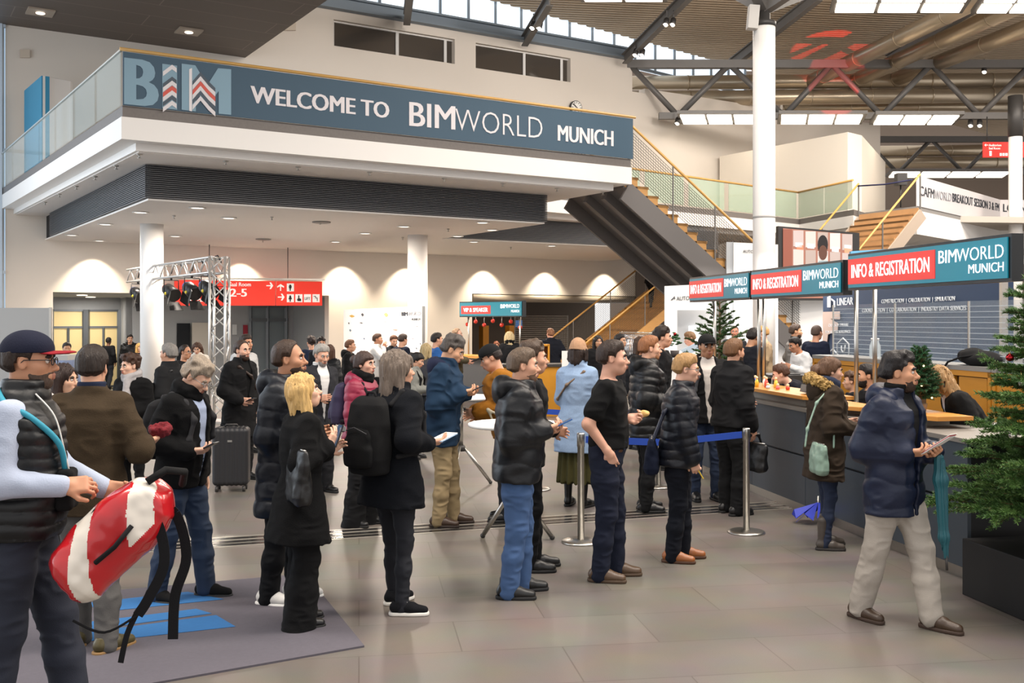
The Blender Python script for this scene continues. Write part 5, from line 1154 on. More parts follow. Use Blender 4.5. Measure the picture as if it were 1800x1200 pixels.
# black tray and toy figures on the ledge
q_ = cpt(10.45, .2, 1.186); t_ = thing('tablet', 'black tablet lying tilted on the oak ledge', 'tablet', q_); MB().box(q_ + Vector((0, 0, .045)), (.12, .34, .08), R=Matrix.Rotation(.12, 3, 'Z') @ Matrix.Rotation(.25, 3, 'Y')).build('case', M('tablet_black', '1A1A1C', .3), t_)
for i in range(9):
    q_ = cpt(11.95 - i * .1, .12 + .07 * (i % 3), 1.186); c_ = ('E0B83A', '3A6AC8', 'F0F0EA', 'E0B83A', 'D85A4A', 'E8C84A', 'C8D8E8', 'E87A7A', 'D84A3A')[i]
    t_ = thing('toy_figure', 'small colourful toy figure standing on the oak ledge', 'toy', q_, 0, 'toy figures on the ledge'); h_ = .11 if i < 6 else .05; MB().lathe([(.02, 0), (.024, h_ * .5), (.012, h_ * .8)], q_, 10).build('body', M('toy_' + c_, c_, .4), t_); MB().ball(q_ + Vector((0, 0, h_ * .95)), .018, 8, 6).build('head', M('toy_skin', 'E8C8A0', .5), t_)
# cabinets behind the counter
kc = lambda Y, off=0.0, z=0.0: Vector((6.9 - .175 * Y, Y, z)) + cn * off
CAB = M('cabinet_orange', 'C0811F', .45, var=.1, vs_=4, stretch=(1, 1, 5))
def kbox(Y0, Y1, o0, o1, z0, z1): return MB().prism([kc(Y0, o0, z0), kc(Y1, o0, z0), kc(Y1, o1, z0), kc(Y0, o1, z0)], (0, 0, z1 - z0))
for i, (y0, y1) in enumerate(((12.55, 14.7), (10.72, 12.53), (8.6, 10.7))):
    t_ = thing('cabinet', ('orange wooden cabinet behind the counter, farthest', 'orange wooden cabinet behind the counter with dark open end', 'orange wooden cabinet behind the counter beside the big tree')[i], 'cabinet', kc((y0 + y1) / 2, .2)); kbox(y0, y1, .04, .45, 0, 1.40).build('carcass', M('cabinet_inside', '5A3A14', .6), t_); kbox(y0, y1, -.02, .48, 1.40, 1.45).build('cabinet_top', M('cabinet_top_grey', '8F8D8A', .4, .4), t_)
    n_ = 3; w_ = (y1 - y0 - .12) / n_
    for k in range(n_):
        a = y0 + .06 + k * w_
        if (i, k) in ((1, 2), (0, 0)): kbox(a, a + w_, .02, .05, .66, .70).build('shelf', CAB, t_); continue
        kbox(a + .02, a + w_ - .06 * (k == 0), -.0, .035, .06, 1.33).build('door', CAB, t_)
    for a in (y0, y1 - .05): kbox(a, a + .05, -.015, .45, 0, 1.40).build('side_panel', CAB, t_)
    kbox(y0, y1, -.015, .04, 1.34, 1.40).build('top_strip', CAB, t_)
t_ = thing('glass_screen', 'glass screen with thin white lines on top of the orange cabinets', 'glass screen', kc(12, .2, 1.45)); kbox(9.9, 14.5, .2, .215, 1.452, 2.16).build('glass_pane', M('smoked_glass', 'B8C4CC', .04, alpha=.14), t_)
m = MB()
for k in range(11): m.bar(kc(9.9, .195, 1.5 + k * .06), kc(14.5, .195, 1.5 + k * .06), .003, .005)
m.build('printed_lines', M('glass_lines', 'C8D0D8', .5), t_)
for Y in (9.9, 11.4, 12.9, 14.5): MB().bar(kc(Y, .2, 1.452), kc(Y, .2, 2.16), .02, .02).build('clamp_post', BRUSH, t_)
# bag and bottles on the cabinet
q_ = kc(11.15, .18, 1.452); S = Sdf(); S.ell((0, 0, .07), (.17, .34, .085)); S.ell((-.02, .12, .12), (.12, .2, .06), .04); S.cut(lambda p: .0 - p[:, 2]); S.noise(.03, 9)
t_ = thing('shoulder_bag', 'black bag lying on the orange cabinet above the receptionist', 'bag', q_, math.radians(10)); solid(S, .01, 'bag_body', CL('1C1C1E'), t_); MB().tube([(-.1, -.1, .12), (-.19, .08, .09), (-.22, .28, .03), (-.24, .34, -.05), (-.24, .36, -.22)], .012, 6).build('strap', CL('1C1C1E'), t_, False)
for i in range(2):
    q_ = kc(13.05 + i * .14, .05, 1.452); t_ = thing('water_bottle', 'clear water bottle standing on the orange cabinet, ' + ('nearer', 'farther')[i], 'bottle', q_); MB().lathe([(.034, 0), (.036, .02), (.036, .16), (.014, .22), (.014, .24)], q_, 14).build('bottle_body', M('bottle_clear', 'D8E2E6', .05, alpha=.4), t_); MB().lathe([(.017, .24), (.017, .265)], q_, 12).build('cap', WHITE, t_)

# ------------------------------------------------------------------ exhibition booths
lw = lambda Y, off=0.0, z=0.0: Vector((9.0 - .175 * Y, Y, z)) + cn * off
LIN = M('booth_navy', '2B3F5C', .6); LP = (lw(16, -.03), -cn); LINW = M('booth_white_print', 'E2E6EA', .6)
t_ = thing('booth_wall', 'dark blue booth wall with white service lettering behind the glass', 'booth wall', lw(16)); MB().prism([lw(13.7), lw(18.8), lw(18.8, .12), lw(13.7, .12)], (0, 0, 3.0)).build('wall_panel', LIN, t_)
sgn('LINEAR', 'lettering', LINW, t_, LP, (1472, 537), (1500, 535), 13, .01); sgn('CONSTRUCTION  |  CALCULATION  |  SIMULATION', 'lettering', LINW, t_, LP, (1550, 533), (1679, 528), 7, 0); sgn('COORDINATION  |  COLLABORATION  |  INDUSTRY DATA SERVICES', 'lettering', LINW, t_, LP, (1516, 549), (1699, 545), 7, 0)
sgn('OUR SOFTWARE', 'lettering', LINW, t_, LP, (1457, 574), (1492, 573), 5, 0); sgn('FOR BETTER BUILDINGS.', 'lettering', LINW, t_, LP, (1452, 586), (1496, 585), 5, 0)
m = MB(); poly(m, LP, [(1455, 522), (1461, 519), (1461, 540), (1455, 540)]); poly(m, LP, [(1462, 524), (1469, 529), (1469, 540), (1466, 540), (1466, 530), (1462, 527)]); m.build('logo_mark', LINW, t_)
poly(MB(), LP, [(1447, 548), (1477, 547), (1477, 561), (1460, 560), (1474, 568), (1473, 580), (1456, 588), (1453, 612), (1456, 622), (1447, 625)], .004).build('photo_print', M('print_beige', 'C8B0A4', .7), t_)
for pts in ([(1472, 625), (1472, 604), (1482, 594), (1492, 604), (1492, 625)], [(1452, 627), (1464, 613), (1476, 627)], [(1479, 607), (1479, 615), (1482, 619), (1485, 615), (1486, 606)]): MB().tube([ray(x, y, LP[0] - cn * .015, LP[1]) for x, y in pts], .014, 5).build('line_drawing', LINW, t_)
t_ = MB().bar(lw(13.6, -.1, 0), lw(13.6, -.1, 2.9), .08, .08).build('booth_post', M('post_alu', 'B8B2A8', .4, .6)); tag(t_, 'pale metal post at the right end of the blue booth wall', 'post')
t_ = MB().prism([lw(9.0, .3), lw(13.5, .3), lw(13.5, .4), lw(9.0, .4)], (0, 0, 2.9)).build('booth_wall', M('booth_lilac', '9A9CAE', .7)); tag(t_, 'plain grey lilac booth wall behind the big Christmas tree', 'booth wall')
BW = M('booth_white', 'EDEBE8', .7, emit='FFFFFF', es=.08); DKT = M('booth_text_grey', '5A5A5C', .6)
# white booth with recess, left
fa = (Vector((3.0, 20.0, 0)), Vector((-.12, -1, 0)).normalized())
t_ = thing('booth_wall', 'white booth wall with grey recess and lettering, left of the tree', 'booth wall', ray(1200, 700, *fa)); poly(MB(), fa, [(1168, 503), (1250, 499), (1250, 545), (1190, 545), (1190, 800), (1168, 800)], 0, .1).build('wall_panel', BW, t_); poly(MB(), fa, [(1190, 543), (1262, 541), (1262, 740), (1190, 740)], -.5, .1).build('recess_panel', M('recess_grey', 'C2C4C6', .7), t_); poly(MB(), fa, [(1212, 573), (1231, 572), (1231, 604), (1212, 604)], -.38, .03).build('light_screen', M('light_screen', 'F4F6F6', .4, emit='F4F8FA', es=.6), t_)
fa2 = (fa[0] + fa[1] * .105, fa[1]); sgn('AUTODESK', 'lettering', DKT, t_, fa2, (1189, 528), (1232, 526), 7, .004)
poly(MB(), fa2, [(1179, 527), (1186, 520), (1187, 526), (1184, 525), (1181, 528)]).build('logo_mark', DKT, t_)
t_ = poly(MB(), (fa[0] - fa[1] * .9 * -1, fa[1]), [(1150, 618), (1222, 616), (1222, 720), (1150, 722)], 0, .5).build('booth_counter', BW); tag(t_, 'white booth counter beside the small potted plant', 'counter')
q0 = (Vector((0, 18.2, 0)), Vector((0, -1, 0))); t_ = poly(MB(), q0, [(1196, 615), (1226, 601), (1238, 610), (1204, 625)], .0, .04).build('info_panel', M('info_panel_pale', 'B8C8D6', .4)); tag(t_, 'pale blue slanted info panel on the white booth counter', 'panel')
# booth tower and back wall with screen
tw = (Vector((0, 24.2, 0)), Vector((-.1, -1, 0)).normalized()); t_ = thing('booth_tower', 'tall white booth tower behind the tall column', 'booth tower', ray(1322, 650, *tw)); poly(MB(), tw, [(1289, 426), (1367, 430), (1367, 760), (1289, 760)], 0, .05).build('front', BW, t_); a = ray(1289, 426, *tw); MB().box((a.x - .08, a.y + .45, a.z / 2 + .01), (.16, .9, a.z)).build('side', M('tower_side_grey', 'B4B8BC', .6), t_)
sgn('AUTODESK', 'lettering', DKT, t_, (tw[0] + tw[1] * .055, tw[1]), (1306, 444), (1340, 445), 5, 0)
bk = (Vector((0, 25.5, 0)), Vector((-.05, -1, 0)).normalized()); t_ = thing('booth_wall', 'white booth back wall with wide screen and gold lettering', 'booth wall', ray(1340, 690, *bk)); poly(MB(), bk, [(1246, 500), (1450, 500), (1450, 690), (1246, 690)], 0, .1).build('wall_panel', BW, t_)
bk2 = (bk[0] + bk[1] * .105, bk[1]); GOLD = M('gold_lettering', '7A6A4A', .5); sgn('AUTODESK', 'lettering', GOLD, t_, bk2, (1292, 543), (1325, 542), 5, .01); sgn('Solution Partner', 'lettering', GOLD, t_, bk2, (1292, 550), (1325, 549), 4, 0)
poly(MB(), bk2, [(1275, 552), (1345, 554), (1345, 597), (1275, 596)], .0, .05).build('wall_screen', M('wall_screen', 'B4A8C8', .3, emit='C4B8DC', es=.55), t_)
bk3 = (bk[0] + bk[1] * .17, bk[1])
for pts, c_ in (([(1278, 575), (1345, 578), (1345, 592), (1300, 594)], 'D8D4E8'), ([(1318, 555), (1322, 555), (1326, 575), (1320, 578)], 'A05A6A'), ([(1332, 555), (1338, 555), (1332, 572), (1328, 570)], 'A86A78'), ([(1322, 572), (1330, 572), (1330, 584), (1322, 582)], '5A5A78'), ([(1280, 594), (1345, 596), (1345, 597), (1280, 596)], '2A3A6A')): poly(MB(), bk3, pts).build('screen_picture', M('pic_' + c_, c_, .4, emit=c_, es=.45), t_)
t_ = poly(MB(), bk2, [(1361, 553), (1381, 553), (1381, 593), (1361, 593)], .0, .04).build('poster', M('poster_dark', '3A322E', .6)); tag(t_, 'dark framed poster on the white booth wall', 'poster')
# big wall screen showing a person before book shelves
ls = (Vector((0, 23.0, 0)), Vector((.22, -1, 0)).normalized()); t_ = thing('video_wall', 'big hanging video screen showing a person before bookshelves', 'screen', ray(1435, 460, *ls)); poly(MB(), ls, [(1364, 398), (1506, 410), (1506, 528), (1364, 528)], 0, .12).build('bezel', DARK, t_)
l2 = (ls[0] + ls[1] * .125, ls[1]); l3 = (ls[0] + ls[1] * .135, ls[1]); l4 = (ls[0] + ls[1] * .145, ls[1])
def scr(c_, e=.45): return M('video_' + c_, c_, .4, emit=c_, es=e)
poly(MB(), l2, [(1376, 401), (1498, 412), (1498, 524), (1376, 524)]).build('screen', scr('9A6A5A'), t_)
for x0, y0, x1, y1, c_ in [(1376, 403, 1392, 500, '8A5040')] + [(1394 + i * 21.5, 405 + i * 1.6 + j * 33, 1412 + i * 21.5, 433 + i * 1.6 + j * 33, ('B8A8A4', 'C8BAB4', 'A89890', 'D0C4BE', 'B0A09A')[(i + j) % 5]) for i in range(5) for j in range(3)]: poly(MB(), l3, [(x0, y0), (x1, y0), (x1, y1), (x0, y1)]).build('shelf_picture', scr(c_), t_)
for i, (x, y, c_) in enumerate(((1398, 426, 'E0E4E8'), (1400, 430, 'D0785A'), (1419, 428, 'F0F0F0'), (1462, 434, 'ECE8E4'), (1484, 430, 'C8D4D0'), (1484, 436, 'D89070'))): poly(MB(), l4, [(x, y), (x + 12, y + 1), (x + 12, y + 9), (x, y + 8)], .004).build('book_picture', scr(c_, .6), t_)
el = lambda x, y, rx, ry, n=16: [(x + rx * math.cos(k * 2 * math.pi / n), y + ry * math.sin(k * 2 * math.pi / n)) for k in range(n)]
poly(MB(), l4, el(1446, 430, 9, 17), .008).build('hair_picture', scr('1A1414'), t_); poly(MB(), l4, el(1446, 444, 7.5, 13), .014).build('face_picture', scr('5A3A2C'), t_); poly(MB(), l4, [(1425, 475), (1440, 458), (1454, 458), (1470, 476), (1470, 500), (1425, 500)], .006).build('shoulder_picture', scr('8A9AA0'), t_)
# blue and white poster sign at the right of the video wall
t_ = poly(MB(), (Vector((0, 21, 0)), Vector((0, -1, 0))), [(1493, 442), (1560, 438), (1560, 520), (1493, 520)], 0, .1).build('booth_header', M('booth_lightblue', '6AB0D8', .6)); tag(t_, 'light blue booth header just behind the nearest display', 'booth header')
# black high table and bar stools in the booth
p = P(1392, 640, 16.5); t_ = thing('high_table', 'black high table in the white booth', 'table', (p.x, p.y, 0)); MB().box((p.x, p.y, 1.06), (.9, .7, .04)).build('table_top', DARK, t_); MB().box((p.x, p.y, .52), (.5, .4, 1.04)).build('pedestal', DARK, t_)
for i, (x, Y) in enumerate(((1374, 15.4), (1398, 15.0))):
    p = P(x, 640, Y); t_ = thing('bar_stool', 'black bar stool at the high table in the booth, ' + ('left', 'right')[i], 'bar stool', (p.x, p.y, 0), 0, 'bar stools in the booth'); MB().box((p.x, p.y, .78), (.4, .4, .06)).build('seat', DARK, t_); MB().box((p.x + .02, p.y - .2, 1.0), (.4, .05, .3)).build('backrest', DARK, t_)
    for sx in (-1, 1):
        for sy in (-1, 1): MB().tube([(p.x + sx * .22, p.y + sy * .22, 0), (p.x + sx * .16, p.y + sy * .16, .76)], .015, 8).build('leg', BRUSH, t_)
for x, y, Y, z in ((1408, 470, 19, 3.3), (1330, 520, 22, 3.2)): area('booth_light', (P(x, y, Y).x, Y, z), 1.5, 90, (1, .95, .9))

# ------------------------------------------------------------------ conifers
rng = np.random.default_rng(5)
def conifer(name, lb, base, h, r, z0, cols, nb, twigs, nl, trunk_r=.03, dens=1.0, sweep=-.15, power=1.0, nw=.0022):
    t = thing(name, lb, 'tree', base); base = Vector(base)
    MB().tube([base, base + Vector((0, 0, h * .6)), base + Vector((0, 0, h))], [trunk_r, trunk_r * .6, trunk_r * .2], 8).build('trunk', M('bark', '5A4632', .9), t)
    vs_ = []; br = MB(); V3 = lambda *a: np.array(a, float)
    def needles(a, b_, n, ln):
        d = b_ - a; L = np.linalg.norm(d); d = d / L; k = rng.random((n, 1)); p = a + (b_ - a) * k
        q = rng.normal(size=(n, 3)); q -= (q @ d)[:, None] * d; q /= np.linalg.norm(q, axis=1)[:, None] + 1e-9; q[:, 2] = q[:, 2] * .8 + .15
        dr = q * .85 + d * .65; l = ln * (.7 + .5 * rng.random((n, 1))); tip = p + dr * l; w = np.cross(dr, rng.normal(size=(n, 3))); w = w / (np.linalg.norm(w, axis=1)[:, None] + 1e-9) * nw
        vs_.append(np.stack([p - w, p + w, tip + w * .4, tip - w * .4], 1))
    for i in range(nb):
        f = i / nb; z = z0 + (h - z0) * f ** 1.0 * .97; R_ = r * (1 - f) ** power * (.8 + .35 * rng.random()) + .05; a = i * 2.399 + rng.random() * .5
        p0 = V3(base.x, base.y, base.z + z); d = V3(math.cos(a), math.sin(a), sweep + .5 * f); d /= np.linalg.norm(d); p1 = p0 + d * R_ * .6; p2 = p0 + d * R_ + V3(0, 0, .08 * R_)
        br.tube([Vector(p0), Vector(p1), Vector(p2)], [.008, .006, .003], 5, False); needles(p0 + (p1 - p0) * .15, p2, int(nl * 1.5 * R_ / r * dens + 12), .028 if h > 1.5 else .018)
        for k in range(max(2, int(twigs * R_ / r))):
            u = .2 + .75 * (k + .5) / max(2, int(twigs * R_ / r)); q0 = p0 + (p2 - p0) * u; sd = V3(-d[1], d[0], 0) * (1 if k % 2 else -1); tl = R_ * .42 * (1.1 - u * .55); q1 = q0 + (d * .75 + sd * .8 + V3(0, 0, rng.normal() * .12 - .03)) * tl
            br.tube([Vector(q0), Vector(q1)], [.004, .002], 4, False); needles(q0, q1, int(nl * tl / r * 1.6 * dens + 8), .026 if h > 1.5 else .016)
            if h > 1.5:
                for s2 in (-1, 1): q2 = q0 + (q1 - q0) * .45; q3 = q2 + (d * .7 + sd * s2 * .5 + V3(0, 0, rng.normal() * .1)) * tl * .5; needles(q2, q3, int(nl * tl / r * .8 * dens + 6), .024)
    br.build('branches', M('twig', '5C4A2E', .9), t)
    q = np.concatenate(vs_); n = len(q); col = rng.integers(0, len(cols), n // 40 + 1).repeat(40)[:n]
    me = mesh_np('needles', q.reshape(-1, 3), np.arange(n * 4).reshape(-1, 4), [M('needle_' + c_, c_, .6) for c_ in cols], col); o = link('needles', me, t); o['kind'] = 'stuff'
    return t
plc = Vector((3.2, 7.28, 0)) + Vector((.172, -.985, 0)) * .62 + cn * .62
t_ = thing('plinth', 'low black square plinth under the big Christmas tree', 'plinth', plc); MB().prism([plc - cn * .62 - cd * .62, plc - cn * .62 + cd * .62, plc + cn * .62 + cd * .62, plc + cn * .62 - cd * .62], (0, 0, .40)).build('box', M('plinth_black', '141416', .55), t_, bevel=.006)
conifer('christmas_tree', 'big green Christmas tree on the black plinth at the right edge', plc + Vector((0, 0, .4)), 2.6, .87, .32, ('3F6228', '4E7232', '648444', '2E5024'), 170, 17, 380, .045, 1.15, -.12, .8, .0026)
for i, (x, y, dY, c_, lb) in enumerate(((1775, 628, .35, 'A8242A', 'dark red bauble high on the big Christmas tree'), (1750, 748, .3, 'D8D4CC', 'silver bauble near the left tip of the big Christmas tree'), (1780, 765, .12, 'D8D4CC', 'silver bauble in the middle of the big Christmas tree'), (1797, 672, .3, 'D8D4CC', 'silver bauble at the picture edge of the big Christmas tree'))):
    p = P(x, y, 6.4 + dY); t_ = thing('bauble', lb, 'bauble', p); MB().ball(p, .026, 16, 10).build('ball', M('bauble_' + c_, c_, .08, .9), t_); MB().lathe([(.008, .022), (.008, .034)], p, 8).build('cap', M('bauble_cap', 'C8B070', .3, .9), t_); MB().tube([p + Vector((0, 0, .034)), p + Vector((0, .02, .07))], .002, 5).build('hook', M('bauble_cap', 'C8B070', .3, .9), t_)
p = cpt(8.7, .30, 1.166); t_ = thing('tree_pot', 'small beige pot holding the little Christmas tree', 'pot', p); MB().lathe([(.05, 0), (.065, .07), (.06, .07), (.001, .06)], p, 18).build('pot', M('pot_beige', '9A7A58', .8), t_)
conifer('christmas_tree', 'little Christmas tree in a pot on the counter', p + Vector((0, 0, .05)), .50, .13, .06, ('2A5A34', '35683C', '1F4A2A'), 70, 9, 90, .012, 1.2, .1, .7, .0016)
for i in range(7):
    a = i * 2.2; z = .12 + i * .055; q_ = p + Vector((math.cos(a) * .11 * (1 - z * 1.2), math.sin(a) * .11 * (1 - z * 1.2) - .03, z)); t_ = MB().ball(q_, .008, 8, 6).build('fairy_light', M('fairy_glow', 'FFE8B0', .4, emit='FFDFA0', es=6)); tag(t_, 'tiny warm fairy light on the little counter tree', 'fairy light', 'fairy lights on the little tree')
conifer('christmas_tree', 'tall sparse Christmas tree in front of the white booth', Vector(((1265 - 900) / F * 16.3, 16.3, 0)), 2.42, .75, .5, ('2C4A26', '3A5A2E', '4A6632'), 60, 9, 200, .04, .9, .12, .75, .005)
p = P(1186, 618, 17.5); t_ = thing('potted_plant', 'small festive plant with red tips on the white booth counter', 'plant', (p.x, p.y, p.z - .1)); MB().lathe([(.06, -.1), (.08, .02), (.001, .02)], p, 14).build('pot', M('pot_dark', '3A3230', .7), t_); m = MB()
for k in range(40): a = k * 2.4; r_ = .02 + .1 * ((k * 7) % 10) / 10; q_ = p + Vector((math.cos(a) * r_, math.sin(a) * r_, .05 + .25 * (1 - r_ * 7) + .03 * (k % 3))); m.ball(q_, (.035, .03, .012), 6, 4)
m.build('leaves', M('leaf_green', '2F5A30', .6), t_); MB().ball(p + Vector((0, -.03, .3)), .03, 8, 6).build('red_tip', M('bauble_A8242A', 'A8242A', .08, .9), t_)

# ------------------------------------------------------------------ barriers, tables, mat, suitcase
BLUE = M('belt_blue', '1E46A8', .7)
posts = {}
for k, (x, y, lb) in {'a': (1312, 936, 'steel barrier post in front of the dark counter'), 'b': (1021, 953, 'steel barrier post behind the man in the black tee shirt'), 'c': (1157, 856, 'steel barrier post behind the navy puffer man with yellow phone'), 'd': (942, 860, 'steel barrier post behind the man in jeans')}.items():
    g = G(x, y); posts[k] = g; t_ = thing('barrier_post', lb, 'barrier post', g, 0, 'queue barrier posts'); MB().lathe([(.17, 0), (.17, .012), (.15, .022), (.03, .03)], (0, 0, 0), 36).build('base', BRUSH, t_, False); MB().lathe([(.03, .02), (.03, .84), (.034, .84), (.034, .95), (.03, .96)], (0, 0, 0), 24).build('post', BRUSH, t_, False)
for i, (a, b_, lb) in enumerate((('a', 'b', 'blue barrier belt in front of the queue, nearer one'), ('c', 'd', 'blue barrier belt behind the queue, farther one'))):
    pa, pb_ = posts[a] + Vector((0, 0, .90)), posts[b_] + Vector((0, 0, .90)); d = (pb_ - pa).normalized() * .045; mid = (pa + pb_) / 2 - Vector((0, 0, .05)); m = MB(); m.bar(pa + d, mid, .004, .06).bar(mid, pb_ - d, .004, .06); t_ = m.build('barrier_belt', BLUE); tag(t_, lb, 'barrier belt')
for x, Y, ft, lb in ((905, 8.95, .5, 'white round bistro table on tripod legs behind the man in jeans'), (810, 12.1, .35, 'white round bistro table on tripod legs beside the man in blue jacket')):
    X = (x - 900) / F * Y; t_ = thing('bistro_table', lb, 'table', (X, Y, 0)); MB().lathe([(.001, 1.02), (.4, 1.02), (.41, 1.03), (.41, 1.045), (.4, 1.05), (.001, 1.05)], (X, Y, 0), 48).build('table_top', M('table_white', 'E9E7E3', .4), t_); MB().tube([(X, Y, .42), (X, Y, 1.02)], .028, 16).build('column', BRUSH, t_); MB().lathe([(.05, .40), (.05, .47)], (X, Y, 0), 16).build('hub', DARK, t_)
    for k in range(3):
        a = -2.2 + ft + k * 2 * math.pi / 3; e_ = Vector((X + .36 * math.cos(a), Y + .36 * math.sin(a), .02)); l = MB().tube([(X + .03 * math.cos(a), Y + .03 * math.sin(a), .46), e_], .02, 12).build('leg', BRUSH, t_); MB().ball(e_, .024, 10, 6).build('rubber_foot', DARK, l)
MA, MBp = Vector((-1.58, 7.83, 0)), Vector((-.88, 6.1, 0)); t_ = thing('entrance_mat', 'grey carpet mat with blue stripes at the lower left', 'mat', (-2.8, 6.2, 0))
MB().prism([MA, MBp, Vector((-3.7, 4.4, 0)), Vector((-5.0, 6.53, 0))], (0, 0, .012)).build('carpet', M('mat_grey', '57535B', .95, var=.12, vs_=40, bump=.2, bs=200), t_)
for k, pts in enumerate(([(150, 1060), (330, 1040), (393, 1053), (180, 1075)], [(140, 1095), (345, 1070), (372, 1078), (120, 1112)], [(110, 1117), (380, 1081), (414, 1101), (215, 1123), (90, 1130)])): MB().prism([G(x, y, .013) for x, y in pts], (0, 0, .002)).build('blue_stripe', M('mat_blue', '2A68A2', .95, var=.1, vs_=40), t_)
sc = G(407, 862); t_ = thing('suitcase', 'black hard shell suitcase standing on the floor by the man in a long black coat', 'suitcase', sc, .12); S = Sdf(); S.box((0, 0, .40), (.20, .13, .33), rd=.05); S.disp.append(lambda p: .004 * np.sin(p[:, 0] * 120) * (np.abs(p[:, 0]) < .15)); solid(S, .007, 'shell', M('suitcase_black', '242427', .5, bump=.1, bs=90), t_)
for sx in (-1, 1):
    for sy in (-1, 1): MB().tube([(sx * .15 - .015, sy * .09, .035), (sx * .15 + .015, sy * .09, .035)], .033, 14).build('wheel', DARK, t_, False)
MB().tube([(-.07, 0, .73), (-.06, 0, .755), (.06, 0, .755), (.07, 0, .73)], .012, 8).build('carry_handle', DARK, t_, False); MB().box((0, -.131, .58), (.05, .006, .022)).build('badge', BRUSH, t_, False)
# ------------------------------------------------------------------ the crowd
PH = dict(p=(.22, .07, 1.14), dir=(.88, -.35, .3), n=(-.2, -.5, .8), curl=(25, 30))        # holding something before the chest
def J(col, kind='cloth', hem=-.12, **k): return dict(col=col, kind=kind, hem=hem, **k)
def T(col, fit='straight', kind='cloth', **k): return dict(col=col, fit=fit, kind=kind, **k)
BK = ('1C1C1E', '111112', 'shoe'); WS = ('E6E4E0', 'F0EEEA', 'sneaker')
PUF = lambda col, hem=-.14, b=.034, pitch=.085, d=.013, **k: dict(col=col, kind='puffer', hem=hem, bulk=b, puff=(pitch, d), collar=k.pop('collar', .03), **k)
FAIR, PALE_S, TAN = 'CF9C80', 'D8AA90', 'B98566'

# --- front row, left to right
c1 = person('man in navy cap with red brim, black quilted vest and glasses at the left edge', 34, 10, 577, Y=4.8, det=2, skin=TAN, hair=('short', '2A1E18'), beard=('4A3A30', .006), glasses='1A1A1C', cap=('1E2238', '8E1C26'), w=1.06, belly=.03, lean=2,
    jacket=dict(col='17191D', kind='puffer', hem=-.07, bulk=.04, puff=(.055, .011), sleeve=None, collar=.05), shirt=J('AEB8CC', hem=-.045, bulk=.010, collar=.03, sleeve='long'), trousers=T('22283A', 'loose', 'denim'), L=dict(p=(.33, .06, 1.03), dir=(.9, -.2, -.1), n=(0, -.8, .2), curl=(30, 40)), R=dict(p=(.22, .17, 1.08), dir=(1, -.15, .05), n=(0, -.7, -.5), curl=(35, 45)), feet=[(.2, .1, 5), (-.12, .1, 8)])
c2 = person('man seen from behind in brown tweed blazer and grey trousers, olive shoes', 158, 96, 608, fy=1138, det=2, skin=FAIR, hair=('short', '241A14'), w=1.02, jacket=J('4B3D2C', 'wool', -.17, bulk=.026, collar=.02), shirt=J('2A3450', collar=.035), trousers=T('706E6C'), shoes=('5C522E', '8A6A40', 'shoe'),
    L=dict(p=(.16, .2, 1.02)), R=dict(p=(.22, .25, 1.13), dir=(.55, .35, .1), n=(.1, -.6, .7), curl=(30, 35)), feet=[(.05, .07, 10), (-.1, .12, 35)])
c5 = person('man in round glasses and black jacket with head bowed over a phone, blue shirt', 318, -14, 632, fy=1052, det=2, skin=PALE_S, hair=('messy', '8E8070'), glasses='8A8A88', head=(0, 34, 0), lean=6, belly=.03, w=1.05, jacket=J('151517', 'wool', -.12, bulk=.03, open=(-.2, .075)), shirt=J('A9B6D2', bulk=.012, collar=.02), scarf=('161618',), trousers=T('2C405E', 'straight', 'denim'), shoes=('18181A', '2A2A2C', 'sneaker'),
    R=dict(p=(.17, .16, 1.06), dir=(.85, -.4, .05), n=(0, -.5, .8), curl=(28, 30)), L=dict(p=(.04, .22, .86)), feet=[(.14, .1, 8), (-.12, .12, 10)])
c14 = person('tall bearded man in long navy puffer coat behind the blonde woman', 498, -9, 598, fy=1056, det=2, skin=TAN, hair=('receding', '3A2A20'), beard=('3A2A22', .005), head=(8, -4, 0), jacket=PUF('151C2A', -.36, .038, .12, .012), hood=dict(col='151C2A', size=1.15), trousers=T('15171C', 'straight'), shoes=WS, L=dict(p=(.2, .1, 1.1), dir=(.9, -.3, .2)), R=dict(p=(.2, .08, 1.08), dir=(.9, -.3, .2)), feet=[(.04, .1, 8), (-.06, .11, 8)])
c15 = person('blonde woman in black coat and wide black trousers looking up at the signs', 527, 30, 658, fy=1100, det=2, fem=True, skin='DDB096', hair=('long', 'C9A468', 1.2, .29), head=(-14, -12, 0), jacket=J('121214', 'wool', -.34, bulk=.034, flare=.06, collar=.02), trousers=T('131315', 'wide', hem=.0), shoes=BK, R=dict(p=(.14, .16, 1.22), dir=(.55, -.1, .85), n=(-.2, -.7, .4), curl=(15, 22)), L=dict(p=(.2, .02, 1.16), dir=(.7, -.3, .6)), feet=[(.03, .08, 8), (-.03, .08, 8)])
c24 = person('woman with grey brown bob in navy coat and dark jeans with black backpack', 690, 50, 617, fy=1070, det=2, fem=True, skin='D3A084', hair=('bob', '6E6156', 1.2, .17), head=(-22, 0, 0), w=1.05, jacket=J('12161F', 'wool', -.24, bulk=.036, flare=.03, collar=.04), trousers=T('161B2A', 'slim', 'denim'), shoes=('191B22', 'E4E0D8', 'sneaker'), R=dict(p=(.13, .20, 1.10), dir=(.8, .35, .1), n=(0, -.5, .8), curl=(20, 25)), L=dict(p=(.1, .2, .95)), feet=[(.10, .09, 0), (-.06, .15, 50)])
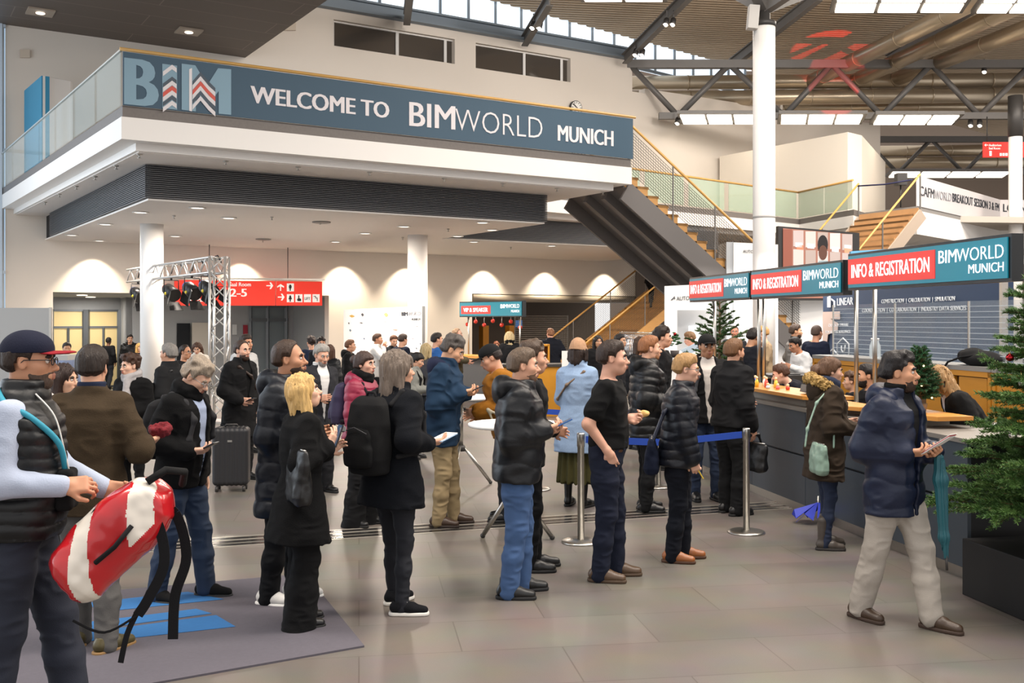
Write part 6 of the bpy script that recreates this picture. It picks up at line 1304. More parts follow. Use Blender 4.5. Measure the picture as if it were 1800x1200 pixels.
c29 = person('man with fade haircut in black puffer jacket and blue jeans looking right', 908, 2, 611, fy=1045, det=2, skin=FAIR, hair=('fade', '5A4A3C', .6), beard=('6A5040', .003), w=1.05, belly=.02, jacket=PUF('171A21', -.13, .041, .15, .010, fold=.014), hood=dict(col='171A21', size=1.15), trousers=T('3F5C88', 'straight', 'denim'), shoes=('1A1A1C', '141416', 'ankle'), R=dict(p=(.19, .10, 1.15), dir=(.85, -.35, .25), n=(-.2, -.5, .8), curl=(28, 35)), L=dict(p=(.21, .05, 1.13), dir=(.85, -.3, .2), n=(-.2, -.5, .8), curl=(28, 35)), feet=[(.04, .1, 6), (-.06, .10, 8)])
c33 = person('young man in black tee shirt and navy chinos with hand in pocket', 1066, -10, 599, fy=1016, det=2, skin='D2A088', hair=('short', '2E211A', 1.15), w=1.03, belly=.025, jacket=dict(name='tee_shirt', col='0F0F11', sleeve='short', hem=.025, bulk=.012, top=.52), trousers=T('1E2438', 'straight', belt='5A3A24'), shoes=('6A503A', '4A3828', 'shoe'), R=dict(p=(.03, .185, .93), dir=(.35, -.3, -.85), n=(-.2, -1, .1), curl=(20, 20), pole=(-.9, .35, -.2)), L=dict(p=(.15, .06, 1.15), dir=(.9, -.15, .1), n=(0, -.6, .5), curl=(45, 50), pole=(-.4, .5, -.6)), feet=[(.06, .1, 5), (-.04, .1, 5)])
c36 = person('older man in navy quilted jacket and navy trousers, tan shoes, holding a yellow phone', 1190, -9, 622, fy=984, det=2, skin='D8A890', hair=('short', 'A07C50', 1.25), glasses='6A6A6A', lean=5, head=(0, 6, 0), jacket=PUF('151A29', -.14, .036, .075, .011), trousers=T('161B2A', 'straight'), shoes=('9A5A2C', '4A2E1C', 'shoe'), R=dict(p=(.13, .17, .84), dir=(.3, -.1, -.9), n=(0, -1, .2), curl=(35, 45)), L=dict(p=(.12, .19, .86)), feet=[(.05, .08, 6), (-.04, .09, 8)])
c44 = person('man with dark wavy hair walking in navy puffer jacket and pale trousers, holding a leaflet', 1572, -52, 620, fy=1094, det=2, skin='C08C6C', hair=('messy', '191414', 1.1), beard=('3A2A22', .0025), head=(24, -2, 0), lean=2, jacket=PUF('16213E', -.23, .040, .17, .011, open=(-.3, .06), fold=.014), shirt=J('18181A', bulk=.016, collar=.05), hood=dict(col='1A2644', size=1.1), trousers=T('B0A89E', 'loose'), shoes=('4C3828', '3A2A20', 'ankle'), R=dict(p=(.14, .10, 1.10), dir=(.85, -.3, .1), n=(-.1, -.5, .8), curl=(32, 38)), L=dict(p=(.22, .08, 1.10), dir=(.6, -.6, .1), n=(-.3, -.5, .7), curl=(35, 40)), feet=[(.22, .07, 4), (-.20, .08, 8, .0, 0)])
c42 = person('woman in brown parka with fur hood and ponytail at the registration counter', 1450, 6, 628, fy=962, det=2, fem=True, skin='D8A88E', hair=('pony', '5C4230', 1.0, .16), head=(-4, 4, 0), jacket=J('3F3226', 'cloth', -.30, bulk=.045, fold=.02, collar=.03), hood=dict(col='3F3226', kind='cloth', size=1.1, fur='A08048'), scarf=('3A4258',), trousers=T('22304E', 'slim', 'denim'), shoes=('5C534C', '2E2A28', 'boot'), R=dict(p=(.2, .15, 1.08), dir=(.9, -.3, .2)), L=dict(p=(.22, .1, 1.1), dir=(.9, -.3, .2)), feet=[(.05, .08, 4), (-.04, .1, 14)])
# --- second row
c18 = person('woman in crimson puffer jacket and wide black trousers looking at the camera side', 634, -22, 618, fy=922, det=2, fem=True, skin='D2A089', hair=('bun', '40302A'), jacket=PUF('8E2440', -.13, .038, .085, .013), hood=dict(col='8A2440', size=1.05), scarf=('141416',), trousers=T('1A1A1D', 'wide', hem=.0), shoes=BK, L=dict(p=(.05, .22, .86)), R=dict(p=(.06, .22, .88)))
c25 = person('man in teal blue hooded jacket and khaki trousers bent over a phone', 778, -6, 592, fy=922, det=2, skin='C89878', hair=('messy', '4A4440'), head=(0, 24, 0), lean=4, jacket=J('1E3A56', 'cloth', -.2, bulk=.04, fold=.018, collar=.04), hood=dict(col='262C48', kind='cloth'), trousers=T('9A8766', 'straight'), shoes=('4A3426', '2A1E18', 'shoe'), R=dict(p=(.19, .13, 1.20), dir=(.9, -.25, .15), n=(-.1, -.4, .8), curl=(28, 32)), L=dict(p=(.21, .05, 1.18), dir=(.9, -.25, .15), n=(-.1, -.4, .8), curl=(28, 32)), feet=[(.08, .1, 5), (-.02, .1, 5)])
c32 = person('woman in light blue coat and beige beanie seen from behind, olive skirt', 1014, 62, 592, fy=890, fem=True, det=2, skin='C08868', hair=('bob', '2A1E18', .8, .06), beanie='B48E70', jacket=J('8FA6C4', 'wool', -.36, bulk=.035, flare=.03, collar=.05), skirt=dict(col='4E4A26', hem=.26), shoes=('141416', '0E0E10', 'boot'), L=dict(p=(.25, .1, 1.1)), R=dict(p=(.25, .1, 1.1)))
c35 = person('ginger haired man in glossy black puffer jacket beside the belt barrier', 1134, 6, 590, fy=897, det=2, skin='D6A488', hair=('short', '8A5A38', .8), beard=('9A6A48', .002), jacket=PUF('17181B', -.2, .042, .08, .014), hood=dict(col='17181B', size=1.1), trousers=T('16171A', 'straight'), shoes=BK, R=dict(p=(.2, .14, 1.05)), L=dict(p=(.2, .1, 1.06)))
c37 = person('man in black cap, open black jacket and white tee shirt facing the camera', 1240, -84, 585, fy=878, det=2, skin='A87858', hair=('short', '1A1412'), cap=('1E1E20', '1A1A1C'), w=1.08, jacket=J('1C1C1F', 'cloth', -.12, bulk=.034, open=(-.2, .09), collar=.02), hood=dict(col='1C1C1F', kind='cloth'), shirt=J('D8D0C8', bulk=.014), trousers=T('2A3A58', 'slim', 'denim'), shoes=('1E1E20', '141416', 'ankle'), L=dict(p=(.1, .24, .9)), R=dict(p=(.1, .24, .9)))
c38 = person('bearded man in black bomber jacket at the counter with a black bag', 1285, 32, 596, fy=903, det=2, skin='CE9C80', hair=('short', '6A4A30', 1.25), beard=('3E2C20', .007), w=1.05, jacket=J('222225', 'cloth', -.07, bulk=.036, fold=.016, collar=.035), trousers=T('1A1B1E', 'straight'), shoes=BK, R=dict(p=(.06, .22, .87)), L=dict(p=(.25, .12, 1.08)))
c13 = person('bearded man in long black coat with leather strap across, beside the suitcase', 421, -32, 598, Y=12.5, det=2, skin='D0A088', hair=('receding', '3A2A22'), beard=('3A2820', .007), jacket=J('18181B', 'cloth', -.38, bulk=.04, flare=.03, collar=.04, open=(-.0, .06)), shirt=J('141416', bulk=.02), trousers=T('16161A'), R=dict(p=(.2, .18, 1.0), dir=(.8, -.4, -.1)), L=dict(p=(.1, .22, .9)))
c16 = person('grey haired man in grey blazer and open white shirt looking down', 560, -50, 605, Y=11.6, det=2, skin='CB987E', hair=('short', '9A9690', 1.1), beard=('8A8480', .003), head=(0, 14, 0), jacket=J('38393E', 'wool', -.14, bulk=.028, open=(-.12, .075), collar=.01), shirt=J('E4E2E0', bulk=.014, collar=.03), trousers=T('2A2B30'), R=dict(p=(.2, .1, 1.1), dir=(.8, -.5, .1)), L=dict(p=(.2, .1, 1.08), dir=(.8, -.5, .1)))
c22 = person('woman with black hair bun in light grey jacket carrying a backpack', 726, -8, 620, fy=806, fem=True, skin='C8987C', hair=('bun', '16120F'), head=(0, 20, 0), jacket=J('84857F', 'wool', -.16, bulk=.03, collar=.02), trousers=T('17171A', 'slim'), shoes=BK, R=dict(p=(.25, .1, 1.12)), L=dict(p=(.25, .1, 1.1)))
c28 = person('person in mustard sweater and black baseball cap bending at the bistro table', 893, 186, 604, Y=10.0, skin=FAIR, hair=('short', '2A2220'), cap=('1E1F22', '1C1D20'), head=(0, 22, 0), lean=12, w=1.1, jacket=J('9A6420', 'wool', -.1, bulk=.045, fold=.018), trousers=T('1A1E2A', 'straight', 'denim'), shoes=BK, L=dict(p=(.3, .12, 1.06)), R=dict(p=(.3, .2, 1.02)))
c30 = person('person with brown quiff hidden behind the man in jeans, dark trousers', 926, 6, 600, fy=1001, skin=FAIR, hair=('messy', '4A3A2E'), jacket=J('1A1B20', 'cloth', -.14, bulk=.02), trousers=T('191A1E', 'slim'), shoes=BK, L=dict(p=(.2, .05, 1.05)), R=dict(p=(.2, .05, 1.05)), feet=[(.08, .08, 5), (.02, .08, 5)])
c4 = person('woman with short curly hair, grey scarf and black coat near the left', 236, -108, 623, Y=10.6, det=2, fem=True, skin='D4A890', hair=('curly', '3A2418', .7), head=(-20, 4, 0), jacket=J('161618', 'wool', -.35, bulk=.04, flare=.04, collar=.03), scarf=('A8A4A4', 1), trousers=T('1A1A1D', 'slim'), L=dict(p=(.22, .1, 1.1)), R=dict(p=(.24, .1, 1.08)), lean=4)
c6 = person('grey haired man in dark grey coat looking left with a black bag', 302, 158, 604, Y=12.0, det=2, skin='C8967A', hair=('short', '7A7672', 1.1), jacket=J('27282B', 'cloth', -.2, bulk=.036, collar=.04), trousers=T('202124'), L=dict(p=(.1, .22, .92)), R=dict(p=(.1, .22, .92)))
c3 = person('woman with long dark hair and white hood between the cap man and tweed man', 104, -10, 640, Y=7.6, det=2, fem=True, skin='CFA084', hair=('long', '2A1A14', 1.0, .2), jacket=J('C8C2BA', 'cloth', -.2, bulk=.035), hood=dict(col='DAD4CC', kind='cloth', size=1.15), trousers=T('2A2A2E'))
# --- behind the second row
c7 = person('man with glasses glancing right behind the grey haired man', 322, -20, 606, Y=16, skin='C08A6A', hair=('receding', '2A1E18'), glasses='2A2A2A', jacket=J('2A2A2E'), trousers=T('26262A'))
c8 = person('woman in cream white sweater with long braid looking down', 348, -84, 602, Y=19.0, fem=True, skin='D4A488', hair=('long', '4A3020', .8, .18), head=(0, 22, 0), jacket=J('E2DACE', 'wool', -.12, bulk=.035, collar=.03), trousers=T('2A2A2E'), R=dict(p=(.25, .1, 1.1)), L=dict(p=(.25, .1, 1.1)))
c9 = person('man in black seen from behind walking into the corridor', 190, 88, 593, Y=34.8, floor=-.4, det=0, skin='8A6048', hair=('short', '1A1412'), jacket=J('1C1D21', bulk=.02), trousers=T('34373E', 'straight'), feet=[(.25, .1, 0), (-.22, .1, 0, .05, 30)], L=dict(p=(.1, .26, .9)), R=dict(p=(-.05, .26, .9)))
c10 = person('young man in black parka standing before the amber doors', 228, -62, 588, Y=32.5, floor=-.4, det=1, skin='C8987C', hair=('short', '1E1612', 1.1), jacket=J('17181B', 'puffer', -.15, bulk=.05), hood=dict(col='1C1A18', size=1.1), trousers=T('1E2026'))
c11 = person('blonde woman in black coat walking by the left white column', 244, -48, 603, Y=29.0, floor=-.4, det=1, fem=True, skin='D4A488', hair=('long', 'C8A060', 1.0, .26), jacket=J('151517', 'wool', -.3, bulk=.02), trousers=T('151517', 'slim'))
c12 = person('person in blue striped shirt behind the desk at the far left', 117, -60, 602, Y=18.6, det=0, skin='B88868', hair=('short', '241A16'), jacket=J('8E9AB8', bulk=.015), trousers=T('26262A'))
c17 = person('person in white jacket behind the man in the black coat', 428, -30, 588, Y=15, det=1, skin='C08A6A', hair=('short', '2A1C14'), jacket=J('C8C8C8', bulk=.03), trousers=T('2A2A2E'))
person('person with curly brown hair turned away near the corridor', 548, 120, 591, Y=20, det=1, hair=('curly', '2E211C', .6), jacket=J('22304A', bulk=.03), trousers=T('24262C'))
person('person with dark curly hair facing the camera behind the grey blazer man', 564, -70, 593, Y=19, det=1, skin='C49478', hair=('curly', '261C18', .7), jacket=J('20232C', bulk=.03), trousers=T('24262C'))
person('woman in black jacket with black backpack turned away near the sponsor wall', 578, 70, 606, Y=17.2, det=1, fem=True, hair=('long', '4A3022', .9, .14), jacket=J('18191D', 'puffer', -.12, bulk=.04), trousers=T('1C1D22', 'slim'))
person('young man in black hooded jacket in front of the sponsor wall', 612, 2, 597, Y=19.5, det=1, skin='CB9678', hair=('short', '6A4630', 1.1), jacket=J('18191B', 'cloth', -.12, bulk=.03), hood=dict(col='18191B', kind='cloth'), trousers=T('202126'))
person('man in white shirt raising a hand in front of the sponsor wall', 660, -6, 586, Y=21, det=1, skin='BE8868', hair=('fade', '4A3224', .7), jacket=J('E8E6E2', bulk=.018, collar=.03, name='shirt'), trousers=T('24262C'), R=dict(p=(.2, .12, 1.42), dir=(.3, 0, .9)))
person('man with auburn hair and dark jacket talking beside the sponsor wall', 690, -60, 589, Y=21.3, det=1, skin='CFA084', hair=('short', '5A3A26'), head=(0, 12, 0), jacket=J('24282C', bulk=.025, collar=.02), trousers=T('24262C'))
person('man in navy suit seen from behind at the sponsor wall', 704, 48, 587, Y=20.4, det=1, skin='C8967A', hair=('short', '33241C', 1.1), head=(0, 12, 0), jacket=J('1E2436', 'wool', -.16, bulk=.028), trousers=T('1E2436'))
person('woman with blond streaked hair and sunglasses on her head facing the sponsor wall', 747, 60, 604, Y=16.4, det=1, fem=True, hair=('bob', 'A8946C', 1.0, .12), jacket=J('4A4A50', bulk=.03), trousers=T('24262C'))
person('man with dark hair in bright blue jacket by the second column', 764, 20, 585, Y=18.5, det=1, skin='C8967A', hair=('short', '1E1714', 1.1), jacket=J('2C5C9C', bulk=.03), trousers=T('24262C'))
person('balding man in camouflage jacket leaning at the VIP counter', 800, -16, 577, Y=22.0, det=1, skin='CB9680', hair=('receding', '8A7058'), jacket=J('5C5440', 'wool', -.14, bulk=.04), trousers=T('1E1F24'), R=dict(p=(.3, .14, 1.05)))
person('blonde woman in dark coat standing at the VIP counter with her back turned', 896, 100, 583, Y=22.0, det=1, fem=True, hair=('bob', 'C0AA80', 1.1, .14), jacket=J('26272B', 'wool', -.2, bulk=.05), scarf=('161618',), trousers=T('1A1A1D'))
person('auburn haired woman behind the VIP counter', 872, -80, 600, Y=26.2, det=1, fem=True, skin='D8A88C', hair=('long', '6A3A20', 1.0, .2), jacket=J('1C1C20', bulk=.02), trousers=T('1A1A1D'), head=(0, 10, 0))
person('fair haired person just visible behind the VIP counter beside the blonde woman', 914, -70, 606, Y=26.0, det=0, skin='D8A88C', hair=('short', '8A5A38'), jacket=J('26262A', bulk=.02), trousers=T('1A1A1D'))
c31 = person('crew man in navy jacket and jeans seen from behind with hands on hips', 969, 112, 577, fy=710, det=1, skin='CB9680', hair=('fade', '7A5238', .7), w=1.12, jacket=J('161C2C', 'cloth', -.16, bulk=.036, collar=.04), trousers=T('28364E', 'straight', 'denim'), shoes=('8A9098', 'D8D8D8', 'sneaker'), L=dict(p=(.12, .2, 1.08), dir=(.4, -.8, -.1)), R=dict(p=(.12, .2, 1.08), dir=(.4, -.8, -.1)))
person('small woman with long dark hair facing the camera beside the stairs', 1050, -78, 590, Y=20, det=1, fem=True, skin='B88868', hair=('long', '191312', 1.0, .2), jacket=J('1C1C1F', bulk=.03), trousers=T('1A1A1D'))
person('dark haired man behind the young man in black tee shirt', 1086, -30, 587, Y=18, det=1, skin='B88868', hair=('short', '1A1413', 1.1), jacket=J('22232A', bulk=.03), trousers=T('1A1A1D'))
person('young man with tousled dark hair behind the ginger haired man', 1158, -8, 575, Y=13.4, det=1, skin='CB9A80', hair=('messy', '261C17'), jacket=J('1E1F24', bulk=.03), trousers=T('1A1A1D'))
person('woman with long brown hair partly hidden left of the ginger haired man', 1122, -50, 592, Y=15.5, det=1, fem=True, skin='C08A6A', hair=('long', '3A2618', 1.0, .2), jacket=J('23242A', bulk=.03), trousers=T('1A1A1D'))
tz = 2.15
c46 = person('woman in black climbing the wooden stairs with a white tote bag', 1143, 62, 452, Y=34.9, floor=2.36, det=1, fem=True, hair=('long', '1E1512', 1.0, .26), jacket=J('161618', 'wool', -.1, bulk=.025), trousers=T('17171A', 'slim'), shoes=('141416', '0E0E10', 'boot'), L=dict(p=(.2, .05, 1.42), dir=(.1, -.2, .9)), R=dict(p=(.05, .2, .95)), feet=[(.22, .09, 0, .18), (-.16, .09, 0)])
# --- booth and counter staff
c39 = person('broad man in dark navy jacket bending behind the counter, dark hair', 1306, 20, 577, Y=15.0, det=1, skin='B88868', hair=('short', '1E1714', 1.1), w=1.15, lean=14, head=(10, 14, 0), jacket=J('171B28', 'cloth', -.16, bulk=.04), trousers=T('1A1A1D'), L=dict(p=(.22, .1, 1.1)), R=dict(p=(.22, .1, 1.1)))
c40 = person('clerk with brown hair leaning low over the counter in navy sweater', 1432, 178, 641, Y=12.2, det=2, skin='D8A890', hair=('short', '4A3022', 1.2), lean=44, head=(-10, 12, 0), jacket=J('14192A', 'cloth', -.1, bulk=.03), trousers=T('1C1E24'), L=dict(p=(.5, .12, 1.1), dir=(.9, -.1, -.1)), R=dict(p=(.5, .15, 1.1), dir=(.9, -.1, -.1)))
c43 = person('dark haired bearded clerk behind the counter hidden by the steel pole', 1532, 172, 640, Y=11.0, det=1, skin='C49070', hair=('short', '1A1413', 1.1), beard=('1E1612', .006), hh=1.75, jacket=J('17181C', bulk=.03), trousers=T('1C1E24'))
c43b = person('curly brown haired clerk sitting low behind the counter', 1503, 160, 654, Y=11.3, det=1, skin='D0A084', hair=('curly', '4A3324', .7), jacket=J('1C1D22', bulk=.03), trousers=T('1C1E24'))
c45 = person('receptionist with long wavy blond hair and black blazer looking down at the counter', 1732, 168, 647, Y=8.8, det=2, fem=True, skin='D8AC92', hair=('long', 'A8845A', 1.3, .34, 1.6), head=(0, 26, 0), lean=36, jacket=J('141416', 'wool', -.12, bulk=.03, open=(-.1, .08)), shirt=J('D4D8E2', bulk=.014), trousers=T('17171A'), L=dict(p=(.34, .1, 1.1), dir=(.8, -.3, -.2)), R=dict(p=(.34, .1, 1.1), dir=(.8, -.3, -.2)))
person('man in white shirt behind the info panel of the white booth', 1219, 190, 583, Y=18.8, det=1, skin='CB9680', hair=('short', '7A5A3C'), head=(0, 16, 0), jacket=J('E6E4E0', bulk=.02, name='shirt'), trousers=T('26262A'))
person('man in grey blazer with dark shirt drinking from a cup at the blue booth', 1394, -10, 570, Y=19.6, det=1, skin='B88868', hair=('short', '3A2A20', 1.1), beard=('2A1E18', .004), jacket=J('7C7874', 'wool', -.16, bulk=.03, open=(0, .06)), shirt=J('17181C', bulk=.014, collar=.03), trousers=T('2A3A50'), R=dict(p=(.24, .1, 1.34), dir=(.5, -.3, .6)), L=dict(p=(.1, .2, .95)))
person('bald man in navy suit turned away at the blue booth', 1433, 40, 571, Y=17.9, det=1, skin='C08A6E', hair=('bald', '4A3A32', .3), jacket=J('1C2338', 'wool', -.16, bulk=.03), trousers=T('1C2338'))
person('man in white shirt bending over the cabinet at the blue booth', 1426, 196, 593, Y=17.2, det=1, skin='B07A5C', hair=('short', '1A1413'), lean=28, head=(0, 14, 0), jacket=J('E4E4E4', bulk=.025, name='shirt'), trousers=T('1A1A1D'), L=dict(p=(.42, .1, 1.15)), R=dict(p=(.42, .14, 1.15)))
person('blond man in beige jacket before the wide booth screen', 1345, 160, 573, Y=19.8, det=1, skin='D8A88C', hair=('short', 'A07848'), jacket=J('9A8468', 'wool', -.16, bulk=.03), trousers=T('3A3630'))
person('brown haired woman in dark teal top before the booth screen', 1328, -20, 598, Y=18.2, det=1, fem=True, skin='D8A88C', hair=('bob', '6A4A34', 1.0, .12), jacket=J('1C3438', bulk=.02), trousers=T('1A1A1D'))
person('bald man just visible behind the broad man in navy, by the booth screen', 1291, -100, 572, Y=21.0, det=1, skin='B87A62', hair=('bald', '4A3A32', .3), jacket=J('3A3A40', bulk=.02), trousers=T('1A1A1D'))

# ------------------------------------------------------------------ things carried and worn
def phone(lb, c, p, tilt=0, yaw=0, col='16171A', case=None, name='phone', size=(.15, .075, .01)):
    R = rotz(yaw) @ roty(-tilt); o = thing(name, lb, name, c.w(p), math.radians(c.a)); Rm = Matrix(R.tolist())
    MB().box((0, 0, 0), size, R=Rm).build('phone_case', M('phone_' + col, col, .3), o, False, bevel=.003)
    MB().box(Vector(R @ A3((0, 0, size[2] / 2 + .0005))), (size[0] * .93, size[1] * .9, .001), R=Rm).build('phone_screen', M('phone_screen', '2A3A4E', .08, emit='6A8AB0', es=.25), o, False); return o
def hp_(c, y, d=(0, 0, 0)): return c.hand[y] + A3(d)
phone('black phone held by the man with bowed head', c5, hp_(c5, -1, (.03, .01, .025)), 25); phone('black phone held up by the blonde woman in black', c15, hp_(c15, -1, (.035, .02, .0)), 70, 0)
phone('blue phone in the hands of the man in black puffer jacket and jeans', c29, hp_(c29, -1, (.05, .03, .02)), 25, 0, '2E5C9A'); phone('black phone in the hands of the man in teal blue jacket', c25, hp_(c25, -1, (.05, .03, .02)), 25)
phone('yellow phone in the lowered hand of the older man in navy', c36, hp_(c36, -1, (.02, .035, -.01)), -60, 0, 'D8B42A'); phone('black phone held by the man in long black coat', c13, hp_(c13, -1, (.04, .02, .01)), 20)
def sheet(name, lb, c, p, tilt, yaw, size, mats, fold=True):
    R = rotz(yaw) @ roty(-tilt); o = thing(name, lb, name, c.w(p), math.radians(c.a)); Rm = Matrix(R.tolist())
    for i, (dz, m) in enumerate(mats): MB().box(Vector(R @ A3((i * .006, i * .004, dz))), (size[0], size[1], .0025), R=Rm).build('page', m, o, False)
    return o
PAP = M('paper_white', 'E9E7E4', .7); PAPB = M('paper_blue', 'A8C4E0', .7); PAPR = M('paper_red', 'C86A6A', .7)
sheet('leaflet', 'white folded leaflet in the hands of the walking man in navy puffer jacket', c44, hp_(c44, -1, (.09, .05, .05)), 35, 5, (.21, .10), [(0, PAP), (.005, PAPR), (.010, PAP)])
sheet('leaflet', 'white leaflet in the hand of the woman with grey brown bob', c24, hp_(c24, -1, (.06, .02, .02)), 10, 10, (.2, .1), [(0, PAPB), (.005, PAP)])
sheet('paper_bag', 'crumpled pale paper held by the curly haired woman', c4, hp_(c4, 1, (.05, .0, .02)), 20, 0, (.18, .14), [(0, PAP), (.006, PAPR)])
# snack of the man in tee shirt, red knitted purse of the tweed man
S = Sdf(); S.ell((0, 0, 0), (.045, .03, .028)); S.noise(.012, 40); q = hp_(c33, 1, (.03, -.01, .03)); t_ = solid(S, .004, 'sandwich', M('bread', 'C8A060', .8, var=.3, vs_=40), None); t_.location = c33.w(q); tag(t_, 'half eaten sandwich in the hand of the man in black tee shirt', 'sandwich')
S = Sdf(); S.ell((0, 0, 0), (.07, .075, .055)); S.ell((.0, -.02, .05), (.05, .05, .045), .03, 's'); S.noise(.012, 60); t_ = thing('knitted_hat', 'dark red knitted hat rolled up in the hand of the tweed man', 'hat', c2.w(hp_(c2, -1, (.03, -.02, .06)))); solid(S, .004, 'knit', M('knit_red', '6E1620', .95, var=.4, vs_=90, bump=.5, bs=150), t_)
# backpacks
backpack(c24, 'big black backpack with grey carry handle on the woman with bob hair', '161618', '2A2A2D', (.2, .33, .50), (-.225, 0, .23), tilt=-4)
q_ = c24.w(c24.t((-.375, .07, .27))); t_ = [o for o in COL.objects if o.get('label', '').startswith('big black backpack')][0]; MB().box(q_, (.035, .006, .03), rz=math.radians(c24.a + 90)).build('badge', M('badge_grey', '9A9A9C', .5), t_)
backpack(c5, 'dark grey backpack on the man with bowed head', '2E2E31', '3A3A3D', (.17, .30, .42), (-.2, 0, .25)); backpack(c18, 'navy and purple backpack on the woman in crimson jacket', '1C1E34', '26222A', (.18, .30, .42), (-.21, 0, .26), colmat=M('bag_navy_purple', '2A2240', .7, var=.5, vs_=4))
backpack(c37, 'black backpack strapped on the man in black cap', '202124', '55565A', (.14, .26, .38), (-.18, 0, .26), h=.011); backpack(c22, 'small black backpack on the woman in light grey jacket', '1A1A1C', '1C1C1E', (.14, .26, .36), (-.18, 0, .26), h=.012)
def strap_bag(name, lb, c, pos, size, col, strap, kind='leather', h=.007, rz=0, strapcol=None, sw=.012, flap=True, p=2.6):
    o = thing(name, lb, 'bag', c.w(pos), math.radians(c.a)); R = rotz(rz); hx, hy, hz = [x / 2 for x in size]; s = c.s
    S = Sdf(); S.loft((0, 0, 0), R, [(-hz, hy * .8, hx * .88, 0, 0), (-hz * .7, hy, hx, 0, 0), (hz * .2, hy * .8, hx * .96, 0, 0), (hz * .85, hy * .38, hx * .88, 0, 0), (hz, hy * .2, hx * .8, 0, 0)], p=p, cap=.02); S.noise(.016, 11); S.noise(.008, 25); solid(S, h, 'bag_body', CL(col, kind=kind), o, s)
    if flap: MB().tube([Vector(R @ A3((-.02 * 0 + .0, y * hx * .82, hz * .98))) * s for y in (-1, -.3, .3, 1)], .006 * s, 6).build('zip', BRUSH, o, False)
    S = Sdf(); S.limb([A3(q) - pos for q in strap], [sw] * len(strap), .01); solid(S, min(h, sw * .8), 'strap', CL(strapcol or col, kind='leather'), o, s)
    return o
t = c15.t; strap_bag('handbag', 'black slouchy leather handbag on the shoulder of the blonde woman in black', c15, t((-.09, -.23, .12)), (.34, .13, .36), '141416', [t((-.1, -.20, .28)), t((-.06, -.165, .40)), t((-.02, -.13, .475)), t((.03, -.15, .42)), t((-.0, -.22, .26))], rz=0)
t = c42.t; strap_bag('handbag', 'mint green leather shoulder bag on the woman in the parka', c42, t((-.16, -.26, -.10)), (.30, .12, .27), '8DA898', [t((-.29, -.26, .0)), t((-.27, -.24, .15)), t((-.18, -.2, .38)), t((-.04, -.13, .51)), t((.0, -.2, .36)), t((-.03, -.25, .15)), t((-.03, -.26, .0))], sw=.009)
t = c36.t; strap_bag('shoulder_bag', 'navy fabric shoulder bag hanging behind the older man in navy', c36, t((-.2, -.06, -.07)), (.30, .13, .30), '182038', [t((-.2, -.18, .05)), t((-.13, -.16, .3)), t((-.0, -.13, .48)), t((-.08, .12, .46)), t((-.2, .1, .05))], 'cloth', sw=.014)
strap_bag('briefcase', 'black leather bag carried in the hand of the man in bomber jacket', c38, c38.hand[-1] + A3((0, -.0, -.21)), (.36, .12, .28), '161618', [c38.hand[-1] + A3((-.1, 0, -.09)), c38.hand[-1] + A3((-.06, 0, .0)), c38.hand[-1] + A3((.06, 0, .0)), c38.hand[-1] + A3((.1, 0, -.09))], rz=90 - 90, h=.008)
t = c13.t; strap_bag('messenger_bag', 'black messenger bag with brown leather strap on the man in long black coat', c13, t((-.08, .23, .02)), (.32, .1, .26), '1A1A1C', [t((-.05, .22, .12)), t((.10, .16, .2)), t((.16, .02, .36)), t((.1, -.12, .47)), t((-.08, -.13, .47)), t((-.16, .05, .3)), t((-.12, .22, .1))], strapcol='3E2C24', sw=.016, h=.01)
t = c6.t; strap_bag('shoulder_bag', 'black bag slung behind the grey haired man in dark coat', c6, t((.04, .24, .18)), (.3, .12, .3), '151517', [t((-.0, .24, .3)), t((-.0, .14, .48)), t((-.1, .1, .46)), t((-.05, .22, .3))], h=.012, sw=.016)
t = c28.t; strap_bag('tote_bag', 'beige fabric tote bag on the arm of the person in mustard sweater', c28, t((.05, -.1, -.18)) + A3((.06, .28, 0)), (.34, .1, .36), 'A49A84', [t((.05, .3, .0)), t((.1, .3, .14)), t((.18, .28, .2)), t((.14, .3, .0))], 'cloth', h=.011)
t = c32.t; strap_bag('shoulder_bag', 'small brown bag with crossbody strap on the woman in light blue coat', c32, t((.16, .15, -.02)), (.22, .08, .18), '7A6450', [t((.12, .17, .06)), t((-.08, .19, .18)), t((-.165, .05, .33)), t((-.09, -.11, .47)), t((.06, -.12, .46)), t((.15, .05, .25)), t((.16, .14, .05))], h=.01, sw=.011)
# tote of the woman on the stairs
# red and white roll-top backpack held by the man in the cap
RW = M('bag_red', 'B0161E', .22, coat=.3, bump=.1, bs=9); RWW = M('bag_white', 'D8D0C4', .25, coat=.3); pos = c1.hand[-1] + A3((.13, -.02, -.20)); o = thing('backpack', 'red and white shiny roll top backpack held by the man in the navy cap', 'backpack', c1.w(pos), math.radians(c1.a)); Rb = roty(44)
S = Sdf(); S.loft((0, 0, 0), Rb, [(-.27, .11, .13, 0, 0), (-.22, .135, .155, 0, 0), (.05, .145, .16, 0, 0), (.20, .11, .155, 0, 0), (.26, .05, .15, .0, 0)], p=2.7, cap=.03); S.noise(.03, 7); S.noise(.008, 24)
def paint(ctr):
    q = ctr / c1.s @ Rb; w_ = (q[:, 2] + .9 * q[:, 0] + .05 * np.sin(q[:, 1] * 18)); return (((w_ > -.22) & (w_ < -.13)) | ((w_ > .06) & (w_ < .17) & (q[:, 0] < .07))).astype(int)
solid(S, .006, 'bag_body', [RW, RWW], o, c1.s, paint=paint)
T2 = lambda q: Vector(Rb @ A3(q)) * c1.s; STR = CL('222226')
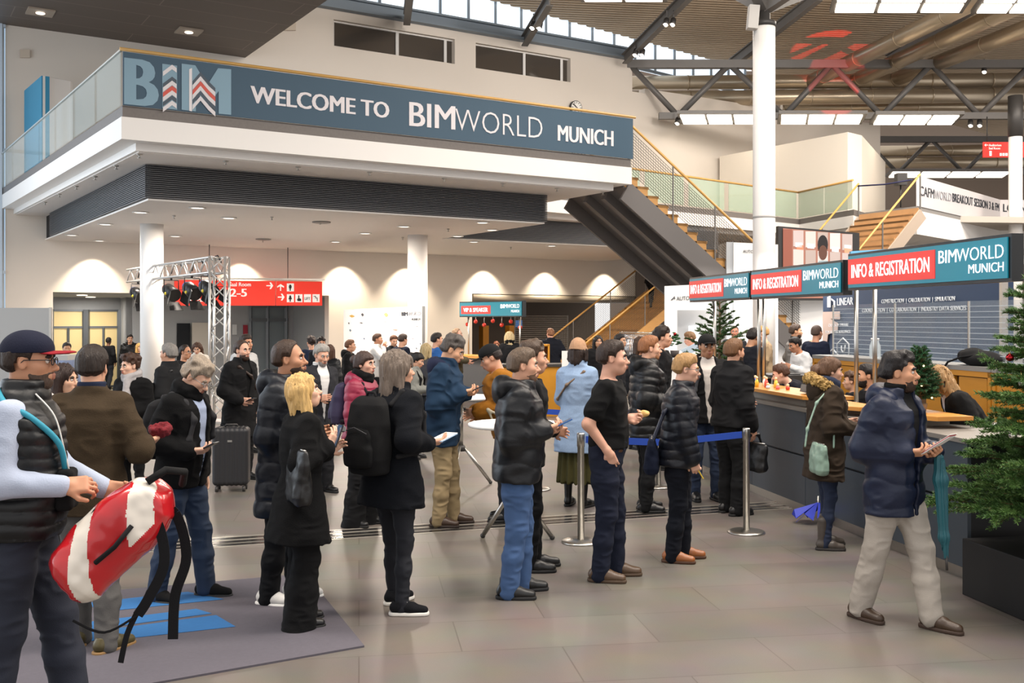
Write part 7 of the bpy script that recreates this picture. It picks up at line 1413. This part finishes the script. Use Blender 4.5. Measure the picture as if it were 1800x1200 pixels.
MB().tube([T2((-.06, -.10, .25)), T2((-.04, -.08, .33)), T2((.02, .0, .36)), T2((.05, .08, .30))], .018, 8).build('roll_top', CL('1E1E20'), o, False); MB().tube([T2((-.11, -.09, -.05)), T2((-.125, -.1, .03)), T2((-.115, -.1, .10))], .011, 8).build('side_handle', STR, o, False); MB().tube([T2((.02, -.165, -.1)), T2((.03, -.185, .0)), T2((.02, -.165, .1))], .011, 8).build('side_handle', STR, o, False)
def web(pts, name='strap', w_=.046):
    m = MB(); pts = [Vector(p) for p in pts]
    for a, b_ in zip(pts, pts[1:]): m.bar(a, b_ + (b_ - a) * .06, w_, .005, up=(0, 1, 0.2))
    return m
def curve(pts, n=6):
    P_ = [A3(p) for p in pts]; out = []
    for i in range(len(P_) - 1):
        p0, p1, p2, p3 = P_[max(i - 1, 0)], P_[i], P_[i + 1], P_[min(i + 2, len(P_) - 1)]
        for k in range(n): u = k / n; out.append(.5 * (2 * p1 + (p2 - p0) * u + (2 * p0 - 5 * p1 + 4 * p2 - p3) * u * u + (3 * p1 - p0 - 3 * p2 + p3) * u ** 3))
    return out + [P_[-1]]
web(curve([(.10, -.10, .13), (.19, -.12, .06), (.22, -.12, -.12), (.15, -.10, -.28), (.10, -.08, -.36)])).build('shoulder_strap', STR, o, False); web(curve([(.14, -.0, .12), (.25, .0, .08), (.30, .0, -.12), (.25, .0, -.30), (.24, .0, -.50)])).build('shoulder_strap', STR, o, False)
web(curve([(.10, -.08, -.34), (.05, -.06, -.45), (.02, -.05, -.58)]), w_=.025).build('loose_strap', STR, o, False); MB().tube([A3(p) for p in curve([(.10, -.08, -.36), (-.05, -.05, -.44), (-.2, .02, -.40)])], .006, 6).build('loose_strap', STR, o, False)
# teal lanyard strap with pouch and white cable on the man in the cap
t = c1.t; o = thing('pouch', 'black pouch on a teal strap across the chest of the man in the navy cap', 'pouch', c1.w(t((.20, -.06, .13))), math.radians(c1.a)); of = t((.20, -.06, .13))
S = Sdf(); S.box((0, 0, 0), (.035, .06, .085), rd=.02); S.noise(.006, 25); solid(S, .006, 'pouch_body', CL('161618'), o, c1.s); MB().tube([Vector(A3(p) - of) * c1.s for p in curve([t((.19, -.05, .2)), t((.175, -.12, .33)), t((.08, -.185, .44)), t((-.02, -.17, .49)), t((-.09, -.06, .545))])], .014, 8).build('strap', M('strap_teal', '2A8CA4', .7), o, False); MB().box((.038, .0, -.01), (.006, .015, .05)).build('pull_tag', M('tag_orange', 'D8742A', .5), o, False)
o = MB().tube([c1.w(p) for p in curve([t((.07, -.09, .53)), t((.15, -.10, .44)), t((.19, -.09, .3)), t((.21, -.05, .18)), t((.22, .02, .05))])], .004, 6).build('cable', M('cable_white', 'D8D4CE', .6)); tag(o, 'pale cord hanging down the vest of the man in the navy cap', 'cord')
# folded teal umbrella on the arm of the walking man, blue umbrella at the feet of the parka woman
top_ = c44.hand[1] + A3((.0, .02, -.02)); o = thing('umbrella', 'closed teal umbrella hanging from the hand of the walking man', 'umbrella', c44.w(top_), math.radians(c44.a)); s = c44.s
S = Sdf(); S.limb([(0, 0, -.02), (.01, 0, -.15), (.03, 0, -.5), (.045, 0, -.62)], [.026, .036, .026, .010], .01); S.disp.append(lambda p: .005 * np.sin(np.arctan2(p[:, 1], p[:, 0] - .02) * 8 + p[:, 2] * 12)); solid(S, .005, 'canopy', M('umbrella_teal', '14505A', .5), o, s); MB().tube([Vector((.045, 0, -.61)) * s, Vector((.05, 0, -.70)) * s], .008, 8).build('tip', DARK, o, False); MB().tube([Vector(p) * s for p in ((0, 0, -.03), (0, 0, .06), (.0, .02, .10))], .013, 10).build('handle', DARK, o, False)
g = G(1447, 935); o = thing('umbrella', 'bright blue umbrella lying half folded at the boots of the woman in the parka', 'umbrella', (g.x + .08, g.y + .42, 0)); UB = M('umbrella_blue', '2236B4', .5, var=.15, vs_=8)
for k in range(7):
    a0, a1 = k * .9, k * .9 + .72; r_ = .26; ap = Vector((0, 0, .20)); e0 = Vector((math.cos(a0) * r_, math.sin(a0) * r_ * .6, .02 + .05 * (k % 2))); e1 = Vector((math.cos(a1) * r_ * .9, math.sin(a1) * r_ * .6, .05)); MB().prism([ap, e0, (e0 + e1) / 2 + Vector((0, 0, .07)), e1], (0, 0, .004)).build('canopy_panel', UB, o, False)
MB().tube([(0, 0, .03), (0, 0, .26)], .008, 8).build('shaft', BRUSH, o, False)
t = c46.t; strap_bag('tote_bag', 'white tote bag on the shoulder of the woman climbing the stairs', c46, t((-.12, -.24, .10)), (.38, .08, .38), 'E6E2DC', [t((-.08, -.24, .26)), t((-.03, -.17, .46)), t((.02, -.22, .26))], 'cloth', h=.014, sw=.016)
